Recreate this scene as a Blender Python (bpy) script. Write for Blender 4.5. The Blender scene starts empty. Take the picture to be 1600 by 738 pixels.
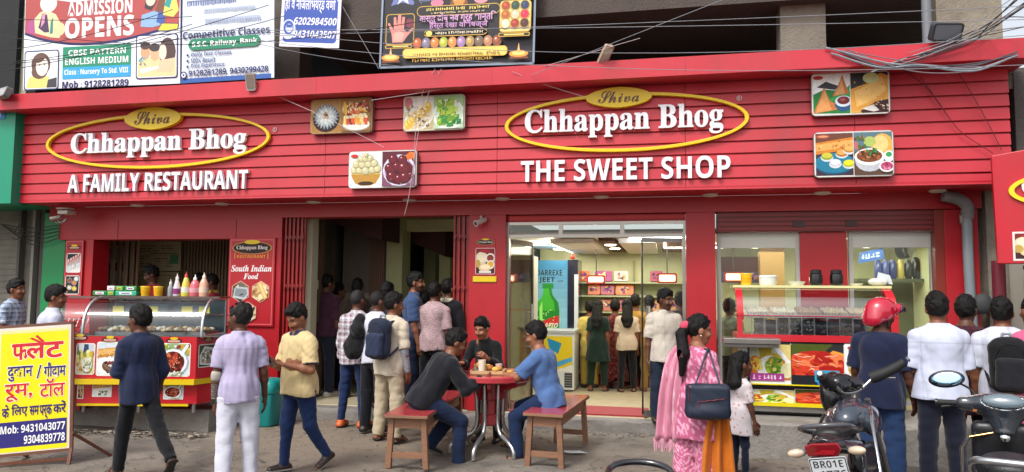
import bpy, math, random
import numpy as np
from mathutils import Vector, Matrix
S = bpy.context.scene
COL = S.collection
R = math.radians
random.seed(7)

# ------------------------------------------------------------------ camera
FOC, CAMH = 1150.0, 1.8          # focal length in photo pixels (1600 wide), eye height
YAW, PITCH, ROLL = R(12), R(4.3), R(.5)
_f = Vector((-math.sin(YAW)*math.cos(PITCH), math.cos(YAW)*math.cos(PITCH), math.sin(PITCH)))
_r0 = Vector((math.cos(YAW), math.sin(YAW), 0)); _u0 = _r0.cross(_f)
_r = _r0*math.cos(ROLL)+_u0*math.sin(ROLL); _u = _r.cross(_f)
cam = bpy.data.cameras.new('camera'); cam.sensor_width = 36; cam.lens = 36*FOC/1600
cam.clip_end = 2000; cam.clip_start = .1
co = bpy.data.objects.new('camera', cam); COL.objects.link(co)
co.matrix_world = Matrix(((_r.x, _u.x, -_f.x, 0), (_r.y, _u.y, -_f.y, 0), (_r.z, _u.z, -_f.z, CAMH), (0, 0, 0, 1)))
S.camera = co

def at(px, py, y=None, z=None):
    """where the sight line of a photo pixel meets a wall plane (y) or a level (z): used to survey the place"""
    d = _f + _r*((px-800)/FOC) - _u*((py-369)/FOC)
    t = y/d.y if y is not None else (z-CAMH)/d.z
    return Vector((0, 0, CAMH))+d*t
def loc(F, u, v):
    """photo pixel -> coordinates on the panel F"""
    d = _f + _r*((u-800)/FOC) - _u*((v-369)/FOC); n = F.col[2].xyz; o = F.col[3].xyz; c = Vector((0, 0, CAMH))
    p = F.inverted() @ (c+d*((o-c).dot(n)/d.dot(n))); return p.x, p.y
def bx(u0, v0, u1, v1, y):
    um, vm = (u0+u1)/2, (v0+v1)/2
    return at(u0, vm, y).x, at(um, v1, y).z, at(u1, vm, y).x, at(um, v0, y).z

# ------------------------------------------------------------------ light
w = bpy.data.worlds.new('World'); S.world = w; w.use_nodes = True
nt = w.node_tree; bg = nt.nodes['Background']
sky = nt.nodes.new('ShaderNodeTexSky'); sky.sky_type = 'NISHITA'; sky.sun_disc = False
SUN_EL, SUN_AZ = R(52), R(205)    # azimuth clockwise from +y: behind the camera, to its left
sky.sun_elevation = SUN_EL; sky.sun_rotation = SUN_AZ; sky.dust_density = 4; sky.air_density = 1.2
hs = nt.nodes.new('ShaderNodeHueSaturation'); hs.inputs['Saturation'].default_value = .32; hs.inputs['Value'].default_value = 1.25
nt.links.new(sky.outputs[0], hs.inputs['Color']); nt.links.new(hs.outputs[0], bg.inputs[0]); bg.inputs[1].default_value = .115
sl = bpy.data.lights.new('sun', 'SUN'); sl.energy = 1.3; sl.angle = R(14); sl.color = (1, .96, .9)
so = bpy.data.objects.new('sun', sl); COL.objects.link(so)
_sd = Vector((math.sin(SUN_AZ)*math.cos(SUN_EL), math.cos(SUN_AZ)*math.cos(SUN_EL), math.sin(SUN_EL)))
so.rotation_euler = _sd.to_track_quat('Z', 'Y').to_euler(); so.location = _sd*30
S.view_settings.view_transform = 'Standard'; S.view_settings.look = 'None'
S.view_settings.exposure = .72; S.view_settings.gamma = 1
S.cycles.use_denoising = True; S.cycles.max_bounces = 8; S.cycles.transparent_max_bounces = 16
S.cycles.sample_clamp_indirect = 6; S.cycles.caustics_reflective = False; S.cycles.caustics_refractive = False

# ------------------------------------------------------------------ colour and materials
def hx(s):
    s = s.lstrip('#'); o = []
    for i in (0, 2, 4):
        v = int(s[i:i+2], 16)/255; o.append(v/12.92 if v <= .04045 else ((v+.055)/1.055)**2.4)
    return tuple(o)
def cc(c): return hx(c) if isinstance(c, str) else tuple(c)

MATS = {}
def mat(name, rough=.6, metal=0., var=.1, scale=6., bump=0., bscale=60., coat=0., sheen=0., emit=0., sss=0., spec=.5, stretch=None, dirt=0.):
    if name in MATS: return MATS[name]
    m = bpy.data.materials.new(name); m.use_nodes = True; MATS[name] = m
    t = m.node_tree; L = t.links; b = t.nodes['Principled BSDF']
    a = t.nodes.new('ShaderNodeAttribute'); a.attribute_name = 'Col'
    tc = t.nodes.new('ShaderNodeTexCoord'); mp = t.nodes.new('ShaderNodeMapping')
    L.new(tc.outputs['Object'], mp.inputs['Vector'])
    if stretch: mp.inputs['Scale'].default_value = stretch
    col = a.outputs['Color']
    if var:
        n = t.nodes.new('ShaderNodeTexNoise'); n.inputs['Scale'].default_value = scale; n.inputs['Detail'].default_value = 6; n.inputs['Roughness'].default_value = .65
        L.new(mp.outputs[0], n.inputs['Vector'])
        r = t.nodes.new('ShaderNodeMapRange'); r.inputs['From Min'].default_value = .25; r.inputs['From Max'].default_value = .75
        r.inputs['To Min'].default_value = 1-var; r.inputs['To Max'].default_value = 1+var*.6
        L.new(n.outputs[0], r.inputs['Value'])
        mx = t.nodes.new('ShaderNodeMix'); mx.data_type = 'RGBA'; mx.blend_type = 'MULTIPLY'; mx.inputs[0].default_value = 1
        L.new(col, mx.inputs['A']); L.new(r.outputs[0], mx.inputs['B']); col = mx.outputs['Result']
        if dirt:
            n2 = t.nodes.new('ShaderNodeTexNoise'); n2.inputs['Scale'].default_value = scale*.35; n2.inputs['Detail'].default_value = 10; n2.inputs['Roughness'].default_value = .75
            L.new(mp.outputs[0], n2.inputs['Vector'])
            r2 = t.nodes.new('ShaderNodeMapRange'); r2.inputs['From Min'].default_value = .5; r2.inputs['From Max'].default_value = .72; r2.inputs['To Max'].default_value = dirt
            L.new(n2.outputs[0], r2.inputs['Value'])
            m2 = t.nodes.new('ShaderNodeMix'); m2.data_type = 'RGBA'; m2.inputs['B'].default_value = (.09, .075, .06, 1)
            L.new(r2.outputs[0], m2.inputs[0]); L.new(col, m2.inputs['A']); col = m2.outputs['Result']
        rr = t.nodes.new('ShaderNodeMapRange'); rr.inputs['To Min'].default_value = max(.03, rough-.12); rr.inputs['To Max'].default_value = min(1, rough+.12)
        L.new(n.outputs[0], rr.inputs['Value']); L.new(rr.outputs[0], b.inputs['Roughness'])
    else: b.inputs['Roughness'].default_value = rough
    L.new(col, b.inputs['Base Color'])
    b.inputs['Metallic'].default_value = metal; b.inputs['Coat Weight'].default_value = coat; b.inputs['Coat Roughness'].default_value = .08
    b.inputs['Sheen Weight'].default_value = sheen; b.inputs['Specular IOR Level'].default_value = spec
    if sss:
        b.inputs['Subsurface Weight'].default_value = sss; b.inputs['Subsurface Scale'].default_value = .01
    if emit:
        L.new(col, b.inputs['Emission Color']); b.inputs['Emission Strength'].default_value = emit
    if bump:
        n3 = t.nodes.new('ShaderNodeTexNoise'); n3.inputs['Scale'].default_value = bscale; n3.inputs['Detail'].default_value = 5
        L.new(mp.outputs[0], n3.inputs['Vector'])
        bp = t.nodes.new('ShaderNodeBump'); bp.inputs['Strength'].default_value = bump; bp.inputs['Distance'].default_value = .02
        L.new(n3.outputs[0], bp.inputs['Height']); L.new(bp.outputs[0], b.inputs['Normal'])
    return m
def glass_mat(name, tint=(1, 1, 1), refl=.8, alpha=0.):
    if name in MATS: return MATS[name]
    m = bpy.data.materials.new(name); m.use_nodes = True; MATS[name] = m
    t = m.node_tree; L = t.links; t.nodes.remove(t.nodes['Principled BSDF'])
    out = t.nodes['Material Output']
    tr = t.nodes.new('ShaderNodeBsdfTransparent'); tr.inputs[0].default_value = (*tint, 1)
    gl = t.nodes.new('ShaderNodeBsdfGlossy'); gl.inputs['Roughness'].default_value = .03
    fr = t.nodes.new('ShaderNodeFresnel'); fr.inputs[0].default_value = 1.5
    ml = t.nodes.new('ShaderNodeMath'); ml.operation = 'MULTIPLY_ADD'; ml.inputs[1].default_value = refl; ml.inputs[2].default_value = alpha
    L.new(fr.outputs[0], ml.inputs[0])
    mx = t.nodes.new('ShaderNodeMixShader'); L.new(ml.outputs[0], mx.inputs[0]); L.new(tr.outputs[0], mx.inputs[1]); L.new(gl.outputs[0], mx.inputs[2])
    L.new(mx.outputs[0], out.inputs[0]); return m
mat('matte', .75); mat('paint', .42, var=.07, scale=3, bump=.05, bscale=25); mat('gloss', .2, var=.04, coat=.3)
mat('cladding', .4, var=.14, scale=1.6, bump=.05, bscale=6, spec=.4, stretch=(1, 1, .3), dirt=.34); mat('photo', .42, var=.17, scale=20, spec=.35)
mat('letter', .35, var=.03, scale=4); mat('print', .45, var=.05, scale=8, spec=.35)
mat('banner', .55, var=.06, scale=2.5, bump=.25, bscale=2.2)
mat('concrete', .85, var=.3, scale=4, bump=.6, bscale=30, dirt=.55)
mat('steel', .3, metal=.9, var=.08); mat('chrome', .12, metal=1, var=.05)
mat('plastic', .38, var=.06); mat('rubber', .7, var=.15, scale=20)
mat('wood', .6, var=.3, scale=5, stretch=(1, 1, 9), bump=.25, bscale=40, dirt=.4)
mat('cloth', .85, var=.1, scale=14, bump=.12, bscale=260, sheen=.15, spec=.2)
mat('denim', .85, var=.22, scale=9, bump=.12, bscale=260, sheen=.1, spec=.2)
mat('skin', .5, var=.08, scale=9, sss=.08, spec=.4)
mat('hair', .55, var=.35, scale=40, bump=.5, bscale=120, spec=.22)
mat('leather', .45, var=.12, bump=.15, bscale=90)
mat('lamp', .5, var=0, emit=9.); mat('tube_lamp', .5, var=0, emit=9.); mat('screen', .4, var=0, emit=1.6); mat('lit', .5, var=0, emit=4)
mat('food', .55, var=.25, scale=30, bump=.4, bscale=90)
glass_mat('glass', (.93, .96, .95), .75, .01); glass_mat('curved_glass', (.93, .97, .99), .75, .03); glass_mat('case_glass', (.9, .95, .98), 1., .13); glass_mat('window_glass', (.9, .95, .92), .9, .03)
mat('mirror', .03, metal=1, var=0); mat('lens', .08, var=.02, coat=1)

# ------------------------------------------------------------------ mesh builder
def frame(o, ex=(1, 0, 0), ey=(0, 0, 1)):
    """panel frame: x along ex, y along ey, n out of the face"""
    ex = Vector(ex).normalized(); ey = Vector(ey).normalized(); n = ex.cross(ey); o = Vector(o)
    return Matrix(((ex.x, ey.x, n.x, o.x), (ex.y, ey.y, n.y, o.y), (ex.z, ey.z, n.z, o.z), (0, 0, 0, 1)))
_tx = {}
def glyphs(s, bold=0., res=3, ext=0.):
    k = (s, bold, res, ext)
    if k not in _tx:
        c = bpy.data.curves.new('lettering', 'FONT'); c.body = s; c.offset = bold; c.resolution_u = res; c.extrude = ext
        o = bpy.data.objects.new('lettering', c); COL.objects.link(o)
        m = bpy.data.meshes.new_from_object(o.evaluated_get(bpy.context.evaluated_depsgraph_get()))
        v = np.empty(len(m.vertices)*3); m.vertices.foreach_get('co', v); f = [tuple(p.vertices) for p in m.polygons]
        bpy.data.objects.remove(o); bpy.data.curves.remove(c); bpy.data.meshes.remove(m)
        _tx[k] = (v.reshape(-1, 3), f)
    return _tx[k]
def style(s, kind):
    o = ''
    for ch in s:
        i = ord(ch)
        base = {'serif': (0x1D400, 0x1D41A, 0x1D7CE), 'sans': (0x1D5D4, 0x1D5EE, 0x1D7EC), 'italic': (0x1D468, 0x1D482, None), 'script': (0x1D4D0, 0x1D4EA, None), 'oblique': (0x1D63C, 0x1D656, 0x1D7EC)}[kind]
        if 65 <= i <= 90: ch = chr(base[0]+i-65)
        elif 97 <= i <= 122: ch = chr(base[1]+i-97)
        elif 48 <= i <= 57 and base[2]: ch = chr(base[2]+i-48)
        o += ch
    return o
class MB:
    def __init__(s, M=None): s.V = []; s.F = []; s.K = []; s.M = M; s.n = 0.
    def add(s, vs, fs, c):
        b = len(s.V); M = s.M
        s.V += [tuple(M @ Vector(v)) for v in vs] if M is not None else [tuple(v) for v in vs]
        c = cc(c); s.F += [tuple(i+b for i in f) for f in fs]; s.K += [c]*len(fs); return s
    def box(s, x0, x1, y0, y1, z0, z1, c):
        return s.add([(x, y, z) for x in (x0, x1) for y in (y0, y1) for z in (z0, z1)],
                     [(0, 1, 3, 2), (4, 6, 7, 5), (0, 4, 5, 1), (2, 3, 7, 6), (0, 2, 6, 4), (1, 5, 7, 3)], c)
    def bar(s, a, b, w, h, c, up=(0, 0, 1)):
        a = Vector(a); b = Vector(b); d = (b-a).normalized(); u = Vector(up)
        sd = d.cross(u); sd = sd.normalized() if sd.length > 1e-4 else Vector((1, 0, 0)); u = sd.cross(d)
        vs = [p+sd*i*w/2+u*j*h/2 for p in (a, b) for i, j in ((-1, -1), (1, -1), (1, 1), (-1, 1))]
        return s.add(vs, [(3, 2, 1, 0), (4, 5, 6, 7), (0, 1, 5, 4), (1, 2, 6, 5), (2, 3, 7, 6), (3, 0, 4, 7)], c)
    def rings(s, rs, c, cap=True, closed=True):
        n = len(rs[0]); vs = [p for r in rs for p in r]; fs = []
        for i in range(len(rs)-1):
            for j in range(n if closed else n-1):
                k = (j+1) % n; fs.append((i*n+j, i*n+k, (i+1)*n+k, (i+1)*n+j))
        if cap: fs += [tuple(range(n))[::-1], tuple((len(rs)-1)*n+j for j in range(n))]
        return s.add(vs, fs, c)
    def tube(s, pts, r, c, n=8, flat=1., loop=False):
        pts = [Vector(p) for p in pts]; m = len(pts); rr = r if isinstance(r, (list, tuple)) else [r]*m
        rs = []; prev = None
        for i, p in enumerate(pts):
            if loop: d = pts[(i+1) % m]-pts[i-1]
            else: d = pts[min(i+1, m-1)]-pts[max(i-1, 0)]
            d = d.normalized() if d.length > 1e-9 else Vector((0, 0, 1))
            if prev is None: a = d.cross(Vector((0, 0, 1))); a = a.normalized() if a.length > .05 else Vector((1, 0, 0))
            else: a = (prev-d*prev.dot(d)).normalized()
            prev = a; b = d.cross(a)
            rs.append([p+a*math.cos(2*math.pi*k/n)*rr[i]+b*math.sin(2*math.pi*k/n)*rr[i]*flat for k in range(n)])
        if loop: rs.append(rs[0])
        return s.rings(rs, c, cap=not loop)
    def lathe(s, prof, o, c, n=20, ax=(0, 0, 1), cap=True):
        ax = Vector(ax).normalized(); a = ax.orthogonal().normalized(); b = ax.cross(a); o = Vector(o)
        return s.rings([[o+ax*z+(a*math.cos(2*math.pi*k/n)+b*math.sin(2*math.pi*k/n))*max(r, 1e-4) for k in range(n)] for r, z in prof], c, cap)
    def ball(s, c0, r, c, n=12, m=8, rot=None):
        r = (r, r, r) if not isinstance(r, (tuple, list)) else r; c0 = Vector(c0); rs = []
        for i in range(1, m):
            t = math.pi*i/m
            q = [Vector((r[0]*math.sin(t)*math.cos(2*math.pi*k/n), r[1]*math.sin(t)*math.sin(2*math.pi*k/n), -r[2]*math.cos(t))) for k in range(n)]
            rs.append([c0+(rot @ p if rot is not None else p) for p in q])
        return s.rings(rs, c)
    # flat print layers, in the panel frame
    def _z(s): s.n += .00018; return s.n
    def poly(s, pts, c, z=None):
        z = s._z() if z is None else z
        return s.add([(x, y, z) for x, y in pts], [tuple(range(len(pts)))], c)
    def rect(s, x0, y0, x1, y1, c): return s.poly([(x0, y0), (x1, y0), (x1, y1), (x0, y1)], c)
    def elp(s, x, y, rx, ry, c, rot=0., n=18):
        k, q = math.cos(rot), math.sin(rot)
        return s.poly([(x+rx*math.cos(t)*k-ry*math.sin(t)*q, y+rx*math.cos(t)*q+ry*math.sin(t)*k) for t in [2*math.pi*i/n for i in range(n)]], c)
    def rr(s, x0, y0, x1, y1, r, c, n=5): return s.poly(rrpts(x0, y0, x1, y1, r, n), c)
    def plate(s, pts, d, c, z0=0.):
        n = len(pts); vs = [(x, y, z0) for x, y in pts]+[(x, y, z0+d) for x, y in pts]
        s.add(vs, [tuple(range(n))[::-1], tuple(range(n, 2*n))]+[(i, (i+1) % n, n+(i+1) % n, n+i) for i in range(n)], c); s.n = max(s.n, z0+d); return s
    def band(s, outer, inner, d, c, z0=0.):
        n = len(outer); vs = [(x, y, z) for z in (z0, z0+d) for L in (outer, inner) for x, y in L]; fs = []
        for i in range(n):
            j = (i+1) % n
            fs += [(2*n+i, 2*n+j, 3*n+j, 3*n+i), (i, n+i, n+j, j), (i, j, 2*n+j, 2*n+i), (n+j, n+i, 3*n+i, 3*n+j)]
        return s.add(vs, fs, c)
    def text(s, t, x0, y0, x1, y1, c, bold=0., ext=0., shear=0., z=None, res=3, keep=False):
        v, f = glyphs(t, bold, res, .5 if ext else 0.); v = v.copy()
        lo, hi = v.min(0), v.max(0); sx = (x1-x0)/(hi[0]-lo[0]); sy = (y1-y0)/(hi[1]-lo[1])
        if keep:
            q = min(sx, sy); x0 += ((x1-x0)-(hi[0]-lo[0])*q)/2; sx = sy = q
        v[:, 0] = x0+(v[:, 0]-lo[0])*sx; v[:, 1] = y0+(v[:, 1]-lo[1])*sy
        v[:, 0] += shear*(v[:, 1]-y0)
        zz = (s._z() if z is None else z)
        v[:, 2] = zz+(v[:, 2]+.5)*ext if ext else zz
        return s.add([tuple(p) for p in v], f, c)
    def build(s, name, m='matte', parent=None, smooth=None, bevel=0., label=None, local=False):
        me = bpy.data.meshes.new(name); me.from_pydata(s.V, [], s.F)
        at_ = me.color_attributes.new('Col', 'FLOAT_COLOR', 'CORNER'); k = np.array(s.K, dtype=np.float32).reshape(-1, 3)
        ln = np.array([len(f) for f in s.F]); a = np.ones((ln.sum(), 4), np.float32); a[:, :3] = np.repeat(k, ln, axis=0)
        at_.data.foreach_set('color', a.ravel())
        me.materials.append(MATS[m])
        if smooth is not None:
            me.polygons.foreach_set('use_smooth', [True]*len(me.polygons))
            if smooth < 180: me.set_sharp_from_angle(angle=R(smooth))
        o = bpy.data.objects.new(name, me); COL.objects.link(o)
        if parent is not None: o.parent = parent
        if parent is not None and not local: o.matrix_parent_inverse = parent.matrix_basis.inverted()
        if bevel:
            b = o.modifiers.new('bevel', 'BEVEL'); b.width = bevel; b.segments = 2; b.limit_method = 'ANGLE'; b.angle_limit = R(40)
        if label: o['label'] = label
        return o
def rrpts(x0, y0, x1, y1, r, n=5):
    p = []
    for cx, cy, a in ((x1-r, y0+r, -90), (x1-r, y1-r, 0), (x0+r, y1-r, 90), (x0+r, y0+r, 180)):
        p += [(cx+r*math.cos(R(a+90*i/n)), cy+r*math.sin(R(a+90*i/n))) for i in range(n+1)]
    return p
def elpts(x, y, rx, ry, n=64): return [(x+rx*math.cos(2*math.pi*i/n), y+ry*math.sin(2*math.pi*i/n)) for i in range(n)]
def thing(name, label, cat, loc=(0, 0, 0), rz=0., group=None):
    o = bpy.data.objects.new(name, None); COL.objects.link(o); o.location = loc; o.rotation_euler = (0, 0, rz); o.empty_display_size = .1
    o.matrix_basis = Matrix.Translation(loc) @ Matrix.Rotation(rz, 4, 'Z')
    o['label'] = label; o['category'] = cat
    if group: o['group'] = group
    return o
def tag(o, label, cat, group=None):
    o['label'] = label; o['category'] = cat
    if group: o['group'] = group
    return o
def struct(o): o['kind'] = 'structure'; return o
def stuff(o): o['kind'] = 'stuff'; return o
def curve3(pts, n=6):
    """smooth line through points"""
    pts = [Vector(p) for p in pts]; q = [pts[0]*2-pts[1]]+pts+[pts[-1]*2-pts[-2]]; o = []
    for i in range(1, len(q)-2):
        a, b, c, d = q[i-1:i+3]
        for k in range(n):
            t = k/n; o.append(.5*((2*b)+(c-a)*t+(2*a-5*b+4*c-d)*t*t+(3*b-a-3*c+d)*t**3))
    return o+[pts[-1]]
# ================================================================== the place
YC, YF, YW, YP = 9.03, 9.35, 10.0, 8.5       # cornice, fascia, shop front, kerb edge
RED, DRED, GREY = '#a81722', '#a01423', '#8d8984'
def X(u, v, y): return at(u, v, y=y).x
def Z(u, v, y): return at(u, v, y=y).z

# ground: one sheet, finer and slightly uneven near the shop
def ground_sheet():
    xs = sorted(set([-400, -120, -50, -25]+[round(-16+i*.22, 3) for i in range(118)]+[14, 25, 60, 120, 400]))
    ys = sorted(set([-200, -60, -20, -8]+[round(-2+i*.22, 3) for i in range(60)]+[13, 18, 40, 120, 500]))
    rnd = random.Random(3); V = []; F = []
    for y in ys:
        for x in xs:
            near = -16 < x < 10 and 1 < y < 9.3
            V.append((x, y, (.012*math.sin(x*2.1+y*1.3)+.009*math.sin(x*4.7-y*3.1)+rnd.uniform(-.006, .006)-.012) if near else -.012))
    n = len(xs)
    for j in range(len(ys)-1):
        for i in range(n-1): F.append((j*n+i, j*n+i+1, (j+1)*n+i+1, (j+1)*n+i))
    m = bpy.data.materials.new('worn_road'); m.use_nodes = True; MATS['road'] = m
    t = m.node_tree; L = t.links; b = t.nodes['Principled BSDF']; b.inputs['Roughness'].default_value = .9; b.inputs['Specular IOR Level'].default_value = .25
    tc = t.nodes.new('ShaderNodeTexCoord')
    def noise(sc, det, ro=.6, dist=0.):
        q = t.nodes.new('ShaderNodeTexNoise'); q.inputs['Scale'].default_value = sc; q.inputs['Detail'].default_value = det; q.inputs['Roughness'].default_value = ro; q.inputs['Distortion'].default_value = dist
        L.new(tc.outputs['Object'], q.inputs['Vector']); return q.outputs[0]
    def ramp(v, stops):
        r = t.nodes.new('ShaderNodeValToRGB'); e = r.color_ramp.elements
        e[0].position, e[0].color = stops[0][0], (*cc(stops[0][1]), 1); e[1].position, e[1].color = stops[-1][0], (*cc(stops[-1][1]), 1)
        for p, c in stops[1:-1]: k = e.new(p); k.color = (*cc(c), 1)
        L.new(v, r.inputs[0]); return r.outputs[0]
    def mix(f, a, c, mode='MIX', fv=None):
        x = t.nodes.new('ShaderNodeMix'); x.data_type = 'RGBA'; x.blend_type = mode
        if f is None: x.inputs[0].default_value = fv
        else: L.new(f, x.inputs[0])
        L.new(a, x.inputs['A']); L.new(c, x.inputs['B']); return x.outputs['Result']
    base = ramp(noise(1.1, 8, .65, .6), [(.32, '#524e4a'), (.5, '#716b65'), (.68, '#8a8176')])
    dust = ramp(noise(.45, 6, .6, .4), [(.3, '#8a7d6e'), (.7, '#7b7064')])
    fac = ramp(noise(.3, 5), [(.42, '#000000'), (.6, '#ffffff')])
    c1 = mix(fac, base, dust)
    fine = ramp(noise(55, 6, .75), [(.3, '#8c8c8c'), (.5, '#ffffff'), (.75, '#ffffff')])
    c2 = mix(None, c1, fine, 'MULTIPLY', .55)
    spots = ramp(noise(3.2, 9, .7, 1.2), [(.56, '#ffffff'), (.68, '#6a645e')])
    c3 = mix(None, c2, spots, 'MULTIPLY', .8)
    vo = t.nodes.new('ShaderNodeTexVoronoi'); vo.feature = 'DISTANCE_TO_EDGE'; vo.inputs['Scale'].default_value = .55
    dn = t.nodes.new('ShaderNodeTexNoise'); dn.inputs['Scale'].default_value = 2.2; dn.inputs['Detail'].default_value = 6
    L.new(tc.outputs['Object'], dn.inputs['Vector'])
    va = t.nodes.new('ShaderNodeVectorMath'); va.operation = 'MULTIPLY_ADD'; va.inputs[1].default_value = (.7, .7, .7)
    L.new(dn.outputs['Color'], va.inputs[0]); L.new(tc.outputs['Object'], va.inputs[2]); L.new(va.outputs[0], vo.inputs['Vector'])
    cr = ramp(vo.outputs['Distance'], [(.0, '#8a847e'), (.008, '#ffffff')])
    c4 = mix(None, c3, cr, 'MULTIPLY', .65)
    L.new(c4, b.inputs['Base Color'])
    bp = t.nodes.new('ShaderNodeBump'); bp.inputs['Strength'].default_value = .8; bp.inputs['Distance'].default_value = .03
    L.new(noise(9, 10, .72), bp.inputs['Height']); L.new(bp.outputs[0], b.inputs['Normal'])
    me = bpy.data.meshes.new('ground'); me.from_pydata(V, [], F); me.materials.append(m); me.polygons.foreach_set('use_smooth', [True]*len(F))
    o = bpy.data.objects.new('ground', me); COL.objects.link(o); struct(o)
ground_sheet()

def rough_block(x0, x1, y0, y1, z1, c, name, seed=1, slope=0.):
    """cast concrete step with a worn front edge; slope: how much y0 grows from x0 to x1"""
    rnd = random.Random(seed); n = int((x1-x0)/.12)+1; m = MB(); prof = []
    for i in range(n+1):
        x = x0+(x1-x0)*i/n; a = y0+slope*i/n+rnd.uniform(-.012, .012); e = rnd.uniform(.012, .035)
        prof.append([(x, a-.01, -.06), (x, a+rnd.uniform(-.008, .008), z1*.5), (x, a, z1-e), (x, a+e, z1), (x, y1, z1), (x, y1, -.06)])
    m.rings(prof, c); return struct(m.build(name, 'concrete', smooth=45))
rough_block(-10.6, -5.75, 8.15, 10.05, .25, '#8f8a83', 'pavement', 1, .4)
rough_block(-5.5, .45, 9.72, 10.0, .14, '#7d7974', 'step', 2, .1)
rough_block(.5, 6.5, 8.62, 10.05, .38, '#8b8680', 'pavement', 3, .35)
fl = MB().box(-12, 8, 10.0, 17, -.05, .15, '#cfc3a4'); struct(fl.build('floor', 'gloss'))
struct(MB().box(X(800, 645, 10.3), X(1012, 645, 10.3), 10.05, 10.75, .152, .17, '#8c2b31').build('floor', 'cloth'))

# ---------------- the shop building
B = thing('shop_building', 'red fronted two storey shop building with open dark upper floor', 'building', (-2, 10, 0))
m = MB()
m.box(-9.75, 3.78, 10.0, 10.3, 2.87, 3.08, RED); m.build('front_beam', 'paint', B)
m = MB(); m.box(X(92, 375, YW), X(440, 375, YW), 10.0, 10.3, 2.56, 2.869, RED)
for u in (92, 183, 368): m.box(X(u, 375, YW), X(u, 375, YW)+.008, 9.994, 10.0, 2.57, 2.86, '#7a0f1a')
m.build('lintel', 'paint', B)
m = MB(); m.box(-9.75, 3.98, 9.352, 10.0, 3.081, 3.12, '#b01828'); m.build('soffit', 'paint', B)
for u, v in ((215, 323), (347, 320), (490, 317), (640, 313), (785, 312), (940, 308), (1110, 305), (1285, 301), (1465, 299)):
    p = at(u, v, z=3.08); y = min(max(p.y, 9.5), 9.85); x = X(u, v, y)
    d = MB().lathe([(.1, .03), (.1, 0), (.082, -.012)], (x, y, 3.07), '#d8d4cc', 20).build('downlight', 'plastic', B, smooth=40)
    MB().lathe([(.078, 0), (.02, -.004)], (x, y, 3.056), '#cfccc4', 18).build('lens', 'matte', d, smooth=60)
def pillar(u0, u1, y0=YW, z0=.14, z1=2.868, c=RED, dy=.35, vm=480):
    mm = MB(); mm.box(X(u0, vm, y0), X(u1, vm, y0), y0, y0+dy, z0, z1, c); mm.build('pillar', 'paint', B, bevel=.004)
pillar(102, 141, z1=2.558, z0=.25); pillar(357, 437, z1=2.558); pillar(732, 789); pillar(1073, 1119)
pillar(1252, 1326, 10.12, z1=2.6); pillar(1480, 1533, z0=.38, z1=2.86)
MB().box(X(1464, 480, 10.02), X(1480, 480, 10.02)-.003, 10.02, 10.2, .38, 2.86, '#7e2a20').build('door_post', 'paint', B)
# rolled shutter box over the windows
m = MB(); x0, x1 = X(1121, 345, 10.05), X(1464, 345, 10.05); m.box(x0, x1, 10.06, 10.4, 2.605, 2.866, '#6d1517')
for i in range(4): m.box(x0, x1-.002, 10.045, 10.06, 2.625+i*.06, 2.66+i*.06, '#7b1a1c')
for u in (1240, 1322): m.box(X(u, 345, 10.03), X(u, 345, 10.03)+.13, 10.03, 10.045, 2.66, 2.74, '#3a1212')
m.build('shutter_box', 'paint', B)

# inner walls
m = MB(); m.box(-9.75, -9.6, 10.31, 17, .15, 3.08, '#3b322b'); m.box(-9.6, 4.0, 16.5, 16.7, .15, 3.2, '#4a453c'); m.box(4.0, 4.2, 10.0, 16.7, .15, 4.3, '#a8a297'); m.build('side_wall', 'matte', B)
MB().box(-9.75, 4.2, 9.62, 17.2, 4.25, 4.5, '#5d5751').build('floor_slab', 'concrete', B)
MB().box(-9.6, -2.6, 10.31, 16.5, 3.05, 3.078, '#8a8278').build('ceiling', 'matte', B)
# --- restaurant side, behind the left counter
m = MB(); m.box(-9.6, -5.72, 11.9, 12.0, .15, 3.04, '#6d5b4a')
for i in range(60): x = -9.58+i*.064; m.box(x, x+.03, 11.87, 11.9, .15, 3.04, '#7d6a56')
m.build('ribbed_panel', 'matte', B)
m = MB()
for i in range(16):
    x = X(140, 400, 10.9)+i*.062; m.tube([(x, 10.9+.03*(i % 2), .25), (x, 10.9+.03*(i % 2), 2.9)], .024, '#8f7660', 6)
m.build('curtain', 'matte', B, smooth=60)
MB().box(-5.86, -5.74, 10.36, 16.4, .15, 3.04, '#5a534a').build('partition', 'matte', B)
def notice(u0, v0, u1, v1, y, c, seed, green=False, label='', lines=9):
    x0, z0, x1, z1 = bx(u0, v0, u1, v1, y); q = MB(frame((0, y, 0))); q.plate([(x0, z0), (x1, z0+.01), (x1-.005, z1), (x0-.004, z1+.012)], .004, c)
    rnd = random.Random(seed); W_, H_ = x1-x0, z1-z0
    for i in range(lines):
        y_ = z1-H_*(.14+.78*i/lines); a = x0+W_*.08
        while a < x1-W_*.2:
            l = rnd.uniform(.05, .16)*W_
            if rnd.random() < .75: q.rect(a, y_-H_*.018, min(a+l, x1-.06*W_), y_+H_*.012, '#6d675c')
            a += l+W_*.03
    if green: q.rect(x0+W_*.77, z1-H_*.75, x1-W_*.05, z1-H_*.45, '#4f8f6c')
    return tag(q.build('notice', 'print'), label, 'notice')
notice(170, 384, 195, 411, 11.0, '#c8ccc6', 1, label='small pale notice sheet taped high on the brown curtain by the snack counter')
notice(172, 424, 195, 446, 11.0, '#c6cbc4', 2, label='lower pale notice sheet taped on the brown curtain by the snack counter')
notice(213, 378, 283, 424, 11.8, '#b9ad92', 3, True, 'large yellowed notice with a green stamp behind the snack counter')
notice(208, 425, 280, 462, 11.82, '#a89a78', 4, False, 'yellowed plain notice below the large one behind the snack counter', 3)

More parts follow.
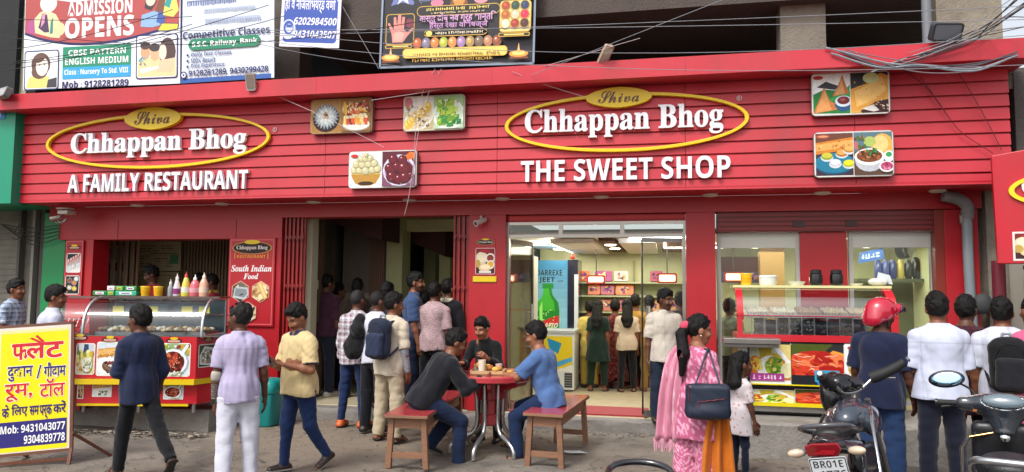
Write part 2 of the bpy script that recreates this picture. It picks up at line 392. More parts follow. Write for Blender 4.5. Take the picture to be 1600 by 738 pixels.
# --- restaurant doorway
x0 = X(472, 450, 10.3)
MB().box(x0, X(486, 450, 10.3), 10.3, 10.5, .15, 3.04, '#cfc9ae').build('door_post', 'paint', B)
MB().box(X(486, 450, 10.6), X(499, 450, 10.6), 10.6, 10.75, .15, 3.04, '#5a4634').build('door_post', 'wood', B)
MB().box(X(603, 430, 12), X(628, 430, 12), 12, 12.4, .15, 3.04, '#b7b888').build('column', 'matte', B)
MB().box(X(662, 430, 13.6), X(680, 430, 13.6), 13.6, 14, .15, 3.04, '#a9ab7d').build('column', 'matte', B)
MB().box(X(686, 430, 13), X(703, 430, 13), 13, 13.4, .15, 3.04, '#b4b587').build('column', 'matte', B)
x0, z0, x1, z1 = bx(629, 340, 712, 361, 12.2); MB().box(x0, x1, 12.2, 12.4, z0, 3.04, '#cfca9c').build('inner_beam', 'matte', B)
m = MB(); x0, x1 = X(536, 420, 12.05), X(601, 420, 12.05)
for i in range(22): x = x0+(x1-x0)*i/22; m.box(x, x+.022, 12.05, 12.09, .15, 2.95, '#857a70' if i < 14 else '#8a6a58')
m.box(x0, x1, 12.1, 12.14, .15, 2.95, '#453b35'); m.box(x0, x0+.5, 12.03, 12.05, 1.55, 1.75, '#a29a88'); m.build('ribbed_shutter', 'matte', B)
m = MB(); a, b_ = at(513, 345, y=11.4), at(604, 375, y=11.4)
m.add([(a.x, y, z) for y in (11.2, 12.6) for z in (a.z, 3.04)]+[(b_.x, y, z) for y in (11.2, 12.6) for z in (b_.z-.02, 3.04)], [(0, 1, 5, 4), (2, 6, 7, 3), (0, 4, 6, 2), (1, 3, 7, 5), (4, 5, 7, 6), (0, 2, 3, 1)], '#4a2722')
a, b_ = at(632, 365, y=12.8), at(700, 400, y=12.8)
m.add([(a.x, y, z) for y in (12.6, 13.6) for z in (a.z-.1, 3.0)]+[(b_.x, y, z) for y in (12.6, 13.6) for z in (b_.z-.02, 3.0)], [(0, 1, 5, 4), (2, 6, 7, 3), (0, 4, 6, 2), (1, 3, 7, 5), (4, 5, 7, 6), (0, 2, 3, 1)], '#4a2722')
m.build('stair_soffit', 'matte', B)
x0, z0, x1, z1 = bx(484, 438, 502, 452, 10.7); MB().box(x0, x1, 10.55, 10.6, z0, z1, '#d6d2b4').build('switch_board', 'plastic', B)
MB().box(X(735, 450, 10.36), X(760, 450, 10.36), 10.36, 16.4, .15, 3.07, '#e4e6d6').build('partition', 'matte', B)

def gate(u0, u1, lab):
    x0, x1 = X(u0, 450, 9.98), X(u1, 450, 9.98); g = thing('folding_gate', lab, 'gate', ((x0+x1)/2, 10.05, .15), group='red folding gates at the restaurant door')
    n = max(7, int((x1-x0)/.03)); mm = MB()
    for i in range(n):
        x = x0+.012+(x1-x0-.024)*i/(n-1); y = 10.05+(.035 if i % 2 else 0)
        mm.box(x-.0125, x+.0125, y-.018, y+.018, .16, 2.862, '#8f1c1c')
    mm.build('bars', 'paint', g)
    for k in range(4):
        z = .35+k*.72; m2 = MB()
        for i in range(n-1):
            xa = x0+.012+(x1-x0-.024)*i/(n-1); xb = x0+.012+(x1-x0-.024)*(i+1)/(n-1); m2.bar((xa, 10.025, z+(.09 if i % 2 else 0)), (xb, 10.025, z+(0 if i % 2 else .09)), .005, .014, '#7a1918')
        m2.build('lattice', 'paint', g)
    return g
gate(440, 471, 'wide red folding gate pushed together beside the food panel'); gate(706, 731, 'narrow red folding gate pushed together beside the pillar with a small menu picture')

# --- sweet shop room
CEIL = 2.52
m = MB(); m.box(-2.45, 4.0, 14.2, 14.35, .15, 3.0, '#dde0b4'); m.box(3.85, 4.0, 10.4, 14.2, .15, 3.0, '#cfd4a8'); m.build('back_wall', 'matte', B)
m = MB(); m.box(-2.45, 4.0, 10.55, 14.2, 2.62, 2.66, '#efeee6')
m.build('ceiling', 'matte', B)
def slab_at(pts, z, d, c, name, mm='matte'):
    v = [at(u, vv, z=z) for u, vv in pts]; q = MB(Matrix.Translation((0, 0, z))); q.plate([(p.x, p.y) for p in v], d, c); return q.build(name, mm, B)
def cpanel(xa, xb, y0, y1, z, c, mm='matte', name='ceiling_panel'):
    MB().box(xa, xb, y0, y1, z, z+.07, c).build(name, mm, B, bevel=.004)
cpanel(-1.75, -1.1, 11.0, 14.1, 2.53, '#e9e4da'); cpanel(-1.02, -.78, 11.0, 14.1, 2.56, '#5a4030'); cpanel(-.72, -.18, 11.0, 14.1, 2.53, '#e9e4da'); cpanel(-.1, .5, 11.2, 14.1, 2.56, '#7a4a2a')
for (xa, ya, xb, yb) in ((-1.78, 11.0, -1.78, 14.0), (-.05, 11.25, -.05, 12.6), (-.05, 12.6, .9, 12.6)):
    MB().bar((xa, ya, 2.555), (xb, yb, 2.555), .03, .03, '#fff0d8').build('light_strip', 'tube_lamp', B)
for (x, y) in ((-.9, 11.8), (-.9, 12.8), (-1.9, 12.9), (2.2, 12.2), (3.1, 12.6), (1.4, 12.6)):
    MB().lathe([(.09, 0), (.08, -.012)], (x, y, 2.555), '#fff3da', 16).build('ceiling_lamp', 'tube_lamp', B)
for (xa, y, xb) in ((-.55, 10.75, .2), (-2.2, 11.9, -1.95), (1.0, 11.4, 1.9), (2.6, 11.6, 3.6)):
    MB().bar((xa, y, 2.585), (xb, y, 2.585), .05, .05, '#f6fbff').build('tube_light', 'tube_lamp', B)
for nm, x, y, sx, sy, e in (('shop_lamp', -.9, 12.4, 2.4, 2.6, 44), ('shop_lamp', 2.4, 12.4, 2.2, 2.2, 34)):
    al = bpy.data.lights.new(nm, 'AREA'); al.shape = 'RECTANGLE'; al.size = sx; al.size_y = sy; al.energy = e; al.color = (1, .92, .76)
    ao = bpy.data.objects.new(nm, al); COL.objects.link(ao); ao.location = (x, y, 2.5)
m = MB(); m.box(X(1188, 430, 13), X(1226, 430, 13), 13, 13.3, .15, 2.6, '#b08a4e'); m.build('column', 'paint', B)
m = MB(); m.box(X(1126, 430, 13.7), X(1186, 430, 13.7), 13.7, 14, 2.1, 2.45, '#5a2a22'); m.build('canopy', 'matte', B)

# shop front of glass: frame, transom, fixed panes and door leaves
SF = 10.1; ALU = '#a9a29b'
m = MB(); xa, xb = X(790, 480, SF), X(1072, 480, SF)
zt = Z(930, 352, SF); zb = Z(930, 366, SF)
m.box(xa, xb, SF, SF+.06, 2.8, 2.868, '#7c2a2a'); m.box(xa, xb, SF, SF+.06, zt+.01, zt+.05, ALU); m.box(xa, xb, SF, SF+.06, zb-.045, zb, ALU)
for u in (791, 876, 972, 1071): x = X(u, 358, SF); m.box(x-.028, x+.028, SF+.002, SF+.058, zb, zt+.012, ALU)
m.box(xa, xa+.045, SF, SF+.06, .16, zb-.045, ALU); m.box(xb-.045, xb, SF, SF+.06, .16, zb-.045, ALU)
m.box(xa, xb, SF+.002, SF+.058, zt+.05, 2.8, '#6a2426')
m.build('shopfront_frame', 'steel', B)
for a, b_ in ((793, 874), (878, 970), (974, 1069)):
    MB().box(X(a, 358, SF), X(b_, 358, SF), SF+.025, SF+.033, zb, zt+.01, '#ffffff').build('transom_pane', 'glass', B)
def leaf(pa, pb, lab, hu):
    """a frameless glass door leaf from hinge pa to free edge pb (x, y)"""
    a, b_ = Vector((*pa, 0)), Vector((*pb, 0)); d = (b_-a).normalized(); L_ = (b_-a).length; F_ = frame(a, d, (0, 0, 1)); h = zb-.07
    g = thing('glass_door', lab, 'door', (a.x, a.y, .16), group='glass doors of the sweet shop')
    q = MB(F_); q.plate([(0, .2), (L_, .2), (L_, h), (0, h)], .01, '#ffffff'); q.build('pane', 'glass', g)
    q = MB(F_); q.bar((.02, .21, .005), (L_-.02, .21, .005), .03, .08, '#b8b5b0', up=(0, 1, 0)); q.bar((.01, h-.02, .005), (L_, h-.02, .005), .03, .06, '#8f8a85', up=(0, 1, 0)); q.bar((L_-.008, .2, .005), (L_-.008, h, .005), .02, .02, '#55504c', up=(0, 0, 1)); q.build('rail', 'steel', g)
    q = MB(F_)
    for s in (-1, 1):
        q.tube([(L_-hu, .88, s*.055), (L_-hu, 1.62, s*.055)], .016, '#d5d5d5', 8)
        for y_ in (1.0, 1.5): q.tube([(L_-hu, y_, 0), (L_-hu, y_, s*.055)], .01, '#d5d5d5', 6)
    q.build('handle', 'steel', g, smooth=60); return g
leaf((X(1069, 480, SF), SF+.03), (X(1003, 480, 10.05), 9.98), 'glass door leaf with long steel handle beside the man in a white shirt', .09)
leaf((X(795, 480, SF)+.02, SF+.03), (X(818, 480, 10.1), 10.75), 'glass door leaf swung open beside the drink cooler', .1)

# windows right of the shop door
for u0, u1 in ((1121, 1251), (1328, 1462)):
    y = 10.16; xa, xb = X(u0, 460, y), X(u1, 460, y); z1 = 2.6; z0 = .42
    wn = thing('shop_window', 'shop window with grey frame showing the lit sweet shop, beside the narrow red pillar' if u0 < 1200 else 'shop window with pale green room and packets behind it, beside the drain pipe', 'window', (xa, y, z0))
    q = MB()
    for a, b_, c, d in ((xa, xb, z0, z0+.05), (xa, xb, z1-.06, z1), (xa, xa+.05, z0+.05, z1-.06), (xb-.05, xb, z0+.05, z1-.06)): q.box(a, b_, y, y+.06, c, d, '#b4b2ae')
    q.box(xa+.05, xb-.05, y+.005, y+.055, z1-.2, z1-.06, '#c3c4bd'); q.build('frame', 'paint', wn)
    MB().box(xa+.05, xb-.05, y+.025, y+.033, z0+.05, z1-.2, '#ffffff').build('pane', 'window_glass', wn)

# ---------------- fascia
FB = thing('fascia_board', 'long red slatted fascia board carrying both shop names', 'fascia', (-3, 9.35, 3.08))
XL, XR = X(14, 240, YF), X(1577, 150, YF)
m = MB(); zs = 3.08; prof = [(9.5, 3.08), (YF, 3.08)]; sp = (4.445-3.225)/8
lv = [3.08, 3.225]+[3.225+sp*(i+1) for i in range(8)]
prof = [(9.6, 3.08)]
for i in range(len(lv)-1):
    a, b_ = lv[i], lv[i+1]; prof += [(YF, a), (YF+.012, b_-.023), (YF+.04, b_-.023), (YF+.04, b_)]
prof += [(9.6, lv[-1])]
joints = [XL, -7.1, -4.65, -2.2, .22, 2.2, XR]
for i in range(6):
    g = 0.003; m.rings([[(x, y, z) for y, z in prof] for x in (joints[i]+(g if i else 0), joints[i+1]-(g if i < 5 else 0))], '#bd303c')
m.build('slatted_panel', 'cladding', FB)
m = MB()
for i in range(6): m.box(joints[i]-(.1 if i == 0 else 0)+.002, joints[i+1]+(.14 if i == 5 else 0), YC, 9.6, 4.445, 4.675, '#c43441')
m.build('cornice', 'cladding', FB)

# ---------------- upper floor
U = B
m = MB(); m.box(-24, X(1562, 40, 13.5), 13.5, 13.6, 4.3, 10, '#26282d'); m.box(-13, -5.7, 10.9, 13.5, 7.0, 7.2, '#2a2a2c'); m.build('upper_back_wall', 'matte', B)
x0, z0, x1, z1 = bx(838, -40, 1222, 24, 10.4); 
MB().box(-5.7, X(1560, 20, 10.3), 10.3, 13.6, Z(1000, 22, 10.3)+.05, 6.9, '#4d443f').build('upper_slab', 'concrete', B)  # slab's unseen far end is lengthened to keep the back wall in shade
for u0, u1, c, y in ((1219, 1290, '#7d766b', 10.5), (427, 470, '#5f5750', 10.9), (1463, 1566, '#8f8778', 10.2)):
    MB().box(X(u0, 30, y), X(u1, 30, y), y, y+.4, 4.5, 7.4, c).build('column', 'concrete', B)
m = MB(); xp = X(1448, 30, 10.1); m.tube([(xp, 10.1, 4.5), (xp, 10.1, 7.3)], .06, '#6f757b', 12); m.build('downpipe', 'plastic', B, smooth=60)
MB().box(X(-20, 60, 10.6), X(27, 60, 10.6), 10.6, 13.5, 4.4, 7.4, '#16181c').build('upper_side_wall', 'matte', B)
q = MB(); q.box(X(27, 60, 10.7), X(45, 60, 10.7), 10.7, 10.9, 4.4, 7.4, '#b0a894'); q.build('pilaster', 'concrete', B)

# ---------------- drain pipe, neighbours
p = thing('drain_pipe', 'grey drain pipe with an elbow at the corner of the red shop wall', 'pipe', (X(1512, 480, 9.9), 9.9, .38))
x = X(1514, 430, 9.9); xt = X(1502, 310, 9.9)
MB().tube(curve3([(x+.06, 9.9, .38), (x+.02, 9.9, 1.4), (x, 9.9, 2.1), (x, 9.9, 2.86)], 3), .058, '#7b848a', 14).build('pipe', 'plastic', p, smooth=60)
MB().tube(curve3([(x, 9.9, 2.74), (x, 9.88, 2.88), (x-.1, 9.86, 2.97), (x-.27, 9.86, 3.02)], 5), .072, '#808386', 14).build('elbow', 'concrete', p, smooth=60)
q = MB(); q.lathe([(.085, -.04), (.085, .04)], (x+.01, 9.9, 1.72), '#737b80', 14); q.ball((x+.12, 9.85, 1.7), (.11, .08, .13), '#3a3c3e'); q.build('clamp', 'matte', p, smooth=50)
nb = thing('neighbour_building', 'dark red shop front with a weathered wall past the drain pipe', 'building', (4.6, 10, 0))
q = MB(); q.box(X(1545, 420, 9.95), X(1552, 420, 9.95)+.18, 9.97, 10.6, .38, 4.3, '#8a8377'); q.build('weathered_wall', 'concrete', nb)
q = MB(); q.box(4.45, 9, 10.2, 10.4, .38, 4.6, '#5e1219'); q.build('wall', 'paint', nb)
q = MB(); q.tube([(X(1562, 470, 9.5), 9.5, .38), (X(1562, 470, 9.5), 9.5, 2.2)], .07, '#6a1a2a', 12); q.build('post', 'paint', nb, smooth=60)
q = MB(); q.box(4.25, 9, 8.95, 10.2, 2.12, 2.17, '#565350'); q.build('awning', 'steel', nb)
q = MB(); q.box(X(1585, 150, 9.6), 9, 9.6, 10.2, 3.3, 4.45, '#4b4745'); q.build('upper_wall', 'concrete', nb)

ns = thing('neighbour_sign', 'red sign board with a yellow oval ring and dish photo, cut by the picture edge', 'sign', (4.5, 8.9, 2.2))
pa, pb, pc, pd = at(1553, 246, y=8.95), at(1557, 413, y=8.95), at(1720, 200, y=8.7), at(1720, 402, y=8.7)
F_ = frame((pb.x, 8.95, 0), (pc.x-pb.x, -.25, 0)); L_ = math.hypot(pc.x-pb.x, .25)
q = MB(F_); q.plate([(0, pb.z), (L_, pb.z), (L_, pa.z+.14), (-.02, pa.z)], .12, '#bb1a2c'); q.build('board', 'cladding', ns, bevel=.01)
q = MB(F_); q.band(elpts(.72, pb.z+.78, .6, .2), elpts(.72, pb.z+.78, .55, .155), .03, '#e8c90c', .12); q.build('oval_ring', 'letter', ns)
q = MB(F_); q.text(style('Chhappan Bhog', 'serif'), .24, pb.z+.7, 1.2, pb.z+.92, '#eeeef2', ext=.02, z=.12); q.text(style('A FAMILY RESTAURANT', 'sans'), .3, pb.z+.42, 1.2, pb.z+.52, '#eeeef2', ext=.02, z=.12); q.build('lettering', 'letter', ns)

NSF, NSP, NSZ = F_, ns, pb.z
gs = thing('green_shop', 'green fronted neighbouring shop with a grey shutter', 'building', (-10.5, 9.6, 0))
q = MB(); xg = X(21, 240, 9.2); q.box(-14, xg, 9.2, 9.5, Z(5, 318, 9.2), Z(10, 152, 9.2), '#0a8a6a'); q.build('sign_board', 'paint', gs)
q = MB(); q.box(-14, X(90, 340, 10.05), 9.52, 10.6, Z(5, 318, 9.2)+.02, 3.3, '#0b7a52'); q.build('canopy', 'paint', gs)
q = MB(); q.box(X(67, 400, 10.05), X(101, 400, 10.05), 10.05, 10.3, .25, 3.0, '#0d8046'); q.build('pillar', 'paint', gs)
q = MB(); q.box(-14, X(66, 400, 10.3), 10.32, 10.4, .25, 3.1, '#77736a')
for i in range(26): z = .3+i*.1; q.box(-14, X(28, 400, 10.3), 10.31, 10.32, z, z+.09, '#7d796f')
q.build('shutter', 'concrete', gs)
q = MB(); xs_ = X(30, 400, 10.25); q.box(xs_, xs_+.05, 10.2, 10.3, .25, 3.1, '#57534d'); q.box(xs_+.28, xs_+.33, 10.2, 10.3, .25, 3.1, '#8b8780'); q.box(xs_+.45, xs_+.52, 10.2, 10.3, .25, 3.1, '#4a4641'); q.build('door_frame', 'matte', gs)
q = MB(frame((0, 9.19, 0))); x0, z0, x1, z1 = bx(-4, 162, 8, 186, 9.19); q.rect(x0, z0, x1, z1, '#2f7fc4'); q.text('F', x0+.05, z0+.04, x1-.03, z1-.04, '#e8f0f4'); q.build('small_plate', 'print', gs)
q = MB()
for i in range(5):
    p0 = at(0+i*3, 350+i*2, y=10.0); p1 = at(92, 352+i*5, y=9.95); q.tube(curve3([p0, (p0+p1)/2+Vector((0, 0, -.06-.03*i)), p1], 5), .008, '#2e2c2a', 5)
q.tube(curve3([at(22, 365, y=9.9), at(30, 352, y=9.9), at(36, 363, y=9.9), at(27, 374, y=9.9), at(18, 372, y=9.9)], 5), .008, '#3a3836', 5)
tag(q.build('cable_bundle', 'rubber', smooth=60), 'dark cables looping under the green canopy', 'cables')
# ================================================================== printed pictures of food
def shade(c, k): c = cc(c); return tuple(min(1, max(0, v*k)) for v in c)
class Pic:
    """draws in the unit square of a rectangle on a panel"""
    def __init__(s, mb, x0, y0, x1, y1, seed=1): s.m = mb; s.x0, s.y0, s.w, s.h = x0, y0, x1-x0, y1-y0; s.r = random.Random(seed)
    def p(s, pts, c): s.m.poly([(s.x0+min(1, max(0, x))*s.w, s.y0+min(1, max(0, y))*s.h) for x, y in pts], c)
    def e(s, x, y, rx, ry, c, rot=0., n=16):
        k, q = math.cos(rot), math.sin(rot)
        s.p([(x+rx*math.cos(t)*k-ry*math.sin(t)*q, y+rx*math.cos(t)*q+ry*math.sin(t)*k) for t in [2*math.pi*i/n for i in range(n)]], c)
    def bg(s, c, c2=None):
        s.p([(0, 0), (1, 0), (1, 1), (0, 1)], c)
        if c2: s.p([(0, .55), (1, .62), (1, 1), (0, 1)], c2)
    def ballf(s, x, y, r, c, ry=None):
        ry = ry or r*s.w/s.h
        s.e(x, y, r, ry, shade(c, .45)); s.e(x-.04*r, y+.06*ry, r*.93, ry*.93, shade(c, .8)); s.e(x-.1*r, y+.14*ry, r*.72, ry*.7, c); s.e(x-.25*r, y+.35*ry, r*.34, ry*.26, shade(c, 1.6), .5); s.e(x-.3*r, y+.45*ry, r*.12, ry*.1, '#fff4ea')
    def bits(s, n, x0, y0, x1, y1, cs, r0, r1, asp=.6):
        for _ in range(n):
            a = s.r.uniform(r0, r1); s.e(s.r.uniform(x0, x1), s.r.uniform(y0, y1), a, a*s.w/s.h*s.r.uniform(asp, 1), s.r.choice(cs), s.r.uniform(0, 3), 8)
    def plate(s, x, y, rx, ry, c='#eceae4'): s.e(x, y-.03, rx*1.02, ry, '#8d8478'); s.e(x, y, rx, ry, shade(c, .85)); s.e(x, y+.015, rx*.97, ry*.94, c); s.e(x, y+.01, rx*.8, ry*.74, shade(c, .82)); s.e(x, y, rx*.78, ry*.7, shade(c, .95))
def pic(mb, kind, x0, y0, x1, y1, seed=1):
    d = Pic(mb, x0, y0, x1, y1, seed); r = d.r
    if kind == 'gulab':
        d.bg('#7d4a66', '#5c2130'); d.e(.52, .45, .5, .46, '#d9d3e4'); d.e(.52, .43, .45, .4, '#a88fb0'); d.e(.54, .4, .42, .36, '#4a1220'); d.p([(.6, .8), (.85, .98), (1, .95), (1, .8), (.8, .74)], '#d8702c')
        for x, y, q in ((.33, .78, .15), (.62, .75, .14), (.22, .52, .15), (.45, .55, .15), (.8, .5, .14), (.66, .5, .2), (.3, .27, .17), (.52, .2, .15), (.7, .24, .17), (.88, .3, .1)): d.ballf(x, y, q, '#6a1526')
        d.bits(20, .05, .05, .95, .9, ['#8d3242', '#33070f', '#c9a0a8'], .008, .02)
    elif kind == 'rasgulla':
        d.bg('#dfe6ee', '#eef2f5'); d.e(.5, .36, .46, .3, '#d6b659'); d.p([(.04, .36), (.96, .36), (.82, .1), (.64, .03), (.36, .03), (.18, .1)], '#b98a3a'); d.e(.5, .1, .24, .06, '#3c2a12')
        for x, y, q in ((.14, .5, .12), (.3, .5, .13), (.5, .48, .14), (.7, .5, .13), (.86, .52, .12), (.2, .66, .12), (.38, .66, .13), (.58, .67, .13), (.76, .68, .12), (.34, .8, .1), (.5, .82, .11), (.64, .82, .1), (.5, .92, .07)): d.ballf(x, y, q, '#cfc79a')
        d.bits(14, .3, .75, .7, .98, ['#8c8244', '#f4efd4'], .01, .02); d.e(.15, .9, .12, .05, '#c8341f')
    elif kind == 'lotus':
        d.bg('#a97a3f', '#b98d52'); d.e(.5, .42, .46, .42, '#2c1418')
        for k, (n, R1, c) in enumerate(((22, .43, '#8f9aa2'), (20, .36, '#c6d0d4'), (16, .27, '#e6ecec'))):
            for i in range(n):
                a = 2*math.pi*(i+.5*k)/n; d.e(.5+R1*.66*math.cos(a), .5+R1*.66*math.sin(a)*.9, R1*.36, .045, c if i % 2 else shade(c, .8), a)
        d.bits(12, .42, .42, .58, .6, ['#b98a58', '#e4d2b4', '#8d6238'], .02, .05)
    elif kind == 'mixsweet':
        d.bg('#9a6c3a', '#a87b45'); d.plate(.52, .2, .46, .18, '#efe9e2')
        cs = ['#d9502a', '#e8a032', '#e3c04a', '#8d1f26', '#e67a38', '#f0d68a']
        for i in range(15): x, y = .14+.052*i+r.uniform(-.02, .02), .34+.06*(i % 2); d.p([(x-.05, y-.13), (x+.05, y-.15), (x+.06, y+.12), (x-.04, y+.15)], r.choice(cs)); d.p([(x-.05, y+.06), (x+.05, y+.05), (x+.06, y+.12), (x-.04, y+.15)], '#f3e2b0')
        for i in range(11): x, y = .12+.078*i, .62+r.uniform(-.06, .1); d.e(x, y, .07, .13, r.choice(cs), r.uniform(-1, 1)); d.e(x-.02, y+.03, .03, .06, '#f6dfae', .4)
        for i in range(7): d.ballf(.2+.11*i, .8+r.uniform(-.05, .06), .06, r.choice(cs))
        d.e(.16, .7, .06, .22, '#e8b23a', .15); d.bits(16, .2, .7, .95, .95, ['#f2d9a0', '#c23a2a'], .02, .05)
    elif kind == 'ghee':
        d.bg('#cdb98a', '#e7e2da'); d.e(.12, .85, .16, .16, '#c9727a'); d.e(.5, .35, .58, .36, '#efe9dd', .5); d.e(.5, .36, .5, .28, '#d9c7a2', .5)
        for i in range(9): x = .1+.09*i; y = .15+.07*i; d.e(x, y, .1, .15, '#e0b93a', .4); d.e(x-.02, y+.05, .06, .07, '#f2da78', .4)
        d.bits(50, .3, .05, .95, .5, ['#f5efe2', '#3d2b22', '#d9cbb0'], .015, .035); d.bits(26, .05, .3, .8, .75, ['#f3ead2', '#c99a3a', '#8a6a42'], .02, .05)
    elif kind == 'green':
        d.bg('#b8d2b0', '#9fc08a'); d.e(.5, .42, .55, .48, '#e6eee6'); d.e(.52, .43, .48, .4, '#cfe0c4')
        for _ in range(26): x, y = r.uniform(.12, .9), r.uniform(.15, .82); a = r.uniform(.07, .14); d.p([(x-a, y-a), (x+a*.8, y-a*.8), (x+a, y+a*.9), (x-a*.7, y+a)], r.choice(['#8fb42c', '#a9c83a', '#6d9c2a', '#2f8a3a', '#c6d86a', '#1f7434'])); d.p([(x-a*.5, y), (x+a*.4, y+.02), (x+a*.5, y+a*.6), (x-a*.3, y+a*.7)], r.choice(['#c9dc72', '#4ea54a', '#a8c944']))
        d.bits(20, .2, .3, .9, .9, ['#e2ecb4', '#22562a', '#d86a5a'], .012, .03)
    elif kind == 'samosa':
        d.bg('#e6e4ea', '#f0f0f2'); d.p([(0, .02), (0, .5), (.3, .62), (1, .55), (1, 0)], '#1f7a34'); d.p([(.1, .68), (.35, .82), (.7, .7), (.6, .6)], '#2b2b30'); d.p([(.3, .3), (.8, .55), (1, .72), (.98, .4)], '#2f9a48')
        d.p([(.0, .02), (.62, .1), (.78, .16), (.45, .34), (.3, .68), (.2, .45)], '#c9773a'); d.p([(.05, .04), (.5, .1), (.32, .6), (.24, .45)], '#dd9a5a'); d.p([(.52, .44), (.97, .5), (.8, .98), (.68, .7)], '#c07038'); d.p([(.58, .47), (.86, .5), (.78, .9), (.72, .7)], '#dba066')
        d.e(.82, .25, .24, .2, '#28527e'); d.e(.82, .31, .23, .14, '#cfdbe8'); d.e(.82, .33, .17, .1, '#6a1a22'); d.e(.8, .35, .08, .04, '#9a4a4a'); d.e(.14, .92, .14, .05, '#b83028')
    elif kind == 'dosa':
        d.bg('#d8a24e', '#26262b'); d.p([(0, .6), (.4, .72), (.8, .98), (1, .9), (1, .35), (.85, .3), (.2, .08), (0, .05)], '#d99a3e'); d.p([(.1, .55), (.55, .72), (.85, .9), (.95, .55), (.6, .3), (.15, .15)], '#e7b767'); d.e(.55, .86, .22, .14, '#cdd89a'); d.p([(.25, .05), (.7, .28), (1, .32), (1, 0), (.3, 0)], '#3a1a1c'); d.p([(.3, .1), (.6, .02), (.75, .05), (.6, .2)], '#d8d4d0')
        d.bits(26, .1, .3, .9, .8, ['#b97a2a', '#f0cc88', '#c88a3a'], .01, .03, .2); d.bits(14, .6, .05, 1, .28, ['#c9a27a', '#7d2a2a', '#e6d8c8'], .015, .04, .3)
    elif kind == 'thali':
        d.bg('#3a2a38', '#6a4030'); d.e(.5, .28, .55, .26, '#0d4f70'); d.e(.5, .3, .53, .24, '#1d7a98'); d.p([(0, .5), (1, .62), (1, .9), (0, .78)], '#cf7f2e'); d.p([(.02, .58), (1, .68), (1, .84), (.02, .74)], '#e6a95a'); d.e(.2, .93, .2, .05, '#a84a3a'); d.e(.2, .93, .14, .025, '#d8906a')
        for x, y, c, c2 in ((.3, .46, '#c8c040', '#8d9a2a'), (.7, .53, '#e0a652', '#b06a2a'), (.9, .62, '#e8b060', '#c08030'), (.52, .3, '#e8e6ea', '#c8c4cc'), (.88, .28, '#e6dc2a', '#a8b01a')): d.e(x, y-.03, .17, .1, '#cbd6dc'); d.e(x, y, .16, .09, c2); d.e(x, y+.02, .13, .065, c)
        d.bits(24, .05, .6, .95, .82, ['#f3cf8c', '#a85a1e'], .012, .03, .3)
    elif kind == 'bowl':
        d.bg('#5a4034', '#5b7a86'); d.e(.75, .66, .3, .3, '#dca94e'); d.e(.7, .72, .2, .2, '#e9c983'); d.e(.42, .78, .16, .12, '#a9bd62'); d.bits(16, .02, .6, .32, .95, ['#7a2a36', '#c06a6a', '#4a6a3a'], .04, .08)
        d.e(.4, .33, .38, .26, '#b9bcc4'); d.e(.4, .42, .4, .2, '#f0f0f2'); d.e(.4, .44, .34, .15, '#7d4526'); d.bits(50, .14, .36, .66, .55, ['#a86a3a', '#c98a55', '#5a2a1a', '#8d4a2a'], .02, .05, .3); d.bits(12, .34, .46, .6, .6, ['#2f6a34', '#4f8a44'], .03, .05); d.e(.9, .42, .14, .13, '#e8ecec'); d.e(.9, .46, .08, .06, '#3a9a5a'); d.e(.84, .18, .2, .13, '#efe6ea'); d.e(.84, .19, .16, .1, '#b2406a'); d.bits(8, .72, .12, .96, .26, ['#d88aa8', '#8a2a4a'], .02, .05)
    elif kind == 'curry':
        d.bg('#cfd8de', '#8ea86a'); d.bits(22, 0, .66, 1, 1, ['#7fa03a', '#c9d24a', '#d8e0e4', '#8a3a2a', '#c9a03a'], .05, .1); d.e(.48, .42, .5, .44, '#a9b6c2'); d.e(.46, .43, .47, .41, '#eef1f4'); d.e(.45, .43, .4, .34, '#5a1712'); d.p([(.75, .6), (.98, .95), (.9, 1), (.68, .7)], '#e4eaf0')
        for _ in range(34): d.e(.45+r.uniform(-.3, .3), .43+r.uniform(-.25, .25), r.uniform(.05, .1), r.uniform(.03, .07), r.choice(['#b8432a', '#8d2a1c', '#cf6a44', '#a83a26', '#4a100c']), r.uniform(0, 3))
        d.bits(18, .2, .25, .7, .65, ['#e8a07a', '#f0c09a'], .012, .025); d.bits(12, .3, .02, .85, .12, ['#d8e0d0', '#8aa05a'], .03, .06)
    elif kind == 'sandwich':
        d.bg('#dfe3e6', '#cfd9e0'); d.e(.5, .3, .6, .26, '#f0f0ee'); d.p([(0, .52), (1, .66), (1, .9), (0, .8)], '#c98a3e'); d.p([(0, .6), (1, .74), (1, .87), (0, .77)], '#e6b86e'); d.bits(30, .02, .56, .98, .85, ['#b8742c', '#f0cd8c', '#d79a4e'], .015, .04, .3)
        d.bits(22, .35, .1, .9, .42, ['#4f7a34', '#2c3a22', '#7da04a', '#e8e4dc', '#8d2a22'], .03, .07)
    elif kind == 'chaat':
        d.bg('#d8cfa8', '#2f4a6a'); d.p([(.05, 1), (.4, 1), (.35, .7), (.1, .72)], '#e6e8ea'); d.p([(.65, 1), (1, 1), (1, .72), (.7, .7)], '#c8d0d8')
        for _ in range(46): d.e(r.uniform(.05, .95), r.uniform(.1, .75), r.uniform(.06, .13), r.uniform(.05, .1), r.choice(['#c9b03a', '#8fa02a', '#e2d37a', '#6a8a2a', '#d98a3a', '#f0e8b4']), r.uniform(0, 3))
        d.plate(.62, .3, .3, .24); d.bits(30, .4, .15, .85, .45, ['#5f8a2a', '#9ab83a', '#d8c850', '#3a5a1e'], .03, .06, .3)
    elif kind == 'bread':
        d.bg('#4a2c1c', '#2c3a34'); d.e(.3, .5, .34, .3, '#c9853e', .4); d.e(.72, .62, .3, .26, '#d89a4a', -.3); d.e(.5, .24, .4, .2, '#a8622c'); d.bits(40, .05, .1, .95, .85, ['#e8b870', '#8d4a1e', '#f2d09a', '#b86a2a'], .03, .08, .4)
    elif kind == 'tray':
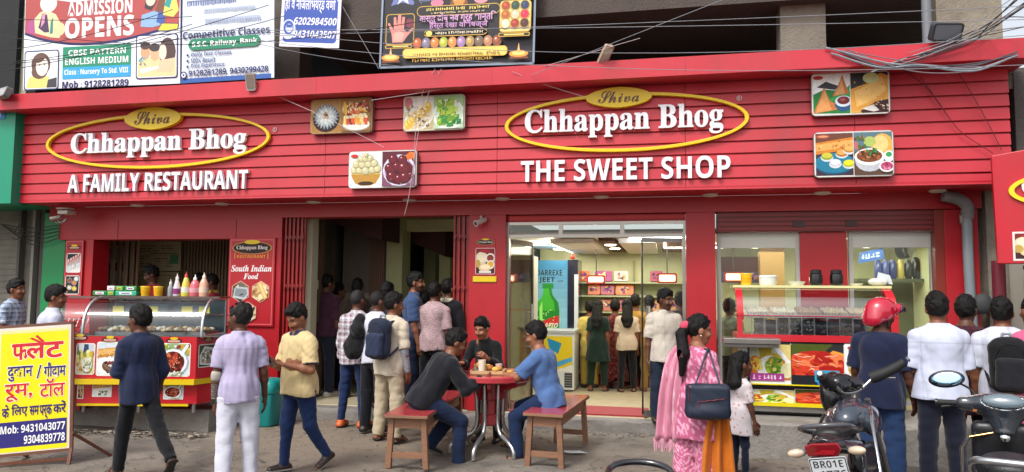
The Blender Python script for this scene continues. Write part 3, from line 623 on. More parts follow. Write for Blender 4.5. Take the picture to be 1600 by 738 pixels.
        d.bg('#1e2a24', '#3a4a3a'); d.p([(.05, .1), (.7, .02), (1, .5), (.9, .85), (.3, .95), (.02, .5)], '#cfd2cc'); d.p([(.15, .2), (.65, .12), (.88, .5), (.8, .75), (.35, .82), (.14, .5)], '#8d9490'); d.bits(26, .2, .2, .8, .75, ['#e2e0d4', '#b87a4a', '#5a6a4a', '#f0ead8'], .04, .09)
    elif kind == 'red':
        d.bg('#6f7a2a', '#4a5418'); d.p([(.4, .55), (1, .5), (1, 1), (.8, 1)], '#2a2a2c'); d.p([(.55, .6), (.8, .85), (1, .78), (1, .5)], '#e09a3a'); d.e(.45, .42, .62, .42, '#b02418'); d.e(.2, .55, .25, .22, '#d6562c')
        for _ in range(20): d.e(r.uniform(.1, .9), r.uniform(.2, .75), r.uniform(.09, .2), r.uniform(.05, .1), r.choice(['#cc3a22', '#e0583a', '#a81c14', '#d84a2c', '#e87a4a']), r.uniform(-.9, .9))
        for _ in range(26): d.e(r.uniform(.08, .92), r.uniform(.2, .8), r.uniform(.04, .1), r.uniform(.006, .012), r.choice(['#f2a888', '#f6c0a0', '#8d140e']), r.uniform(-.9, .9))
    elif kind == 'yellow':
        d.bg('#dfe6ea', '#c9d2b0'); d.p([(.2, 1), (.55, 1), (.5, .55), (.25, .55)], '#b5a024'); d.p([(.7, 1), (1, 1), (1, .6), (.8, .62)], '#d9c67a'); d.p([(.55, .95), (.7, .95), (1, .55), (.9, .5)], '#f2f2f0')
        d.e(.12, .45, .2, .26, '#e07a28'); d.e(.14, .5, .14, .16, '#ecc23c'); d.p([(.45, .1), (1, .1), (.85, .6), (.6, .72)], '#d97a2c'); d.e(.56, .55, .26, .24, '#c9a832'); d.e(.5, .4, .34, .32, '#f0efe8'); d.e(.58, .45, .22, .25, '#7d9a24'); d.bits(40, .42, .25, .78, .62, ['#3a7a2a', '#a8c83a', '#e8d870', '#5a9a2a', '#d8a83a'], .03, .06, .3); d.e(.9, .35, .16, .2, '#e6e0b0'); d.bits(20, .0, .3, .3, .6, ['#f0d84a', '#c85a1e'], .02, .05)
    elif kind == 'idli':
        d.bg('#3a1a20', '#7d1f26'); d.e(.3, .62, .34, .26, '#d8c8a4'); d.e(.32, .66, .28, .19, '#e9dcbc'); d.e(.78, .62, .26, .2, '#e9e4dc'); d.e(.78, .62, .19, .14, '#8d3a2a'); d.e(.8, .36, .2, .18, '#e8e4d8'); d.e(.8, .37, .15, .13, '#d8a82a'); d.e(.48, .24, .34, .16, '#d8c092'); d.e(.5, .27, .26, .1, '#ead9b4'); d.e(.1, .4, .14, .16, '#b89a4a'); d.e(.5, .9, .3, .07, '#a82030')
    elif kind == 'grey':
        d.bg('#3a3a3c', '#6a625a'); d.p([(.1, .2), (.75, .1), (.95, .35), (.9, .7), (.2, .75)], '#b9bfc2'); d.p([(.18, .3), (.72, .2), (.88, .4), (.82, .62), (.25, .66)], '#80888c'); d.p([(.4, .3), (.6, .4), (.7, .38), (.6, .32)], '#2a2a2c'); d.bits(16, .1, .72, .9, .95, ['#d8cdb8', '#8d7a5a', '#4a3a2a'], .05, .09)
    elif kind == 'roll':
        d.bg('#5a3a24', '#cdb48a'); d.bits(26, .02, .1, .98, .95, ['#d9bb86', '#b08a52', '#ead5aa', '#8a5f34'], .09, .17, .4); d.p([(.3, .9), (.55, .95), (.9, .2), (.7, .1)], '#d9ac62'); d.p([(.4, .88), (.5, .92), (.82, .24), (.75, .18)], '#edcf94')
    elif kind == 'meat':
        d.bg('#2c201a', '#1e1a18'); d.bits(30, .02, .05, .98, .95, ['#d8c8a8', '#a88a62', '#efe2c8', '#6a4a30', '#c2a27a'], .1, .18, .5); d.bits(14, .1, .5, .9, .95, ['#2a1e18', '#4a3424'], .06, .12)
    elif kind == 'dark':
        d.bg('#231d1c', '#2f2725')
        for x, y, c in ((.3, .35, '#cfc4b0'), (.68, .3, '#d8b63a'), (.65, .62, '#b87a4a'), (.3, .75, '#7d4a34'), (.8, .85, '#c8d0d4')): d.e(x, y, .2, .15, '#8d8a86'); d.e(x, y, .16, .115, c); d.e(x-.03, y+.02, .08, .05, shade(c, 1.3))
        d.bits(16, .05, .05, .95, .95, ['#a83a2a', '#5a4a34', '#e8dcc8'], .02, .04)
    elif kind == 'rose':
        d.bg('#e6e2de', '#23222c'); d.p([(0, .5), (1, .9), (1, .35), (0, .1)], '#b8a8a8')
        for i in range(5): x = .1+.19*i; y = .55+.08*i; d.p([(x-.07, y-.16), (x+.08, y-.12), (x+.07, y+.18), (x-.08, y+.12)], '#c98a86'); d.p([(x-.05, y+.02), (x+.06, y+.05), (x+.05, y+.16), (x-.05, y+.11)], '#e6c4bc')
        d.p([(0, 0), (1, .25), (1, .52), (0, .3)], '#d0d2d2'); d.bits(10, .1, .1, .9, .4, ['#8d9294', '#f0f0ee'], .03, .06)
    elif kind == 'portrait':
        d.bg('#dfe4ec', '#e8eaf0'); d.p([(.02, 0), (.1, .3), (.4, .42), (.75, .3), (.85, 0)], '#e2d27a'); d.e(.48, .66, .31, .33, '#5c4038'); d.e(.44, .45, .26, .2, '#6a4a40'); d.e(.52, .6, .2, .27, '#efe3d8'); d.e(.44, .64, .03, .015, '#3a2c2a'); d.e(.6, .65, .03, .015, '#3a2c2a'); d.p([(.45, .46), (.58, .44), (.64, .48), (.55, .43)], '#b05a52'); d.e(.42, .83, .2, .12, '#6a4a40', .3); d.p([(.68, 0), (.72, .22), (1, .28), (1, 0)], '#3f3a44')
    elif kind == 'readers':
        d.bg('#d7e4f2', '#e8eef6'); d.p([(0, 0), (0, .4), (.35, .5), (1, .42), (1, 0)], '#e8cf9a'); d.e(.2, .62, .13, .19, '#d8a27a'); d.e(.2, .78, .14, .1, '#4a3a38'); d.e(.45, .56, .12, .17, '#e0b088'); d.e(.45, .72, .15, .1, '#3a2f34'); d.e(.78, .6, .22, .36, '#4a3434'); d.e(.66, .6, .1, .2, '#eed6c4'); d.p([(.5, .12), (.9, .1), (.98, .45), (.62, .4)], '#ecc4a2'); d.p([(.1, .08), (.55, .2), (.55, .26), (.05, .2)], '#f2f2f4'); d.bits(8, .02, .3, .2, .48, ['#3a7a7a', '#8ab0b0'], .03, .06, .2)
def brand_badge(mb, x, y, rx, ry, dark='#2a0f14', txt=True):
    mb.elp(x, y, rx*1.06, ry*1.12, '#b8903a'); mb.elp(x, y, rx, ry, dark); mb.elp(x, y+ry*1.0, rx*.42, ry*.36, '#dcc020')
    if txt: mb.text(style('Chhappan Bhog', 'serif'), x-rx*.82, y-ry*.42, x+rx*.82, y+ry*.4, '#e8dcd4', z=None)
def small_badge(mb, x, y, rx, ry):
    mb.elp(x, y, rx, ry, '#3f1215'); mb.elp(x, y+ry*.75, rx*.5, ry*.45, '#d9bb1e'); mb.rect(x-rx*.75, y-ry*.32, x+rx*.75, y+ry*.2, '#d6a49a'); mb.rect(x-rx*.6, y-ry*.6, x+rx*.6, y-ry*.45, '#c98a2a')

def scribble(q, x0, y0, x1, y1, c, seed=1):
    r = random.Random(seed); x = x0; h = y1-y0
    while x < x1-h*.2:
        wd = h*r.uniform(.35, .75); k = r.random()
        if k < .14: x += h*.5; continue
        t = h*.2
        for _ in range(r.choice((2, 3))):
            if r.random() < .5: a = x+r.uniform(0, wd-t); q.rect(a, y0+h*r.uniform(0, .2), min(a+t, x1), y1-h*r.uniform(0, .2), c)
            else: b = y0+r.uniform(0, h-t); q.rect(x, b, min(x+wd, x1), b+t, c)
        x += wd+h*.16

# ================================================================== signs on the fascia
def shop_sign(name, label, ring, oval, txt, sub, subtxt, reg):
    y = YF
    x0, z0, x1, z1 = bx(*ring, y)
    g = thing(name, label, 'sign', ((x0+x1)/2, y, z0)); F_ = frame((0, y-.002, 0))
    # the ring follows the board, so it leans with it only by perspective
    t = .042; cx, cz, a, b_ = (x0+x1)/2, (z0+z1)/2, (x1-x0)/2, (z1-z0)/2
    q = MB(F_); q.band(elpts(cx, cz, a, b_, 96), elpts(cx, cz, a-t*1.15, b_-t, 96), .05, '#e8c400'); q.build('oval_ring', 'letter', g, bevel=.004)
    ox0, oz0, ox1, oz1 = bx(*oval, y); ox, oz, oa, ob = (ox0+ox1)/2, (oz0+oz1)/2, (ox1-ox0)/2, (oz1-oz0)/2
    pts = [(ox+oa*(abs(math.cos(k))**1.25)*math.copysign(1, math.cos(k)), oz+ob*math.sin(k)) for k in [2*math.pi*i/72 for i in range(72)]]
    q = MB(F_); q.plate(pts, .065, '#e3c000'); q.build('name_plate', 'letter', g, bevel=.004)
    q = MB(F_); q.text(style('Shiva', 'script'), ox-oa*.62, oz-ob*.52, ox+oa*.62, oz+ob*.62, '#5a2410', ext=.006, z=.065, res=4); q.build('script_lettering', 'letter', g)
    lx0 = at(txt[0], txt[1], y=y); lx1 = at(txt[2], txt[3], y=y)
    cap = txt[4]; q = MB(F_)
    v, f = glyphs(style('Chhappan Bhog', 'serif'), .012, 4, .5); zl = lx0.z
    h = cap/.66   # cap height to em
    q.text(style('Chhappan Bhog', 'serif'), lx0.x, zl-.215*cap/.675, lx1.x, zl+cap*1.06, '#e9e9ef', bold=.012, ext=.05, z=.0, res=4)
    q.build('lettering', 'letter', g, bevel=0)
    sx0, sz0, sx1, sz1 = bx(*sub, y); q = MB(F_)
    q.text(style(subtxt, 'sans'), sx0, sz0, sx1, sz1, '#e9e9ef', ext=.05, z=.0, res=4); q.build('tagline', 'letter', g)
    r = at(*reg, y=y); q = MB(F_); q.band(elpts(r.x, r.z, .034, .034, 20), elpts(r.x, r.z, .026, .026, 20), .008, '#d9b0b4'); q.text(style('R', 'sans'), r.x-.014, r.z-.018, r.x+.014, r.z+.018, '#d9b0b4', z=.008); q.build('registered_mark', 'letter', g)
    return g
shop_sign('shop_sign', 'white and yellow raised sign reading Chhappan Bhog a family restaurant', (76, 178, 424, 264), (199, 169, 287, 204), (114, 241, 387, 236, .285), (110, 270, 390, 299), 'A FAMILY RESTAURANT', (430, 203))
shop_sign('shop_sign', 'white and yellow raised sign reading Chhappan Bhog the sweet shop', (790, 146, 1170, 238), (916, 138, 1019, 170), (821, 209, 1130, 203, .285), (815, 248, 1141, 282), 'THE SWEET SHOP', (1155, 154))

def food_panel(u0, v0, u1, v1, kinds, label, seed, border='#d8d4d0'):
    y = YF-.005; x0, z0, x1, z1 = bx(u0, v0, u1, v1, y); F_ = frame((0, y, 0))
    g = thing('dish_sign', label, 'food sign', ((x0+x1)/2, y, z0), group='dish photo panels on the fascia')
    q = MB(F_); q.plate(rrpts(x0, z0, x1, z1, .05, 6), .07, '#7a6f6a'); q.build('box', 'plastic', g)
    q = MB(F_); q.n = .071; q.rr(x0+.004, z0+.004, x1-.004, z1-.004, .047, border, 6); b_ = .02; xm = (x0+x1)/2 if len(kinds) > 1 else x1
    pic(q, kinds[0], x0+b_, z0+b_, xm-.004, z1-b_, seed)
    if len(kinds) > 1: pic(q, kinds[1], xm+.004, z0+b_, x1-b_, z1-b_, seed+1)
    q.build('dish_photo', 'photo', g)
food_panel(489, 156, 585, 210, ('lotus', 'mixsweet'), 'panel with a silver petal sweet and a dish of mixed coloured sweets', 11, '#b08a54')
food_panel(633, 151, 729, 206, ('ghee', 'green'), 'panel with yellow nut sweets and bright green sweets', 13, '#d3cdb8')
food_panel(548, 237, 654, 295, ('rasgulla', 'gulab'), 'panel with a bowl of white balls and dark red syrup balls', 15)
food_panel(1266, 115, 1388, 182, ('samosa', 'dosa'), 'panel with two samosas and a folded crisp dosa', 17)
food_panel(1270, 207, 1394, 278, ('thali', 'bowl'), 'panel with a blue plate of dips and a white bowl of noodles', 19)

q = MB(NSF); q.n = .122
for a_, k_ in ((.16, 'idli'), (.5, 'gulab')): q.rect(a_-.02, NSZ+.03, a_+.33, NSZ+.34, '#d8d4d0'); pic(q, k_, a_, NSZ+.05, a_+.31, NSZ+.32, 4)
q.build('dish_photo', 'photo', NSP)
# lettered panels on the shop front
def wall_panel(name, label, u0, v0, u1, v1, y, draw, base=RED, d=.03, cat='sign'):
    x0, z0, x1, z1 = bx(u0, v0, u1, v1, y); F_ = frame((x0, y, z0)); g = thing(name, label, cat, ((x0+x1)/2, y, z0)); W_, H_ = x1-x0, z1-z0
    q = MB(F_); q.plate([(0, 0), (W_, 0), (W_, H_), (0, H_)], d, base); q.build('board', 'paint', g, bevel=.004)
    q = MB(F_); q.n = d+.001; draw(q, W_, H_); q.build('print', 'print', g); return g
def outline(q, x0, y0, x1, y1, t, c): q.rect(x0, y0, x1, y0+t, c); q.rect(x0, y1-t, x1, y1, c); q.rect(x0, y0+t, x0+t, y1-t, c); q.rect(x1-t, y0+t, x1, y1-t, c)
def hexa(q, kind, cx, cy, r, seed):
    q.poly([(cx+r*1.07*math.cos(R(90+60*i)), cy+r*1.07*math.sin(R(90+60*i))) for i in range(6)], '#d9a28a')
    P = MB(); P.n = q.n; pic(P, kind, cx-r, cy-r, cx+r, cy+r, seed)
    # keep only what falls inside the hexagon
    def clip(poly):
        for i in range(6):
            a = R(60+60*i); nx, ny = math.cos(a-R(30)+R(30)), math.sin(a-R(30)+R(30)); nx, ny = math.cos(R(60*i)), math.sin(R(60*i)); lim = r*.866; out = []
            for k in range(len(poly)):
                p, s_ = poly[k-1], poly[k]; dp = (p[0]-cx)*nx+(p[1]-cy)*ny-lim; ds = (s_[0]-cx)*nx+(s_[1]-cy)*ny-lim
                if (dp < 0) != (ds < 0): t = dp/(dp-ds); out.append((p[0]+(s_[0]-p[0])*t, p[1]+(s_[1]-p[1])*t))
                if ds <= 0: out.append(s_)
            poly = out
            if len(poly) < 3: return None
        return poly
    for f, c in zip(P.F, P.K):
        pl = clip([P.V[i][:2] for i in f])
        if pl: q.add([(x, y, P.V[f[0]][2]) for x, y in pl], [tuple(range(len(pl)))], c)
    q.n = P.n
def d_south(q, W_, H_):
    outline(q, W_*.03, H_*.02, W_*.97, H_*.98, .012, '#d2646a'); brand_badge(q, W_*.5, H_*.885, W_*.41, H_*.066)
    q.rect(W_*.12, H_*.76, W_*.14, H_*.83, '#c98a3a'); q.rect(W_*.84, H_*.76, W_*.86, H_*.83, '#c98a3a'); q.text(style('RESTAURANT', 'sans'), W_*.18, H_*.77, W_*.8, H_*.805, '#d9923a')
    q.text(style('South Indian', 'italic'), W_*.06, H_*.615, W_*.94, H_*.69, '#efe6e6', bold=.012); q.text(style('Food', 'italic'), W_*.34, H_*.53, W_*.66, H_*.595, '#efe6e6', bold=.012)
    r = W_*.2
    hexa(q, 'grey', W_*.28, H_*.39, r, 4); hexa(q, 'roll', W_*.72, H_*.39, r, 5); hexa(q, 'meat', W_*.46, H_*.155, r, 6)
wall_panel('menu_sign', 'tall red menu board reading South Indian Food with three hexagon photos', 358, 372, 430, 510, YW-.002, d_south)
def d_strip(q, W_, H_):
    outline(q, .01, .01, W_-.01, H_-.01, .012, '#d2646a'); small_badge(q, W_*.5, H_*.87, W_*.36, H_*.045)
    q.rr(W_*.1, H_*.42, W_*.9, H_*.77, .03, '#e6e0dc'); pic(q, 'rose', W_*.14, H_*.435, W_*.86, H_*.755, 3); q.rr(W_*.1, H_*.03, W_*.9, H_*.37, .03, '#d9d2cc'); pic(q, 'dark', W_*.14, H_*.045, W_*.86, H_*.355, 4)
wall_panel('menu_strip', 'narrow red strip with two small dish photos on the green bordered pillar', 103, 376, 131, 463, YW-.002, d_strip)
def d_small(q, W_, H_):
    brand_badge(q, W_*.5, H_*.9, W_*.44, H_*.075, txt=True); q.rr(0, 0, W_, H_*.74, .02, '#d3a0a0'); pic(q, 'idli', .012, .012, W_-.012, H_*.74-.012, 8); q.rect(W_*.2, H_*.04, W_*.8, H_*.1, '#d8d0cc')
wall_panel('menu_picture', 'small menu picture with pale cakes on the red pillar by the door', 743, 373, 774, 429, YW-.002, d_small, d=.008)
wall_panel('yellow_plate', 'small blank yellow plate below the menu picture on the red pillar', 739, 432, 776, 441, YW-.002, lambda q, W_, H_: q.rect(.01, .01, W_-.01, H_-.01, '#d8bc1c'), base='#cdb016', d=.015)

# ================================================================== banners above the fascia
def banner(name, label, corners, y, draw, tilt=0., base='#dfe6ee', frame_c=None, d=.015, rz=0.):
    """corners: pixel of bottom left, bottom right, top left (may lie outside the picture)"""
    a, b_, c = [at(u, v, y=y) for u, v in corners]; F_ = frame((a.x, y, a.z), (b_.x-a.x, rz, b_.z-a.z), (c.x-a.x, -tilt, c.z-a.z))
    W_, H_ = math.hypot(b_.x-a.x, b_.z-a.z), math.hypot(c.x-a.x, c.z-a.z)
    g = thing(name, label, 'banner', tuple(a)); q = MB(F_); q.plate([(0, 0), (W_, 0), (W_, H_), (0, H_)], d, base); q.build('sheet', 'banner', g)
    q = MB(F_); q.n = d+.001; draw(q, W_, H_); q.build('print', 'banner', g)
    if frame_c:
        q = MB(F_)
        for p0, p1 in (((0, 0), (W_, 0)), ((W_, 0), (W_, H_)), ((W_, H_), (0, H_)), ((0, H_), (0, 0))): q.bar((*p0, .02), (*p1, .02), .03, .03, frame_c, up=(0, 0, 1))
        q.build('frame', 'steel', g)
    return g
NAVY = '#1d1b5e'
def d_admission(q, W_, H_):
    # photo box: x 0..1 is u 37..282, y 0..1 is v 140..-20
    X_ = lambda u: (u-37)/(282-37)*W_
    Y_ = lambda v: (138.6-v)/164*H_
    arc = lambda dv: [(X_(38+i*24.2), Y_(50+dv+22*math.sin(math.pi*(i/10)**.85))) for i in range(11)]
    q.poly([(X_(282), Y_(-20)), (X_(38), Y_(-20))]+arc(2), NAVY); q.poly([(X_(282), Y_(-20)), (X_(38), Y_(-20))]+arc(-2), '#b04a4a')
    q.poly([(X_(85), Y_(-20)), (X_(90), Y_(0)), (X_(115), Y_(5)), (X_(160), Y_(3)), (X_(215), Y_(-4)), (X_(230), Y_(-20))], '#dfe6f0')
    q.text(style('ADMISSION', 'sans'), X_(107), Y_(27), X_(209), Y_(4), '#eef0f6', bold=.01); q.text(style('OPENS', 'sans'), X_(103), Y_(62), X_(212), Y_(30), '#eef0f6', bold=.015)
    # drawn pupils at both ends
    q.poly([(X_(41), Y_(48)), (X_(42), Y_(33)), (X_(52), Y_(25)), (X_(56), Y_(52))], '#b0508c')
    q.poly([(X_(55), Y_(50)), (X_(53), Y_(28)), (X_(62), Y_(18)), (X_(72), Y_(14)), (X_(88), Y_(22)), (X_(98), Y_(40)), (X_(95), Y_(60)), (X_(80), Y_(58))], '#e4d6a8'); q.poly([(X_(60), Y_(42)), (X_(66), Y_(20)), (X_(74), Y_(22)), (X_(78), Y_(50)), (X_(70), Y_(50))], '#4a3058'); q.poly([(X_(66), Y_(22)), (X_(71), Y_(17)), (X_(70), Y_(34)), (X_(64), Y_(42))], '#d890b8'); q.poly([(X_(80), Y_(34)), (X_(84), Y_(26)), (X_(84), Y_(52)), (X_(79), Y_(53))], '#2a8a80'); q.elp(X_(76), Y_(4), .17, .16, '#efe6d8'); q.poly([(X_(66), Y_(-4)), (X_(84), Y_(-4)), (X_(88), Y_(-18)), (X_(64), Y_(-18))], '#e9e4da'); q.elp(X_(94), Y_(46), .12, .12, '#e0cfa0')
    q.poly([(X_(228), Y_(22)), (X_(230), Y_(0)), (X_(244), Y_(-4)), (X_(246), Y_(14)), (X_(238), Y_(26))], '#3a2c36'); q.elp(X_(237), Y_(10), .09, .1, '#e8d2c0'); q.poly([(X_(222), Y_(50)), (X_(224), Y_(32)), (X_(246), Y_(26)), (X_(258), Y_(48)), (X_(240), Y_(52))], '#8ab0dc'); q.poly([(X_(246), Y_(44)), (X_(250), Y_(26)), (X_(260), Y_(28)), (X_(258), Y_(50))], '#3c5ca8'); q.poly([(X_(244), Y_(28)), (X_(250), Y_(10)), (X_(262), Y_(6)), (X_(260), Y_(30))], '#7a4a34')
    q.elp(X_(258), Y_(-2), .15, .13, '#f0ecdc'); q.poly([(X_(256), Y_(34)), (X_(260), Y_(10)), (X_(276), Y_(10)), (X_(280), Y_(28)), (X_(272), Y_(38))], '#e3d66a'); q.poly([(X_(258), Y_(20)), (X_(262), Y_(8)), (X_(270), Y_(10)), (X_(266), Y_(24))], '#1f9a9a'); q.poly([(X_(248), Y_(58)), (X_(254), Y_(46)), (X_(280), Y_(48)), (X_(279), Y_(57)), (X_(262), Y_(60))], NAVY); q.poly([(X_(249), Y_(57)), (X_(255), Y_(47)), (X_(279), Y_(49)), (X_(278), Y_(56)), (X_(262), Y_(58))], '#e0d04a')
    q.rect(X_(101), Y_(107), X_(208), Y_(75), '#138a68'); q.rect(X_(101), Y_(125), X_(208), Y_(107), '#2a9fd8')
    q.text(style('CBSE PATTERN', 'sans'), X_(110), Y_(89), X_(200), Y_(80), '#f2f6f4'); q.text(style('ENGLISH MEDIUM', 'sans'), X_(105), Y_(103), X_(204), Y_(93), '#f2f6f4'); q.text(style('Class : Nursery To Std. VIII', 'sans'), X_(104), Y_(121), X_(204), Y_(110), '#f2f6f4')
    q.text(style('Mob : 9128281289', 'sans'), X_(101), Y_(139), X_(205), Y_(128), NAVY, bold=.008)
    for u0, u1, v0, v1, k in ((39, 95, 78, 141, 'portrait'), (216, 279, 63, 131, 'readers')):
        q.rr(X_(u0), Y_(v1)+.01, X_(u1), Y_(v0), .05, NAVY); q.rr(X_(u0)+.02, Y_(v1)+.03, X_(u1)-.02, Y_(v0)-.02, .04, '#e6ebf2'); pic(q, k, X_(u0)+.035, Y_(v1)+.045, X_(u1)-.035, Y_(v0)-.035, 2)
banner('school_banner', 'white and brick red school banner reading Admission Opens', ((37, 141), (282, 131), (41, -20)), 10.25, d_admission)
def d_classes(q, W_, H_):
    X_ = lambda u: (u-283)/(429-283)*W_
    Y_ = lambda v: (129-v)/154*H_
    q.rect(0, Y_(200) if False else 0, .02, H_, NAVY); q.rect(0, 0, W_*.97, H_*.045, '#2a5aa8')
    rnd = random.Random(9)
    for v, a, b_, h, c in ((5, 292, 370, 8, '#6a78a8'), (19, 320, 400, 6, '#b4bfd4'), (36, 322, 408, 8, '#a9b6cf')):
        u = a
        while u < b_: wd = rnd.uniform(1.5, 4); q.rect(X_(u), Y_(v+h/2*rnd.uniform(.5, 1)), X_(u+wd*.6), Y_(v-h/2), c); u += wd
        q.rect(X_(a), Y_(v-h/2), X_(b_), Y_(v-h/2-1.2), c)
    q.text(style('Competitive Classes', 'sans'), X_(287), Y_(64), X_(423), Y_(48), NAVY); q.rr(X_(296), Y_(79), X_(409), Y_(61), .1, '#12805e'); q.text(style('S.S.C, Railway, Bank', 'sans'), X_(302), Y_(76), X_(404), Y_(65), '#f2f6f4')
    for t, v in (('Daily Test Classes', 86), ('100% Result', 95), ('Free Experience', 104)):
        wd = len(t)*3.55; q.elp(X_(295), Y_(v), .02, .02, NAVY); q.text(style(t, 'oblique'), X_(300), Y_(v+4), X_(300+wd), Y_(v-4), '#4a5584')
    q.elp(X_(289), Y_(117), .06, .06, NAVY); q.elp(X_(289), Y_(117), .04, .04, '#dfe6ee'); q.elp(X_(289), Y_(117), .018, .018, NAVY); q.text(style('9128281289, 9430299428', 'sans'), X_(297), Y_(121), X_(421), Y_(110), NAVY, bold=.006)
banner('classes_banner', 'pale blue banner reading Competitive Classes beside the school banner', ((283, 131), (429, 122), (285, -20)), 10.24, d_classes, base='#d3e0ec')
def d_phone(q, W_, H_):
    q.rr(.05, .07, W_-.05, H_, .06, '#2f4fa8'); q.text('हा वा लिए', W_*.1, H_*.53, W_*.88, H_*.76, '#e8ecf6', bold=.02) if False else None
    q.text('हो व निजलाभयर्ड वणि', W_*.06, H_*.55, W_*.95, H_*.82, '#eef0f8', bold=.015)
    q.elp(W_*.14, H_*.28, .12, .16, '#c9d4ec'); q.elp(W_*.14, H_*.31, .085, .11, '#2f4fa8'); q.elp(W_*.15, H_*.3, .06, .07, '#c9d4ec'); q.poly([(W_*.1, H_*.31), (W_*.2, H_*.31), (W_*.19, H_*.36), (W_*.11, H_*.36)], '#2f4fa8')
    q.text(style('6202984500', 'sans'), W_*.22, H_*.36, W_*.93, H_*.48, '#eef0f8', shear=.15); q.text(style('9431043507', 'sans'), W_*.22, H_*.15, W_*.93, H_*.27, '#eef0f8', shear=.15)
banner('phone_sign', 'blue hanging sign with two white phone numbers', ((437, 73), (530, 76), (443, -22)), 10.15, d_phone, base='#dfe3ee')
def d_astro(q, W_, H_):
    X_ = lambda u: (u-80)/(1500-80)*W_
    Y_ = lambda v: (640-v)/860*H_
    GO, LG = '#c9a23a', '#e3cf6a'
    def gold(u0, v0, u1, v1, r=.05, c2='#14121e', t=.012): q.rr(X_(u0), Y_(v1), X_(u1), Y_(v0), r, GO); q.rr(X_(u0)+t, Y_(v1)+t, X_(u1)-t, Y_(v0)-t, r*.8, c2)
    q.rect(.03, .03, W_-.03, H_, '#17151f')
    gold(118, 145, 392, 430); q.poly([(X_(u), Y_(v)) for u, v in ((185, 410), (175, 330), (135, 230), (150, 225), (195, 290), (190, 175), (212, 172), (225, 265), (232, 155), (262, 155), (262, 265), (275, 172), (298, 175), (292, 290), (325, 320), (375, 275), (382, 295), (330, 350), (285, 410))], '#e08a80'); q.poly([(X_(u), Y_(v)) for u, v in ((200, 400), (190, 330), (240, 300), (300, 330), (270, 400))], '#f0a89a'); q.elp(X_(345), Y_(235), .06, .07, '#7a2a44')
    gold(118, 430, 375, 465, .02); q.rect(X_(190), Y_(452), X_(340), Y_(440), LG)
    q.poly([(X_(u), Y_(v)) for u, v in ((160, 70), (200, -40), (330, -40), (385, 50), (370, 70), (270, 40))], '#6a78b0'); q.poly([(X_(u), Y_(v)) for u, v in ((220, 60), (260, -60), (300, -60), (330, 60), (270, 20))], '#cfd4ea'); q.bits = None
    for u, v in ((420, 40), (1080, 10)): q.text('ज्योतिष केन्द्र', X_(u), Y_(v+20), X_(u+190), Y_(v-50), '#9aa4d8', shear=.2 if u < 800 else -.25)
    q.elp(X_(600), Y_(60), .1, .06, '#c87a94'); q.elp(X_(1010), Y_(40), .11, .07, '#d890a0'); q.poly([(X_(u), Y_(v)) for u, v in ((720, 90), (750, -60), (860, -60), (890, 90))], '#7a4a26'); q.elp(X_(805), Y_(20), .1, .13, '#c98a44')
    for k in range(6): q.elp(X_(770+k*15), Y_(30-20*(k % 3)), .02, .03, '#e8c07a')
    gold(410, 85, 1190, 180, .08); scribble(q, X_(500), Y_(135), X_(1100), Y_(102), LG, 1); scribble(q, X_(550), Y_(165), X_(1050), Y_(147), '#d8c890', 2)
    q.text('वास्तु दोष नव ग्रह शान्ति', X_(445), Y_(260), X_(1160), Y_(160), '#cfa0cc', bold=.02); q.text('हस्त रेखा विशेषज्ञ', X_(540), Y_(315), X_(1080), Y_(235), '#b88abc', bold=.02)
    gold(490, 315, 1080, 375, .06); q.elp(X_(540), Y_(345), .05, .04, LG); scribble(q, X_(600), Y_(358), X_(1040), Y_(332), '#e4dcc0', 3)
    cs = ['#b8592c', '#7a7488', '#c87a3a', '#a8b03a', '#d08a44', '#9a7aa8', '#a88a4a', '#6a5a48', '#b07a58', '#8a4a2a']
    for k in range(10): u = 435+k*82; q.elp(X_(u), Y_(435), .075, .09, '#2c2422'); q.elp(X_(u), Y_(432), .065, .08, cs[k]); q.elp(X_(u-8), Y_(425), .035, .04, shade(cs[k], 1.5)); q.elp(X_(u-12), Y_(415), .012, .014, '#f4e6d0')
    gold(300, 480, 1270, 570, .06, LG); scribble(q, X_(380), Y_(555), X_(1200), Y_(527), '#8a6a2a', 4); scribble(q, X_(400), Y_(608), X_(1140), Y_(580), GO, 5)
    gold(1195, 88, 1478, 372, .06, '#e6d489')
    gc = ['#a8442a', '#2a4a3a', '#2c3a5a', '#b0622a', '#c9c4a0', '#c8304a', '#e8e0b8', '#9a3a24', '#4a2a24']
    for k in range(9): u, v = 1250+(k % 3)*85, 135+(k//3)*80; q.elp(X_(u), Y_(v+5), .075, .08, '#b89a4a'); q.elp(X_(u), Y_(v), .06, .065, gc[k]); q.elp(X_(u-8), Y_(v-10), .02, .02, shade(gc[k], 2.2))
    gold(1190, 376, 1470, 412, .02); q.rect(X_(1240), Y_(400), X_(1420), Y_(388), LG)
    for u in (195, 1375): q.poly([(X_(u-80), Y_(610)), (X_(u-60), Y_(560)), (X_(u+60), Y_(560)), (X_(u+90), Y_(610))], '#7a4020'); q.elp(X_(u), Y_(565), .14, .05, '#e89a3a'); q.elp(X_(u), Y_(560), .1, .03, '#f8dc7a'); q.poly([(X_(u-14), Y_(555)), (X_(u), Y_(470)), (X_(u+14), Y_(555))], '#ffc27a')
    q.poly([(X_(1250), Y_(75)), (X_(1300), Y_(-20)), (X_(1480), Y_(-40)), (X_(1480), Y_(70))], '#8a5a3a')
    for k in range(8): q.elp(X_(1290+k*25), Y_(50-30*(k % 2)), .04, .045, ['#c98a5a', '#5a3424', '#e0b080'][k % 3])
banner('palmistry_banner', 'black and gold banner with a palm, gems and lamps in a thin frame', ((595, 107), (834, 100), (601, -37)), 10.1, d_astro, base='#17151f', frame_c='#7a8290')
def d_clear(q, W_, H_): pass

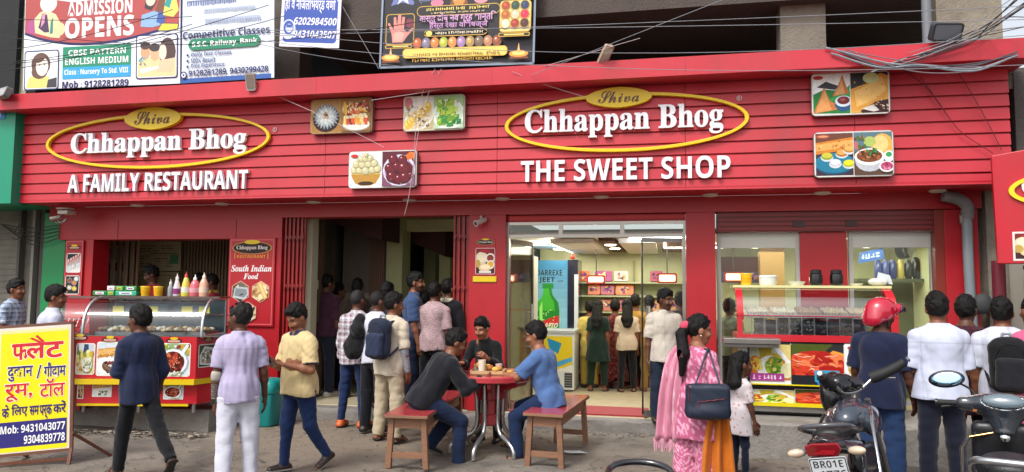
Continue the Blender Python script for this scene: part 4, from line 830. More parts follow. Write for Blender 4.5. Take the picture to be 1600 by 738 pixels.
# the yellow board on its stand
pa, pb = at(-8, 710, z=.16), at(108, 700, z=.16)
F0 = at(0, 708, y=6.55)
yb = 6.5
BL, BR, TL, TR = at(-6, 711, y=6.32), at(109, 700, y=6.58), at(6, 514, y=6.42), at(116, 517, y=6.68)
ex = (BR-BL); W_ = ex.length; upv = (TL-BL); upv = upv-ex*(upv.dot(ex)/ex.dot(ex)); H_ = upv.length
F_ = frame(BL, ex, upv)
g = thing('notice_board', 'yellow board on a brown metal stand, Hindi words in red and navy', 'notice board', (BL.x+W_/2, 6.55, 0))
q = MB(F_); q.plate([(0, 0), (W_, 0), (W_, H_), (0, H_)], .015, '#d9d2c4'); q.build('sheet', 'banner', g)
q = MB(F_); q.n = .016; X_ = lambda t: t*W_
Y_ = lambda t: t*H_
q.rect(.02, .012, W_-.02, H_-.06, '#efd800'); q.rect(.02, .02, W_-.02, Y_(.035), '#efd800'); q.rect(.0, Y_(.045), W_-.025, Y_(.245), '#2a2470'); q.rect(.02, H_-.06, W_-.02, H_-.03, '#e4d890')
def two(t, x0, y0, x1, y1, c, b=.02, halo=True):
    if halo: q.text(t, X_(x0)-.006, Y_(y0)-.006, X_(x1)+.006, Y_(y1)+.006, '#f4f0e0', bold=b+.02)
    q.text(t, X_(x0), Y_(y0), X_(x1), Y_(y1), c, bold=b)
RD = '#c8202c'
two('फ', .18, .735, .42, .865, RD, .03); two('ल', .37, .735, .66, .865, RD, .03); two('ट', .64, .735, .9, .865, RD, .03); q.rect(X_(.19), Y_(.845), X_(.9), Y_(.868), RD)
q.poly([(X_(.5), Y_(.92)), (X_(.53), Y_(.93)), (X_(.64), Y_(.872)), (X_(.6), Y_(.868))], RD); q.poly([(X_(.42), Y_(.905)), (X_(.46), Y_(.912)), (X_(.6), Y_(.87)), (X_(.55), Y_(.866))], RD)
two('दुकान', .13, .565, .48, .685, '#241e6a', .025); two('/', .53, .575, .6, .685, '#241e6a'); two('गौदाम', .63, .575, .94, .70, '#241e6a', .025)
two('रूम,', .1, .405, .48, .545, RD, .018); two('टॉल', .58, .42, .93, .57, RD, .018)
two('के', .07, .28, .17, .385, '#241e6a', .02, False); two('िलए', .2, .28, .42, .385, '#241e6a', .02, False); two('सम', .445, .285, .575, .36, '#241e6a', .02, False); two('पर्क', .585, .245, .755, .36, '#241e6a', .02, False); two('करें', .77, .285, .95, .385, '#241e6a', .02, False)
q.text(style('Mob: 9431043077', 'sans'), X_(.06), Y_(.155), X_(.94), Y_(.22), '#efeff2'); q.text(style('9304839778', 'sans'), X_(.38), Y_(.065), X_(.94), Y_(.13), '#efeff2')
q.build('print', 'print', g)
q = MB(F_)
for p0, p1 in (((-.015, -.3), (-.015, H_+.02)), ((W_+.015, -.02), (W_+.015, H_+.02)), ((-.03, H_+.015), (W_+.03, H_+.015)), ((-.02, -.015), (W_+.02, -.015))): q.bar((*p0, .0), (*p1, .0), .03, .03, '#6a3f2e', up=(0, 0, 1))
q.build('frame', 'paint', g)
q = MB(); e = F_ @ Vector((W_+.015, 0, 0)); e2 = F_ @ Vector((-.015, 0, 0))
gx = at(98, 738, z=0)
q.bar(e, (e.x+.02, e.y-.05, 0), .028, .028, '#6a3f2e'); q.bar((e.x, e.y, e.z+.15), (e.x+.12, e.y+.42, 0), .028, .028, '#6a3f2e'); q.bar((e.x+.03, e.y-.02, .06), (e2.x, e2.y-.02, .02), .025, .025, '#6a3f2e'); q.bar((e2.x, e2.y, e2.z), (e2.x, e2.y-.03, 0), .028, .028, '#6a3f2e'); q.bar((e2.x, e2.y, e2.z+.15), (e2.x-.05, e2.y+.45, 0), .028, .028, '#6a3f2e')
q.build('stand', 'paint', g)
# ================================================================== snack counter (restaurant side)
P0, P1 = at(113, 640, z=.3), at(303, 641, z=.3); P1 = Vector((P1.x, P1.y, .0)); P0 = Vector((P0.x, P0.y, .0))
FC = frame(P0, P1-P0); LC = (P1-P0).length
def hz(v): return loc(FC, 210, v)[1]
g = thing('snack_counter', 'red snack counter with curved glass and dish photos on a concrete step', 'counter', tuple((P0+P1)/2+Vector((0, .3, .25))))
Hb, Hy0, Hy1, Ht, Hg = hz(632), hz(601), hz(592), hz(526), hz(467)
q = MB(FC); q.n = 0
def cbox(q, x0, x1, y0, y1, n0, n1, c):
    q.add([(x, y, z) for x in (x0, x1) for y in (y0, y1) for z in (n0, n1)], [(0, 1, 3, 2), (4, 6, 7, 5), (0, 4, 5, 1), (2, 3, 7, 6), (0, 2, 6, 4), (1, 5, 7, 3)], c); return q
sl = .34                                        # the end panel slants back
def wedge(q, y0, y1, xi, n0, c):
    """body with a slanted right end"""
    q.plate([], 0, c) if False else None
    pts = [(0, n0), (LC-xi, n0), (LC+sl-xi, -.62), (LC+sl-xi, -.8), (0, -.8)]
    n = len(pts); vs = [(x, y0, z) for x, z in pts]+[(x, y1, z) for x, z in pts]
    q.add(vs, [tuple(range(n)), tuple(range(2*n-1, n-1, -1))]+[(i, n+i, n+(i+1) % n, (i+1) % n) for i in range(n)], c)
wedge(q, Hb, Hy0, .0, -.07, '#bd2530'); wedge(q, Hy1, Ht, 0, 0, '#bd2530'); q.build('body', 'gloss', g)
q = MB(FC); wedge(q, Hy0+.002, Hy1-.002, 0, .035, '#dcbc1c'); cbox(q, .02, LC-.1, Hb-.03, Hb-.002, -.1, -.055, '#dcbc1c'); q.build('yellow_trim', 'gloss', g)
q = MB(FC)
for x in (.06, LC*.5, LC-.06): q.tube([(x, .25, -.14), (x, Hb, -.14)], .022, '#b9b9b9', 8); q.tube([(x, .25, -.7), (x, Hb, -.7)], .022, '#b9b9b9', 8)
q.build('leg', 'steel', g)
q = MB(FC); q.n = .002
def pbox(q, u0, v0, u1, v1, F=FC):
    a = loc(F, u0, v1); b_ = loc(F, u1, v0); return a[0], a[1], b_[0], b_[1]
for (r, k, sd) in (((119, 538, 148, 584), 'chaat', 3), ((151, 536, 199, 586), 'sandwich', 4), ((248, 538, 297, 587), 'curry', 5)):
    x0, y0, x1, y1 = pbox(q, *r); q = MB(FC); q.n = .002; q.rr(x0-.012, y0-.012, x1+.012, y1+.012, .03, '#e8e4de'); pic(q, k, x0, y0, x1, y1, sd); q.build('dish_print', 'photo', g)
for u, v in ((125, 528), (172, 531), (272, 533)): q = MB(FC); q.n = .002; x, y = loc(FC, u, v); small_badge(q, x, y, .1, .04); q.build('badge_print', 'print', g)
FL = frame(P0-FC.col[2].xyz*.07, P1-P0); q = MB(FL); q.n = .002
for (r, k, sd) in (((118, 598, 130, 622), 'roll', 3), ((145, 597, 174, 619), 'sandwich', 6), ((256, 600, 286, 623), 'curry', 7)):
    x0, y0, x1, y1 = pbox(q, *r, F=FL); x0 = max(x0, .02); q = MB(FL); q.n = .002; q.rr(x0-.01, y0-.01, x1+.01, y1+.01, .01, '#e8e4de'); pic(q, k, x0, y0, x1, y1, sd); q.build('dish_print', 'photo', g)
q = MB(FL); q.n = .002; x, y = loc(FL, 245, 608); small_badge(q, x, y, .08, .04); q.build('badge_print', 'print', g)
e0 = FC @ Vector((LC, 0, 0)); e1 = FC @ Vector((LC+sl, 0, -.62)); FE = frame(e0, e1-e0); LE = (e1-e0).length
q = MB(FE); q.n = .003
for (a, b_, c, d, k, sd) in ((.06, .55, .42, .87, 'tray', 2), (.5, .6, .95, .83, 'bread', 3), (.45, .04, .95, .45, 'chaat', 8)):
    y = lambda t: Hb+(Ht-Hb)*t; q = MB(FE); q.n = .003; q.rr(LE*a-.01, y(b_)-.01, LE*c+.01, y(d)+.01, .02, '#e8e4de'); pic(q, k, LE*a, y(b_), LE*c, y(d), sd); q.build('dish_print', 'photo', g)
q = MB(FE); q.n = .003
small_badge(q, LE*.25, Ht-.045, .07, .035); small_badge(q, LE*.72, Ht-.06, .09, .045); scribble(q, LE*.5, Hb+(Ht-Hb)*.5, LE*.95, Hb+(Ht-Hb)*.57, '#dcd8ec', 6)
q.build('badge_print', 'print', g)
GH = Hg-Ht; GD = .42
prof = [(GD*(1-math.cos(t*math.pi/2))**1.15+.02, GH*math.sin(t*math.pi/2)) for t in [i/14 for i in range(15)]]
xa, xb = .06, LC+.05
q = MB(FC); q.rings([[(xa, Ht+h+.004, -d), (xb, Ht+h+.004, -d)] for d, h in prof], '#ffffff', cap=False, closed=False); q.build('curved_glass', 'curved_glass', g, smooth=180)
for x in (xa, xb):
    q = MB(FC); q.tube([(x, Ht+h+.006, -d+.004) for d, h in prof]+[(x, Hg, -.8)], .02, '#cfd3d6', 8); q.tube([(x, Ht, -.8), (x, Hg, -.8)], .015, '#cfd3d6', 8); q.tube([(x, Ht+.005, -.02), (x, Ht+.005, -.8)], .015, '#cfd3d6', 8); q.build('end_frame', 'steel', g, smooth=60)
q = MB(FC); hm = GH*.55; dm = [d for d, h in prof if h >= hm][0]; cbox(q, xa, xb, Ht+hm-.012, Ht+hm+.012, -.75, -dm-.02, '#c2d2da'); q.build('glass_shelf', 'curved_glass', g)
q = MB(FC); cbox(q, xa-.05, xb+.06, Hg+.004, Hg+.03, -.8, -GD, '#7a6a66'); q.build('top_shelf', 'steel', g)
q = MB(FC); cbox(q, 0, LC+sl-.02, Ht+.002, Ht+.01, -.8, 0, '#8b8e90'); cbox(q, xa, xb, Ht+.01, Hg, -.79, -.775, '#6f7f88'); q.build('tray_floor', 'steel', g)
rnd = random.Random(5)
for i in range(6):
    x = .15+i*(LC-.3)/5.3; tr = MB(FC); cbox(tr, x, x+.26, Ht+.011, Ht+.05, -.6, -.15, '#9a9c9e')
    o = tr.build('steel_tray', 'steel', g); fd = MB(FC)
    for k in range(12): c = (x+.04+.06*(k % 4), Ht+.06+rnd.uniform(0, .03), -.22-.12*(k//4)); fd.ball(c, (.04, .03, .05), rnd.choice(['#b08a54', '#c9b48a', '#8d5a34', '#d9d2c0', '#6a5a3a']), 8, 6)
    stuff(fd.build('snacks', 'food', o, smooth=60))
    if i % 2 == 0 or i == 5:
        cd = MB(FC); cbox(cd, x+.03, x+.17, Ht+hm+.02, Ht+hm+.11, -.5, -.495, '#e6d86a'); cd.build('price_card', 'matte', g)
# things standing on the counter top
TB = FC @ Vector((0, 0, -.6)); yT = TB.y+.1; zT = (FC @ Vector((0, Hg+.031, 0))).z
def ctop(u, dn=-.6):
    """spot on the snack counter's top under photo column u"""
    F2 = frame(FC @ Vector((0, 0, dn)), P1-P0); x, _ = loc(F2, u, 462); return FC @ Vector((x, Hg+.031, dn))
def bottle(name, label, u, prof, c, capc, band=None, group=None):
    p = ctop(u); g = thing(name, label, 'bottle', tuple(p), group=group)
    MB().lathe(prof, p, c, 16).build('body', 'gloss', g, smooth=50)
    r, z = prof[-1]; MB().lathe([(r*1.15, z), (r*1.15, z+.03), (r*.4, z+.045), (r*.3, z+.075)], p, capc, 12).build('cap', 'plastic', g, smooth=50)
    if band: MB().lathe([(band[0], band[1]), (band[0], band[2])], p, band[3], 16, cap=False).build('wrapper', 'print', g, smooth=60)
bottle('squeeze_bottle', 'small clear squeeze bottle with grey neck beside the yellow tubs', 266, [(.035, 0), (.036, .09), (.03, .12), (.016, .15)], '#8d9092', '#c9c9c9')
bottle('sauce_bottle', 'white sauce bottle with purple wrapper on the snack counter', 276, [(.045, 0), (.05, .02), (.045, .12), (.025, .2), (.018, .22)], '#d8c8d2', '#e8e4e4', (.0515, .03, .1, '#8a3a72'))
bottle('sauce_bottle', 'tall yellow sauce bottle with a red cap on the snack counter', 290, [(.06, 0), (.062, .04), (.05, .16), (.028, .24), (.02, .25)], '#cfc04a', '#b8322c', (.0615, .05, .12, '#d8d8c8'))
bottle('sauce_bottle', 'fat pink sauce bottle with white cap between yellow and peach bottles', 304, [(.065, 0), (.068, .05), (.062, .15), (.04, .2), (.02, .215)], '#c9606e', '#e6dcd8', (.069, .05, .11, '#d89aa2'))
bottle('sauce_bottle', 'peach coloured sauce bottle at the end of the counter row', 318, [(.06, 0), (.062, .06), (.055, .17), (.03, .23), (.02, .24)], '#d8a48a', '#e2d6c8', (.0625, .05, .12, '#e6c6b4'))
def tub(u, label, p=None, r=.06, h=.11, c='#e0b41a', grp=None):
    p = ctop(u) if p is None else p; g = thing('plastic_tub', label, 'tub', tuple(p), group=grp)
    MB().lathe([(r*.85, 0), (r, h)], p, c, 20).build('body', 'plastic', g, smooth=50); MB().lathe([(r*1.06, h), (r*1.06, h+.012), (r, h+.018)], p, shade(c, 1.1), 20).build('lid', 'plastic', g, smooth=50)
    MB().lathe([(r*.905, h*.2), (r*.985, h*.72)], p+Vector((0, 0, 0)), '#d8a010', 20, cap=False).build('wrapper', 'print', g, smooth=60)
tub(227, 'yellow plastic tub nearer the green packets on the snack counter'); tub(247, 'yellow plastic tub standing before the boy behind the counter')
k = 0
for u0, u1, lv, c, lab in ((147, 170, 0, '#1f8a44', 'flat green packet at the far end of the packet row'), (169, 182, 0, '#2a9a58', 'lower green packet with a white sticker'), (182, 216, 0, '#3ab08a', 'long turquoise packet under the green ones'), (169, 182, 1, '#e6dcd8', 'white packet with a pink mark on top of the row'), (182, 196, 1, '#2f9a4c', 'green packet with yellow sticker on top of the row'), (196, 216, 1, '#2a8a40', 'dark green packet on top beside the yellow tub')):
    a, b_ = ctop(u0+.6), ctop(u1-.6); ex = (b_-a); F_ = frame(a+Vector((0, 0, .066*lv)), ex); L_ = ex.length; gq = thing('snack_packet', lab, 'packet', tuple(a), group='packets on the snack counter')
    q = MB(F_); cbox(q, 0, L_, 0, .062, -.1, .05, c); q.build('box', 'gloss', gq, bevel=.008); q = MB(F_); q.n = .052; q.rect(L_*.2, .015, L_*.8, .048, ['#e8e0e4', '#d8c84a', '#e4e8e6'][k % 3]); q.rect(L_*.3, .024, L_*.7, .036, ['#b04a8a', '#3a7a3a', '#7a3a8a'][k % 3]); q.build('sticker', 'print', gq); k += 1

# a second, smaller glass case further along the step
F2 = frame(FC @ Vector((-.5, 0, -.25)), P1-P0); g = thing('glass_case', 'small glass case with a wire rack beside the red snack counter', 'display case', tuple(FC @ Vector((-.3, .25, -.4))))
q = MB(F2); cbox(q, 0, .46, .25, Ht-.02, -.5, 0, '#8a2a2c'); q.build('body', 'gloss', g); q = MB(F2); q.rings([[(.02, Ht+h, -d), (.44, Ht+h, -d)] for d, h in prof], '#ffffff', cap=False, closed=False); q.build('curved_glass', 'curved_glass', g, smooth=180)
q = MB(F2)
for i in range(7): q.bar((.04+i*.062, Ht, -.06), (.06+i*.062, Ht+.2, -.14), .008, .008, '#c9b8b4')
for i in range(4): q.bar((.03, Ht+.04+i*.05, -.08), (.43, Ht+.04+i*.05, -.08-.02*i), .007, .007, '#c9b8b4')
cbox(q, .0, .46, Ht-.018, Ht, -.5, 0, '#9a8a86'); cbox(q, .0, .46, Hg, Hg+.02, -.6, -.4, '#8a7a76'); q.build('wire_rack', 'steel', g)

# ================================================================== teal bin, table, benches
p = at(418, 664, z=0); p.y = 9.1; p.x = X(415, 640, 9.1)
g = thing('litter_bin', 'teal plastic bin with a lid against the red wall', 'bin', (p.x, p.y, 0))
def sq(r, z, k=1.1): r = r*k; return [(p.x+r*max(-1, min(1, 1.25*math.cos(t))), p.y+r*max(-1, min(1, 1.25*math.sin(t))), z) for t in [2*math.pi*i/24 for i in range(24)]]
zt_ = Z(418, 592, 9.0)
MB().rings([sq(.145, .0), sq(.15, .02), sq(.175, zt_*.68)], '#14807e').build('body', 'plastic', g, smooth=40); MB().rings([sq(.18, zt_*.69), sq(.188, zt_*.69+.02), sq(.18, zt_*.9), sq(.15, zt_*.97), sq(.08, zt_)], '#178a86').build('lid', 'plastic', g, smooth=40)

TC = at(765, 706, z=0); TZ = at(768, 583, y=TC.y).z
g = thing('dining_table', 'round red table on curved steel legs between two benches', 'table', (TC.x, TC.y, 0))
q = MB(); n = 40; R0 = .47; q.lathe([(R0-.03, TZ-.075), (R0, TZ-.06), (R0, TZ-.012), (R0-.012, TZ), (.02, TZ+.001)], (TC.x, TC.y, 0), '#a8343c', 44); q.build('tabletop', 'gloss', g, smooth=35)
q = MB()
for i in range(8):
    a = 2*math.pi*i/8+.2; d = Vector((math.cos(a), math.sin(a), 0)); s_ = Vector((-d.y, d.x, 0)); o = Vector((TC.x, TC.y, 0))
    prof2 = [(.1, TZ-.08), (R0-.05, TZ-.08), (R0-.07, TZ-.13), (.27, TZ-.16), (.2, TZ-.2), (.17, TZ-.28), (.1, TZ-.3)]
    m_ = len(prof2); vs = [o+d*r+Vector((0, 0, z))+s_*k for k in (-.02, .02) for r, z in prof2]; q.add(vs, [tuple(range(m_))[::-1], tuple(range(m_, 2*m_))]+[(i_, (i_+1) % m_, m_+(i_+1) % m_, m_+i_) for i_ in range(m_)], '#97262f')
q.build('bracket', 'gloss', g)
q = MB(); q.lathe([(.1, .3), (.12, .32), (.12, .42), (.095, .43), (.095, TZ-.3), (.11, TZ-.28), (.11, TZ-.08)], (TC.x, TC.y, 0), '#9c2a33', 8); q.build('column', 'gloss', g)
for i in range(6):
    a = 2*math.pi*i/6+.35; d = Vector((math.cos(a), math.sin(a), 0)); o = Vector((TC.x, TC.y, 0))
    pts = curve3([o+d*.15+Vector((0, 0, TZ-.12)), o+d*.15+Vector((0, 0, .5)), o+d*.145+Vector((0, 0, .34)), o+d*.2+Vector((0, 0, .22)), o+d*.35+Vector((0, 0, .15)), o+d*.43+Vector((0, 0, .08)), o+d*.44+Vector((0, 0, .0))], 5)
    MB().tube(pts, .024, '#c4c4c4', 10).build('leg', 'steel', g, smooth=60)

def bench(label, pa, pb, pc, ztop, wd):
    """pa, pb: near feet; pc: far foot behind pb"""
    pa, pb, pc = Vector(pa), Vector(pb), Vector(pc); lx = (pc-pb); L_ = lx.length; lx.normalize(); ly = Vector((0, 0, 1)).cross(lx)   # ly points to the left of lx
    o = pb; W_ = wd; g = thing('bench', label, 'bench', tuple((pa+pb)/2+lx*L_/2)); M_ = Matrix(((lx.x, ly.x, 0, o.x), (lx.y, ly.y, 0, o.y), (0, 0, 1, 0), (0, 0, 0, 1)))
    rnd = random.Random(label)
    wc = lambda: shade('#8a6249', rnd.uniform(.85, 1.15))
    q = MB(M_); q.box(-.09, L_+.09, -.06, W_+.06, ztop-.03, ztop, '#8a6249'); q.build('seat_board', 'wood', g, bevel=.004); q = MB(M_); q.box(-.088, L_+.088, -.058, W_+.058, ztop+.001, ztop+.006, '#a83c40'); q.build('red_top', 'gloss', g)
    for sx, sy in ((0, 0), (0, 1), (1, 0), (1, 1)):
        x = L_ if sx else 0; y = W_ if sy else 0; s_ = -.03 if not sy else .03; q = MB(M_); q.bar((x, y+s_, 0), (x, y, ztop-.03), .058, .058, wc(), up=(1, 0, 0)); q.build('leg', 'wood', g, bevel=.004)
    q = MB(M_); q.box(.03, L_-.03, -.015, .015, ztop-.14, ztop-.032, wc()); q.box(.03, L_-.03, W_-.015, W_+.015, ztop-.14, ztop-.032, wc()); q.box(-.015, .015, .03, W_-.03, ztop-.14, ztop-.032, wc()); q.box(L_-.015, L_+.015, .03, W_-.03, ztop-.14, ztop-.032, wc()); q.build('apron', 'wood', g)
    q = MB(M_); q.box(-.018, .018, .0, W_, .1, .16, wc()); q.build('rail', 'wood', g, bevel=.003); q = MB(M_); q.box(L_-.018, L_+.018, 0, W_, .1, .16, wc()); q.build('rail', 'wood', g, bevel=.003); return g
bLn, bLn2 = at(611, 731, z=0), at(661, 733, z=0); BZ = at(640, 648, y=bLn.y).z
bench('worn wooden bench with red top under the man in a black shirt', bLn, bLn2, at(716, 682, z=0), BZ, (bLn2-bLn).length)
bRn, bRn2 = at(836, 728, z=0), at(873, 732, z=0); far = at(911, 693, z=0)
bench('worn wooden bench with red top under the man in a light blue shirt', bRn, bRn2, far, at(852, 644, y=bRn.y).z, max(.3, (bRn2-bRn).length))

# tray and food on the table
tp = lambda u, v=577: at(u, v, z=TZ)
def ttop(dx, dy): return Vector((TC.x+dx, TC.y+dy, TZ+.002))
g = thing('food_tray', 'tray of fried snacks and cups in the middle of the red table', 'tray', tuple(ttop(0, 0)))
q = MB(); q.M = Matrix.Translation(ttop(.0, -.12)) @ Matrix.Rotation(.15, 4, 'Z'); q.plate(rrpts(-.19, -.13, .19, .13, .03), .012, '#b08a5a'); q.band(rrpts(-.19, -.13, .19, .13, .03), rrpts(-.175, -.115, .175, .115, .03), .045, '#c2a27a'); q.build('tray', 'plastic', g)
q = MB(); rnd = random.Random(4)
for i in range(16): q.ball(ttop(rnd.uniform(-.12, .15), -.12+rnd.uniform(-.09, .09))+Vector((0, 0, .045+rnd.uniform(0, .05))), (rnd.uniform(.03, .05), rnd.uniform(.03, .05), rnd.uniform(.025, .035)), rnd.choice(['#c28a2c', '#d8a84a', '#b0762a', '#e0c48a', '#a8622a']), 10, 7)
stuff(q.build('snacks', 'food', g, smooth=60))
def cup(dx, dy, c, h, r, lab):
    p = ttop(dx, dy); g = thing('cup', lab, 'cup', tuple(p)); MB().lathe([(r*.8, 0), (r, h), (r*.92, h), (r*.75, .01)], p, c, 18).build('body', 'gloss', g, smooth=50); MB().lathe([(r*.9, h*.8), (.001, h*.8+.001)], p, '#6a3a2a', 16).build('drink', 'gloss', g)
cup(-.05, -.2, '#e0d6c2', .16, .045, 'tall pale paper cup on the tray'); cup(.09, .03, '#d8b8b0', .1, .04, 'short pinkish cup at the rear of the table tray'); cup(-.15, -.02, '#d6cfc6', .09, .038, 'small white cup near the seated man in the dark shirt')
g = thing('plate', 'white plate with a snack before the man in light blue', 'plate', tuple(ttop(.22, -.1))); MB().lathe([(.05, 0), (.1, .018), (.095, .02), (.04, .006)], ttop(.25, -.12), '#d8d4cc', 24).build('dish', 'gloss', g, smooth=50); q = MB(); q.ball(ttop(.25, -.12)+Vector((0, 0, .03)), (.04, .03, .022), '#c9963a'); q.build('snack', 'food', g, smooth=60)

# ================================================================== sweet counter
YS = 9.12; xa, xb = X(1152, 500, YS), X(1404, 500, YS); FR = frame((xa, YS, 0)); LR = xb-xa
h = lambda v: loc(FR, 1280, v)[1]
z449, z493, z498, z527, z535, z602, z608, z632, z637 = [h(v) for v in (450, 493, 498, 527, 535, 602, 608, 632, 637)]
g = thing('sweet_counter', 'red framed glass sweet counter with dish photos on its front', 'counter', ((xa+xb)/2, YS+.3, .38))
q = MB(FR); cbox(q, 0, LR, z608, z535, -.75, 0, '#2a2528'); cbox(q, 0, LR, z637, z602, -.72, -.04, '#3a2a28'); cbox(q, .03, LR-.03, .38, z637-.06, -.7, -.14, '#1d1b1c'); q.build('body', 'gloss', g)
q = MB(FR); cbox(q, -.01, LR+.01, z602, z608+.03, -.3, .03, '#dcc81c'); cbox(q, -.01, LR+.01, z637-.005, z632, -.3, .002, '#dcc81c'); q.build('yellow_trim', 'gloss', g)
q = MB(FR); cbox(q, -.02, LR+.02, z637-.07, z637-.006, -.7, -.02, '#b5b2ad'); q.build('kick_rail', 'steel', g)
q = MB(FR); q.n = .003
for (r, k, sd) in (((1173, 539, 1235, 600), 'yellow', 2), ((1237, 539, 1318, 600), 'red', 3), ((1322, 539, 1402, 600), 'rasgulla', 6)):
    x0, y0, x1, y1 = pbox(q, *r, F=FR); y0 = max(y0, z608+.04); q = MB(FR); q.n = .003; q.rect(x0-.008, y0-.002, x1+.008, y1, '#e8e6e0'); pic(q, k, x0, y0, x1, y1, sd); q.build('dish_print', 'photo', g)
q = MB(FR); q.n = .016
x0, y0, x1, y1 = pbox(q, 1172, 584, 1225, 594, F=FR); q.rect(x0, y0, x1, y1, '#a83a8a'); scribble(q, x0+.03, y0+.015, x1-.03, y1-.015, '#e8d4e2', 7)
x0, y0, x1, y1 = pbox(q, 1237, 588, 1316, 600, F=FR); y0 = max(y0, z608+.04); q.rect(x0, y0, x1, y1, '#1c1d24'); q.rect((x0+x1)/2, y0, x1, y1, '#2a6ab8'); q.rr(x0+.25, y0+.03, x0+.52, y1+.06, .02, '#2f9ac2'); scribble(q, x0+.27, y0+.05, x0+.5, y1+.035, '#123a5a', 8)
q.build('caption_print', 'print', g)
F3 = frame((xa, YS+.04, 0)); q = MB(F3); q.n = .003
for (r, k, sd) in (((1173, 611, 1241, 631), 'yellow', 5), ((1243, 611, 1316, 631), 'red', 7), ((1320, 611, 1402, 631), 'ghee', 9)):
    x0, y0, x1, y1 = pbox(q, *r, F=F3); q = MB(F3); q.n = .003; q.rect(x0-.008, y0-.005, x1+.008, y1+.005, '#e8e6e0'); pic(q, k, x0, y0, x1, y1, sd); q.build('dish_print', 'photo', g)
RC = '#bc2a34'
pr = [(0, z498), (0, z498+.05)]+[(.03+.34*(1-math.cos(t*math.pi/2)), z498+.06+(z449-z498-.06)*math.sin(t*math.pi/2)) for t in [i/10 for i in range(11)]]
q = MB(FR); q.rings([[(.07, y_, -d-.004), (LR-.09, y_, -d-.004)] for d, y_ in pr], '#ffffff', cap=False, closed=False); q.build('curved_glass', 'case_glass', g, smooth=180)
for x0_, x1_ in ((0, .075), (LR-.095, LR)):
    q = MB(FR); ins = [(d+.07, y_-.03) for d, y_ in pr]; vs = []
    q.rings([[(x0_, y_, -d), (x1_, y_, -d), (x1_, y2, -d2), (x0_, y2, -d2)] for (d, y_), (d2, y2) in zip(pr, ins)], RC); q.build('end_cap', 'gloss', g, smooth=50)
q = MB(FR); cbox(q, .0, LR, z493-.015, z498+.03, -.06, .012, RC); cbox(q, -.01, LR+.01, z535, z527+.02, -.6, .016, RC)
cbox(q, .0, .06, z527, z493, -.05, .005, RC); cbox(q, LR-.08, LR, z527, z493, -.05, .005, RC); q.build('red_frame', 'gloss', g)
q = MB(FR); cbox(q, -.02, LR+.02, z449, z449+.03, -.8, -.3, '#d6d29a'); q.build('top_shelf', 'gloss', g)
q = MB(FR); q.rings([[(.06, y_, -.01), (LR-.08, y_, -.01)] for y_ in (z527+.02, z493-.015)], '#ffffff', cap=False, closed=False); q.build('front_glass', 'case_glass', g)
q = MB(FR)
for i in range(11): x = .16+i*(LR-.3)/10.5; cbox(q, x, x+.012, z527+.02, z493-.016, -.028, -.012, '#c2c2c0')
q.build('divider', 'steel', g)
q = MB(FR); cbox(q, .02, LR-.02, z493-.012, z498, -.75, -.07, '#a8a49c'); cbox(q, .02, LR-.02, z527, z527+.018, -.75, -.07, '#5a5856'); q.build('shelf', 'steel', g)
rnd = random.Random(8)
for i in range(5):
    x = .12+i*(LR-.3)/5; wd = (LR-.34)/5.2; tr = MB(FR); cbox(tr, x, x+wd, z498+.001, z498+.035, -.55, -.1, '#b0aca4')
    tl = ['tray of pale squares nearest the yellow tub', 'tray of cream coloured balls in the sweet counter', 'tray of brown sweets in the middle of the counter', 'tray of sand coloured sweets before the red pillar', 'tray of light brown sweets at the helmeted man']
    gt = thing('sweet_tray', tl[i], 'tray', tuple(FR @ Vector((x+wd/2, z498, -.3))), group='trays inside the sweet counter'); tr.build('tray', 'steel', gt); fd = MB(FR); cs = [['#cdbb96', '#d9cba8'], ['#e2d8ba', '#d2c49c'], ['#8d6238', '#a87a4a'], ['#c2a878', '#b2946a'], ['#b89a72', '#cdb58a']][i]
    for a in range(7):
        for b_ in range(5):
            fd.ball((x+.03+a*(wd-.06)/6, z498+.05+.012*b_+rnd.uniform(-.005, .01), -.13-b_*.085), (wd/14, .028, .04), rnd.choice(cs), 7, 5)
    stuff(fd.build('sweets', 'food', gt, smooth=50))
for i in range(9):
    x = .19+i*(LR-.3)/10.5; q = MB(FR); c = rnd.choice(['#6a6c72', '#7c7e82', '#a8a498', '#55585e', '#b4b0a4', '#6c7078']); c2 = rnd.choice(['#3a3e46', '#c9c2b0', '#8a8478', '#2a2c32'])
    gp = thing('namkeen_packet', ['dark packet behind the first divider of the sweet counter', 'packet second along the lower glass of the sweet counter', 'packet third along the lower glass of the sweet counter', 'packet fourth along the lower glass of the sweet counter', 'packet in the middle of the lower glass shelf', 'packet sixth along the lower glass of the sweet counter', 'packet seventh along the lower glass of the sweet counter', 'packet eighth along the lower glass of the sweet counter', 'packet behind the last divider near the helmeted man'][i], 'packet', tuple(FR @ Vector((x+.05, z527+.02, -.2))), group='packets on the lower shelf of the sweet counter')
    hh = (z493-z527)*rnd.uniform(.62, .85); q.rings([[(x+.01+s_, z527+.02+t*hh, -.12-.05*math.sin(t*3.1)), (x+.15-s_, z527+.02+t*hh, -.12-.05*math.sin(t*3.1)), (x+.15-s_, z527+.02+t*hh, -.13+.05*math.sin(t*3.1)-.03), (x+.01+s_, z527+.02+t*hh, -.13+.05*math.sin(t*3.1)-.03)] for t, s_ in ((0, 0), (.2, .005), (.5, 0), (.8, .005), (1, 0))], c); q.build('bag', 'gloss', gp, smooth=60)
    q = MB(FR); q.n = -.105+.02
    for k in range(10): q.elp(x+.03+rnd.uniform(0, .09), z527+.05+rnd.uniform(0, hh*.7), rnd.uniform(.008, .02), rnd.uniform(.006, .015), c2, rnd.uniform(0, 3), 7)
    q.build('print', 'print', gp)
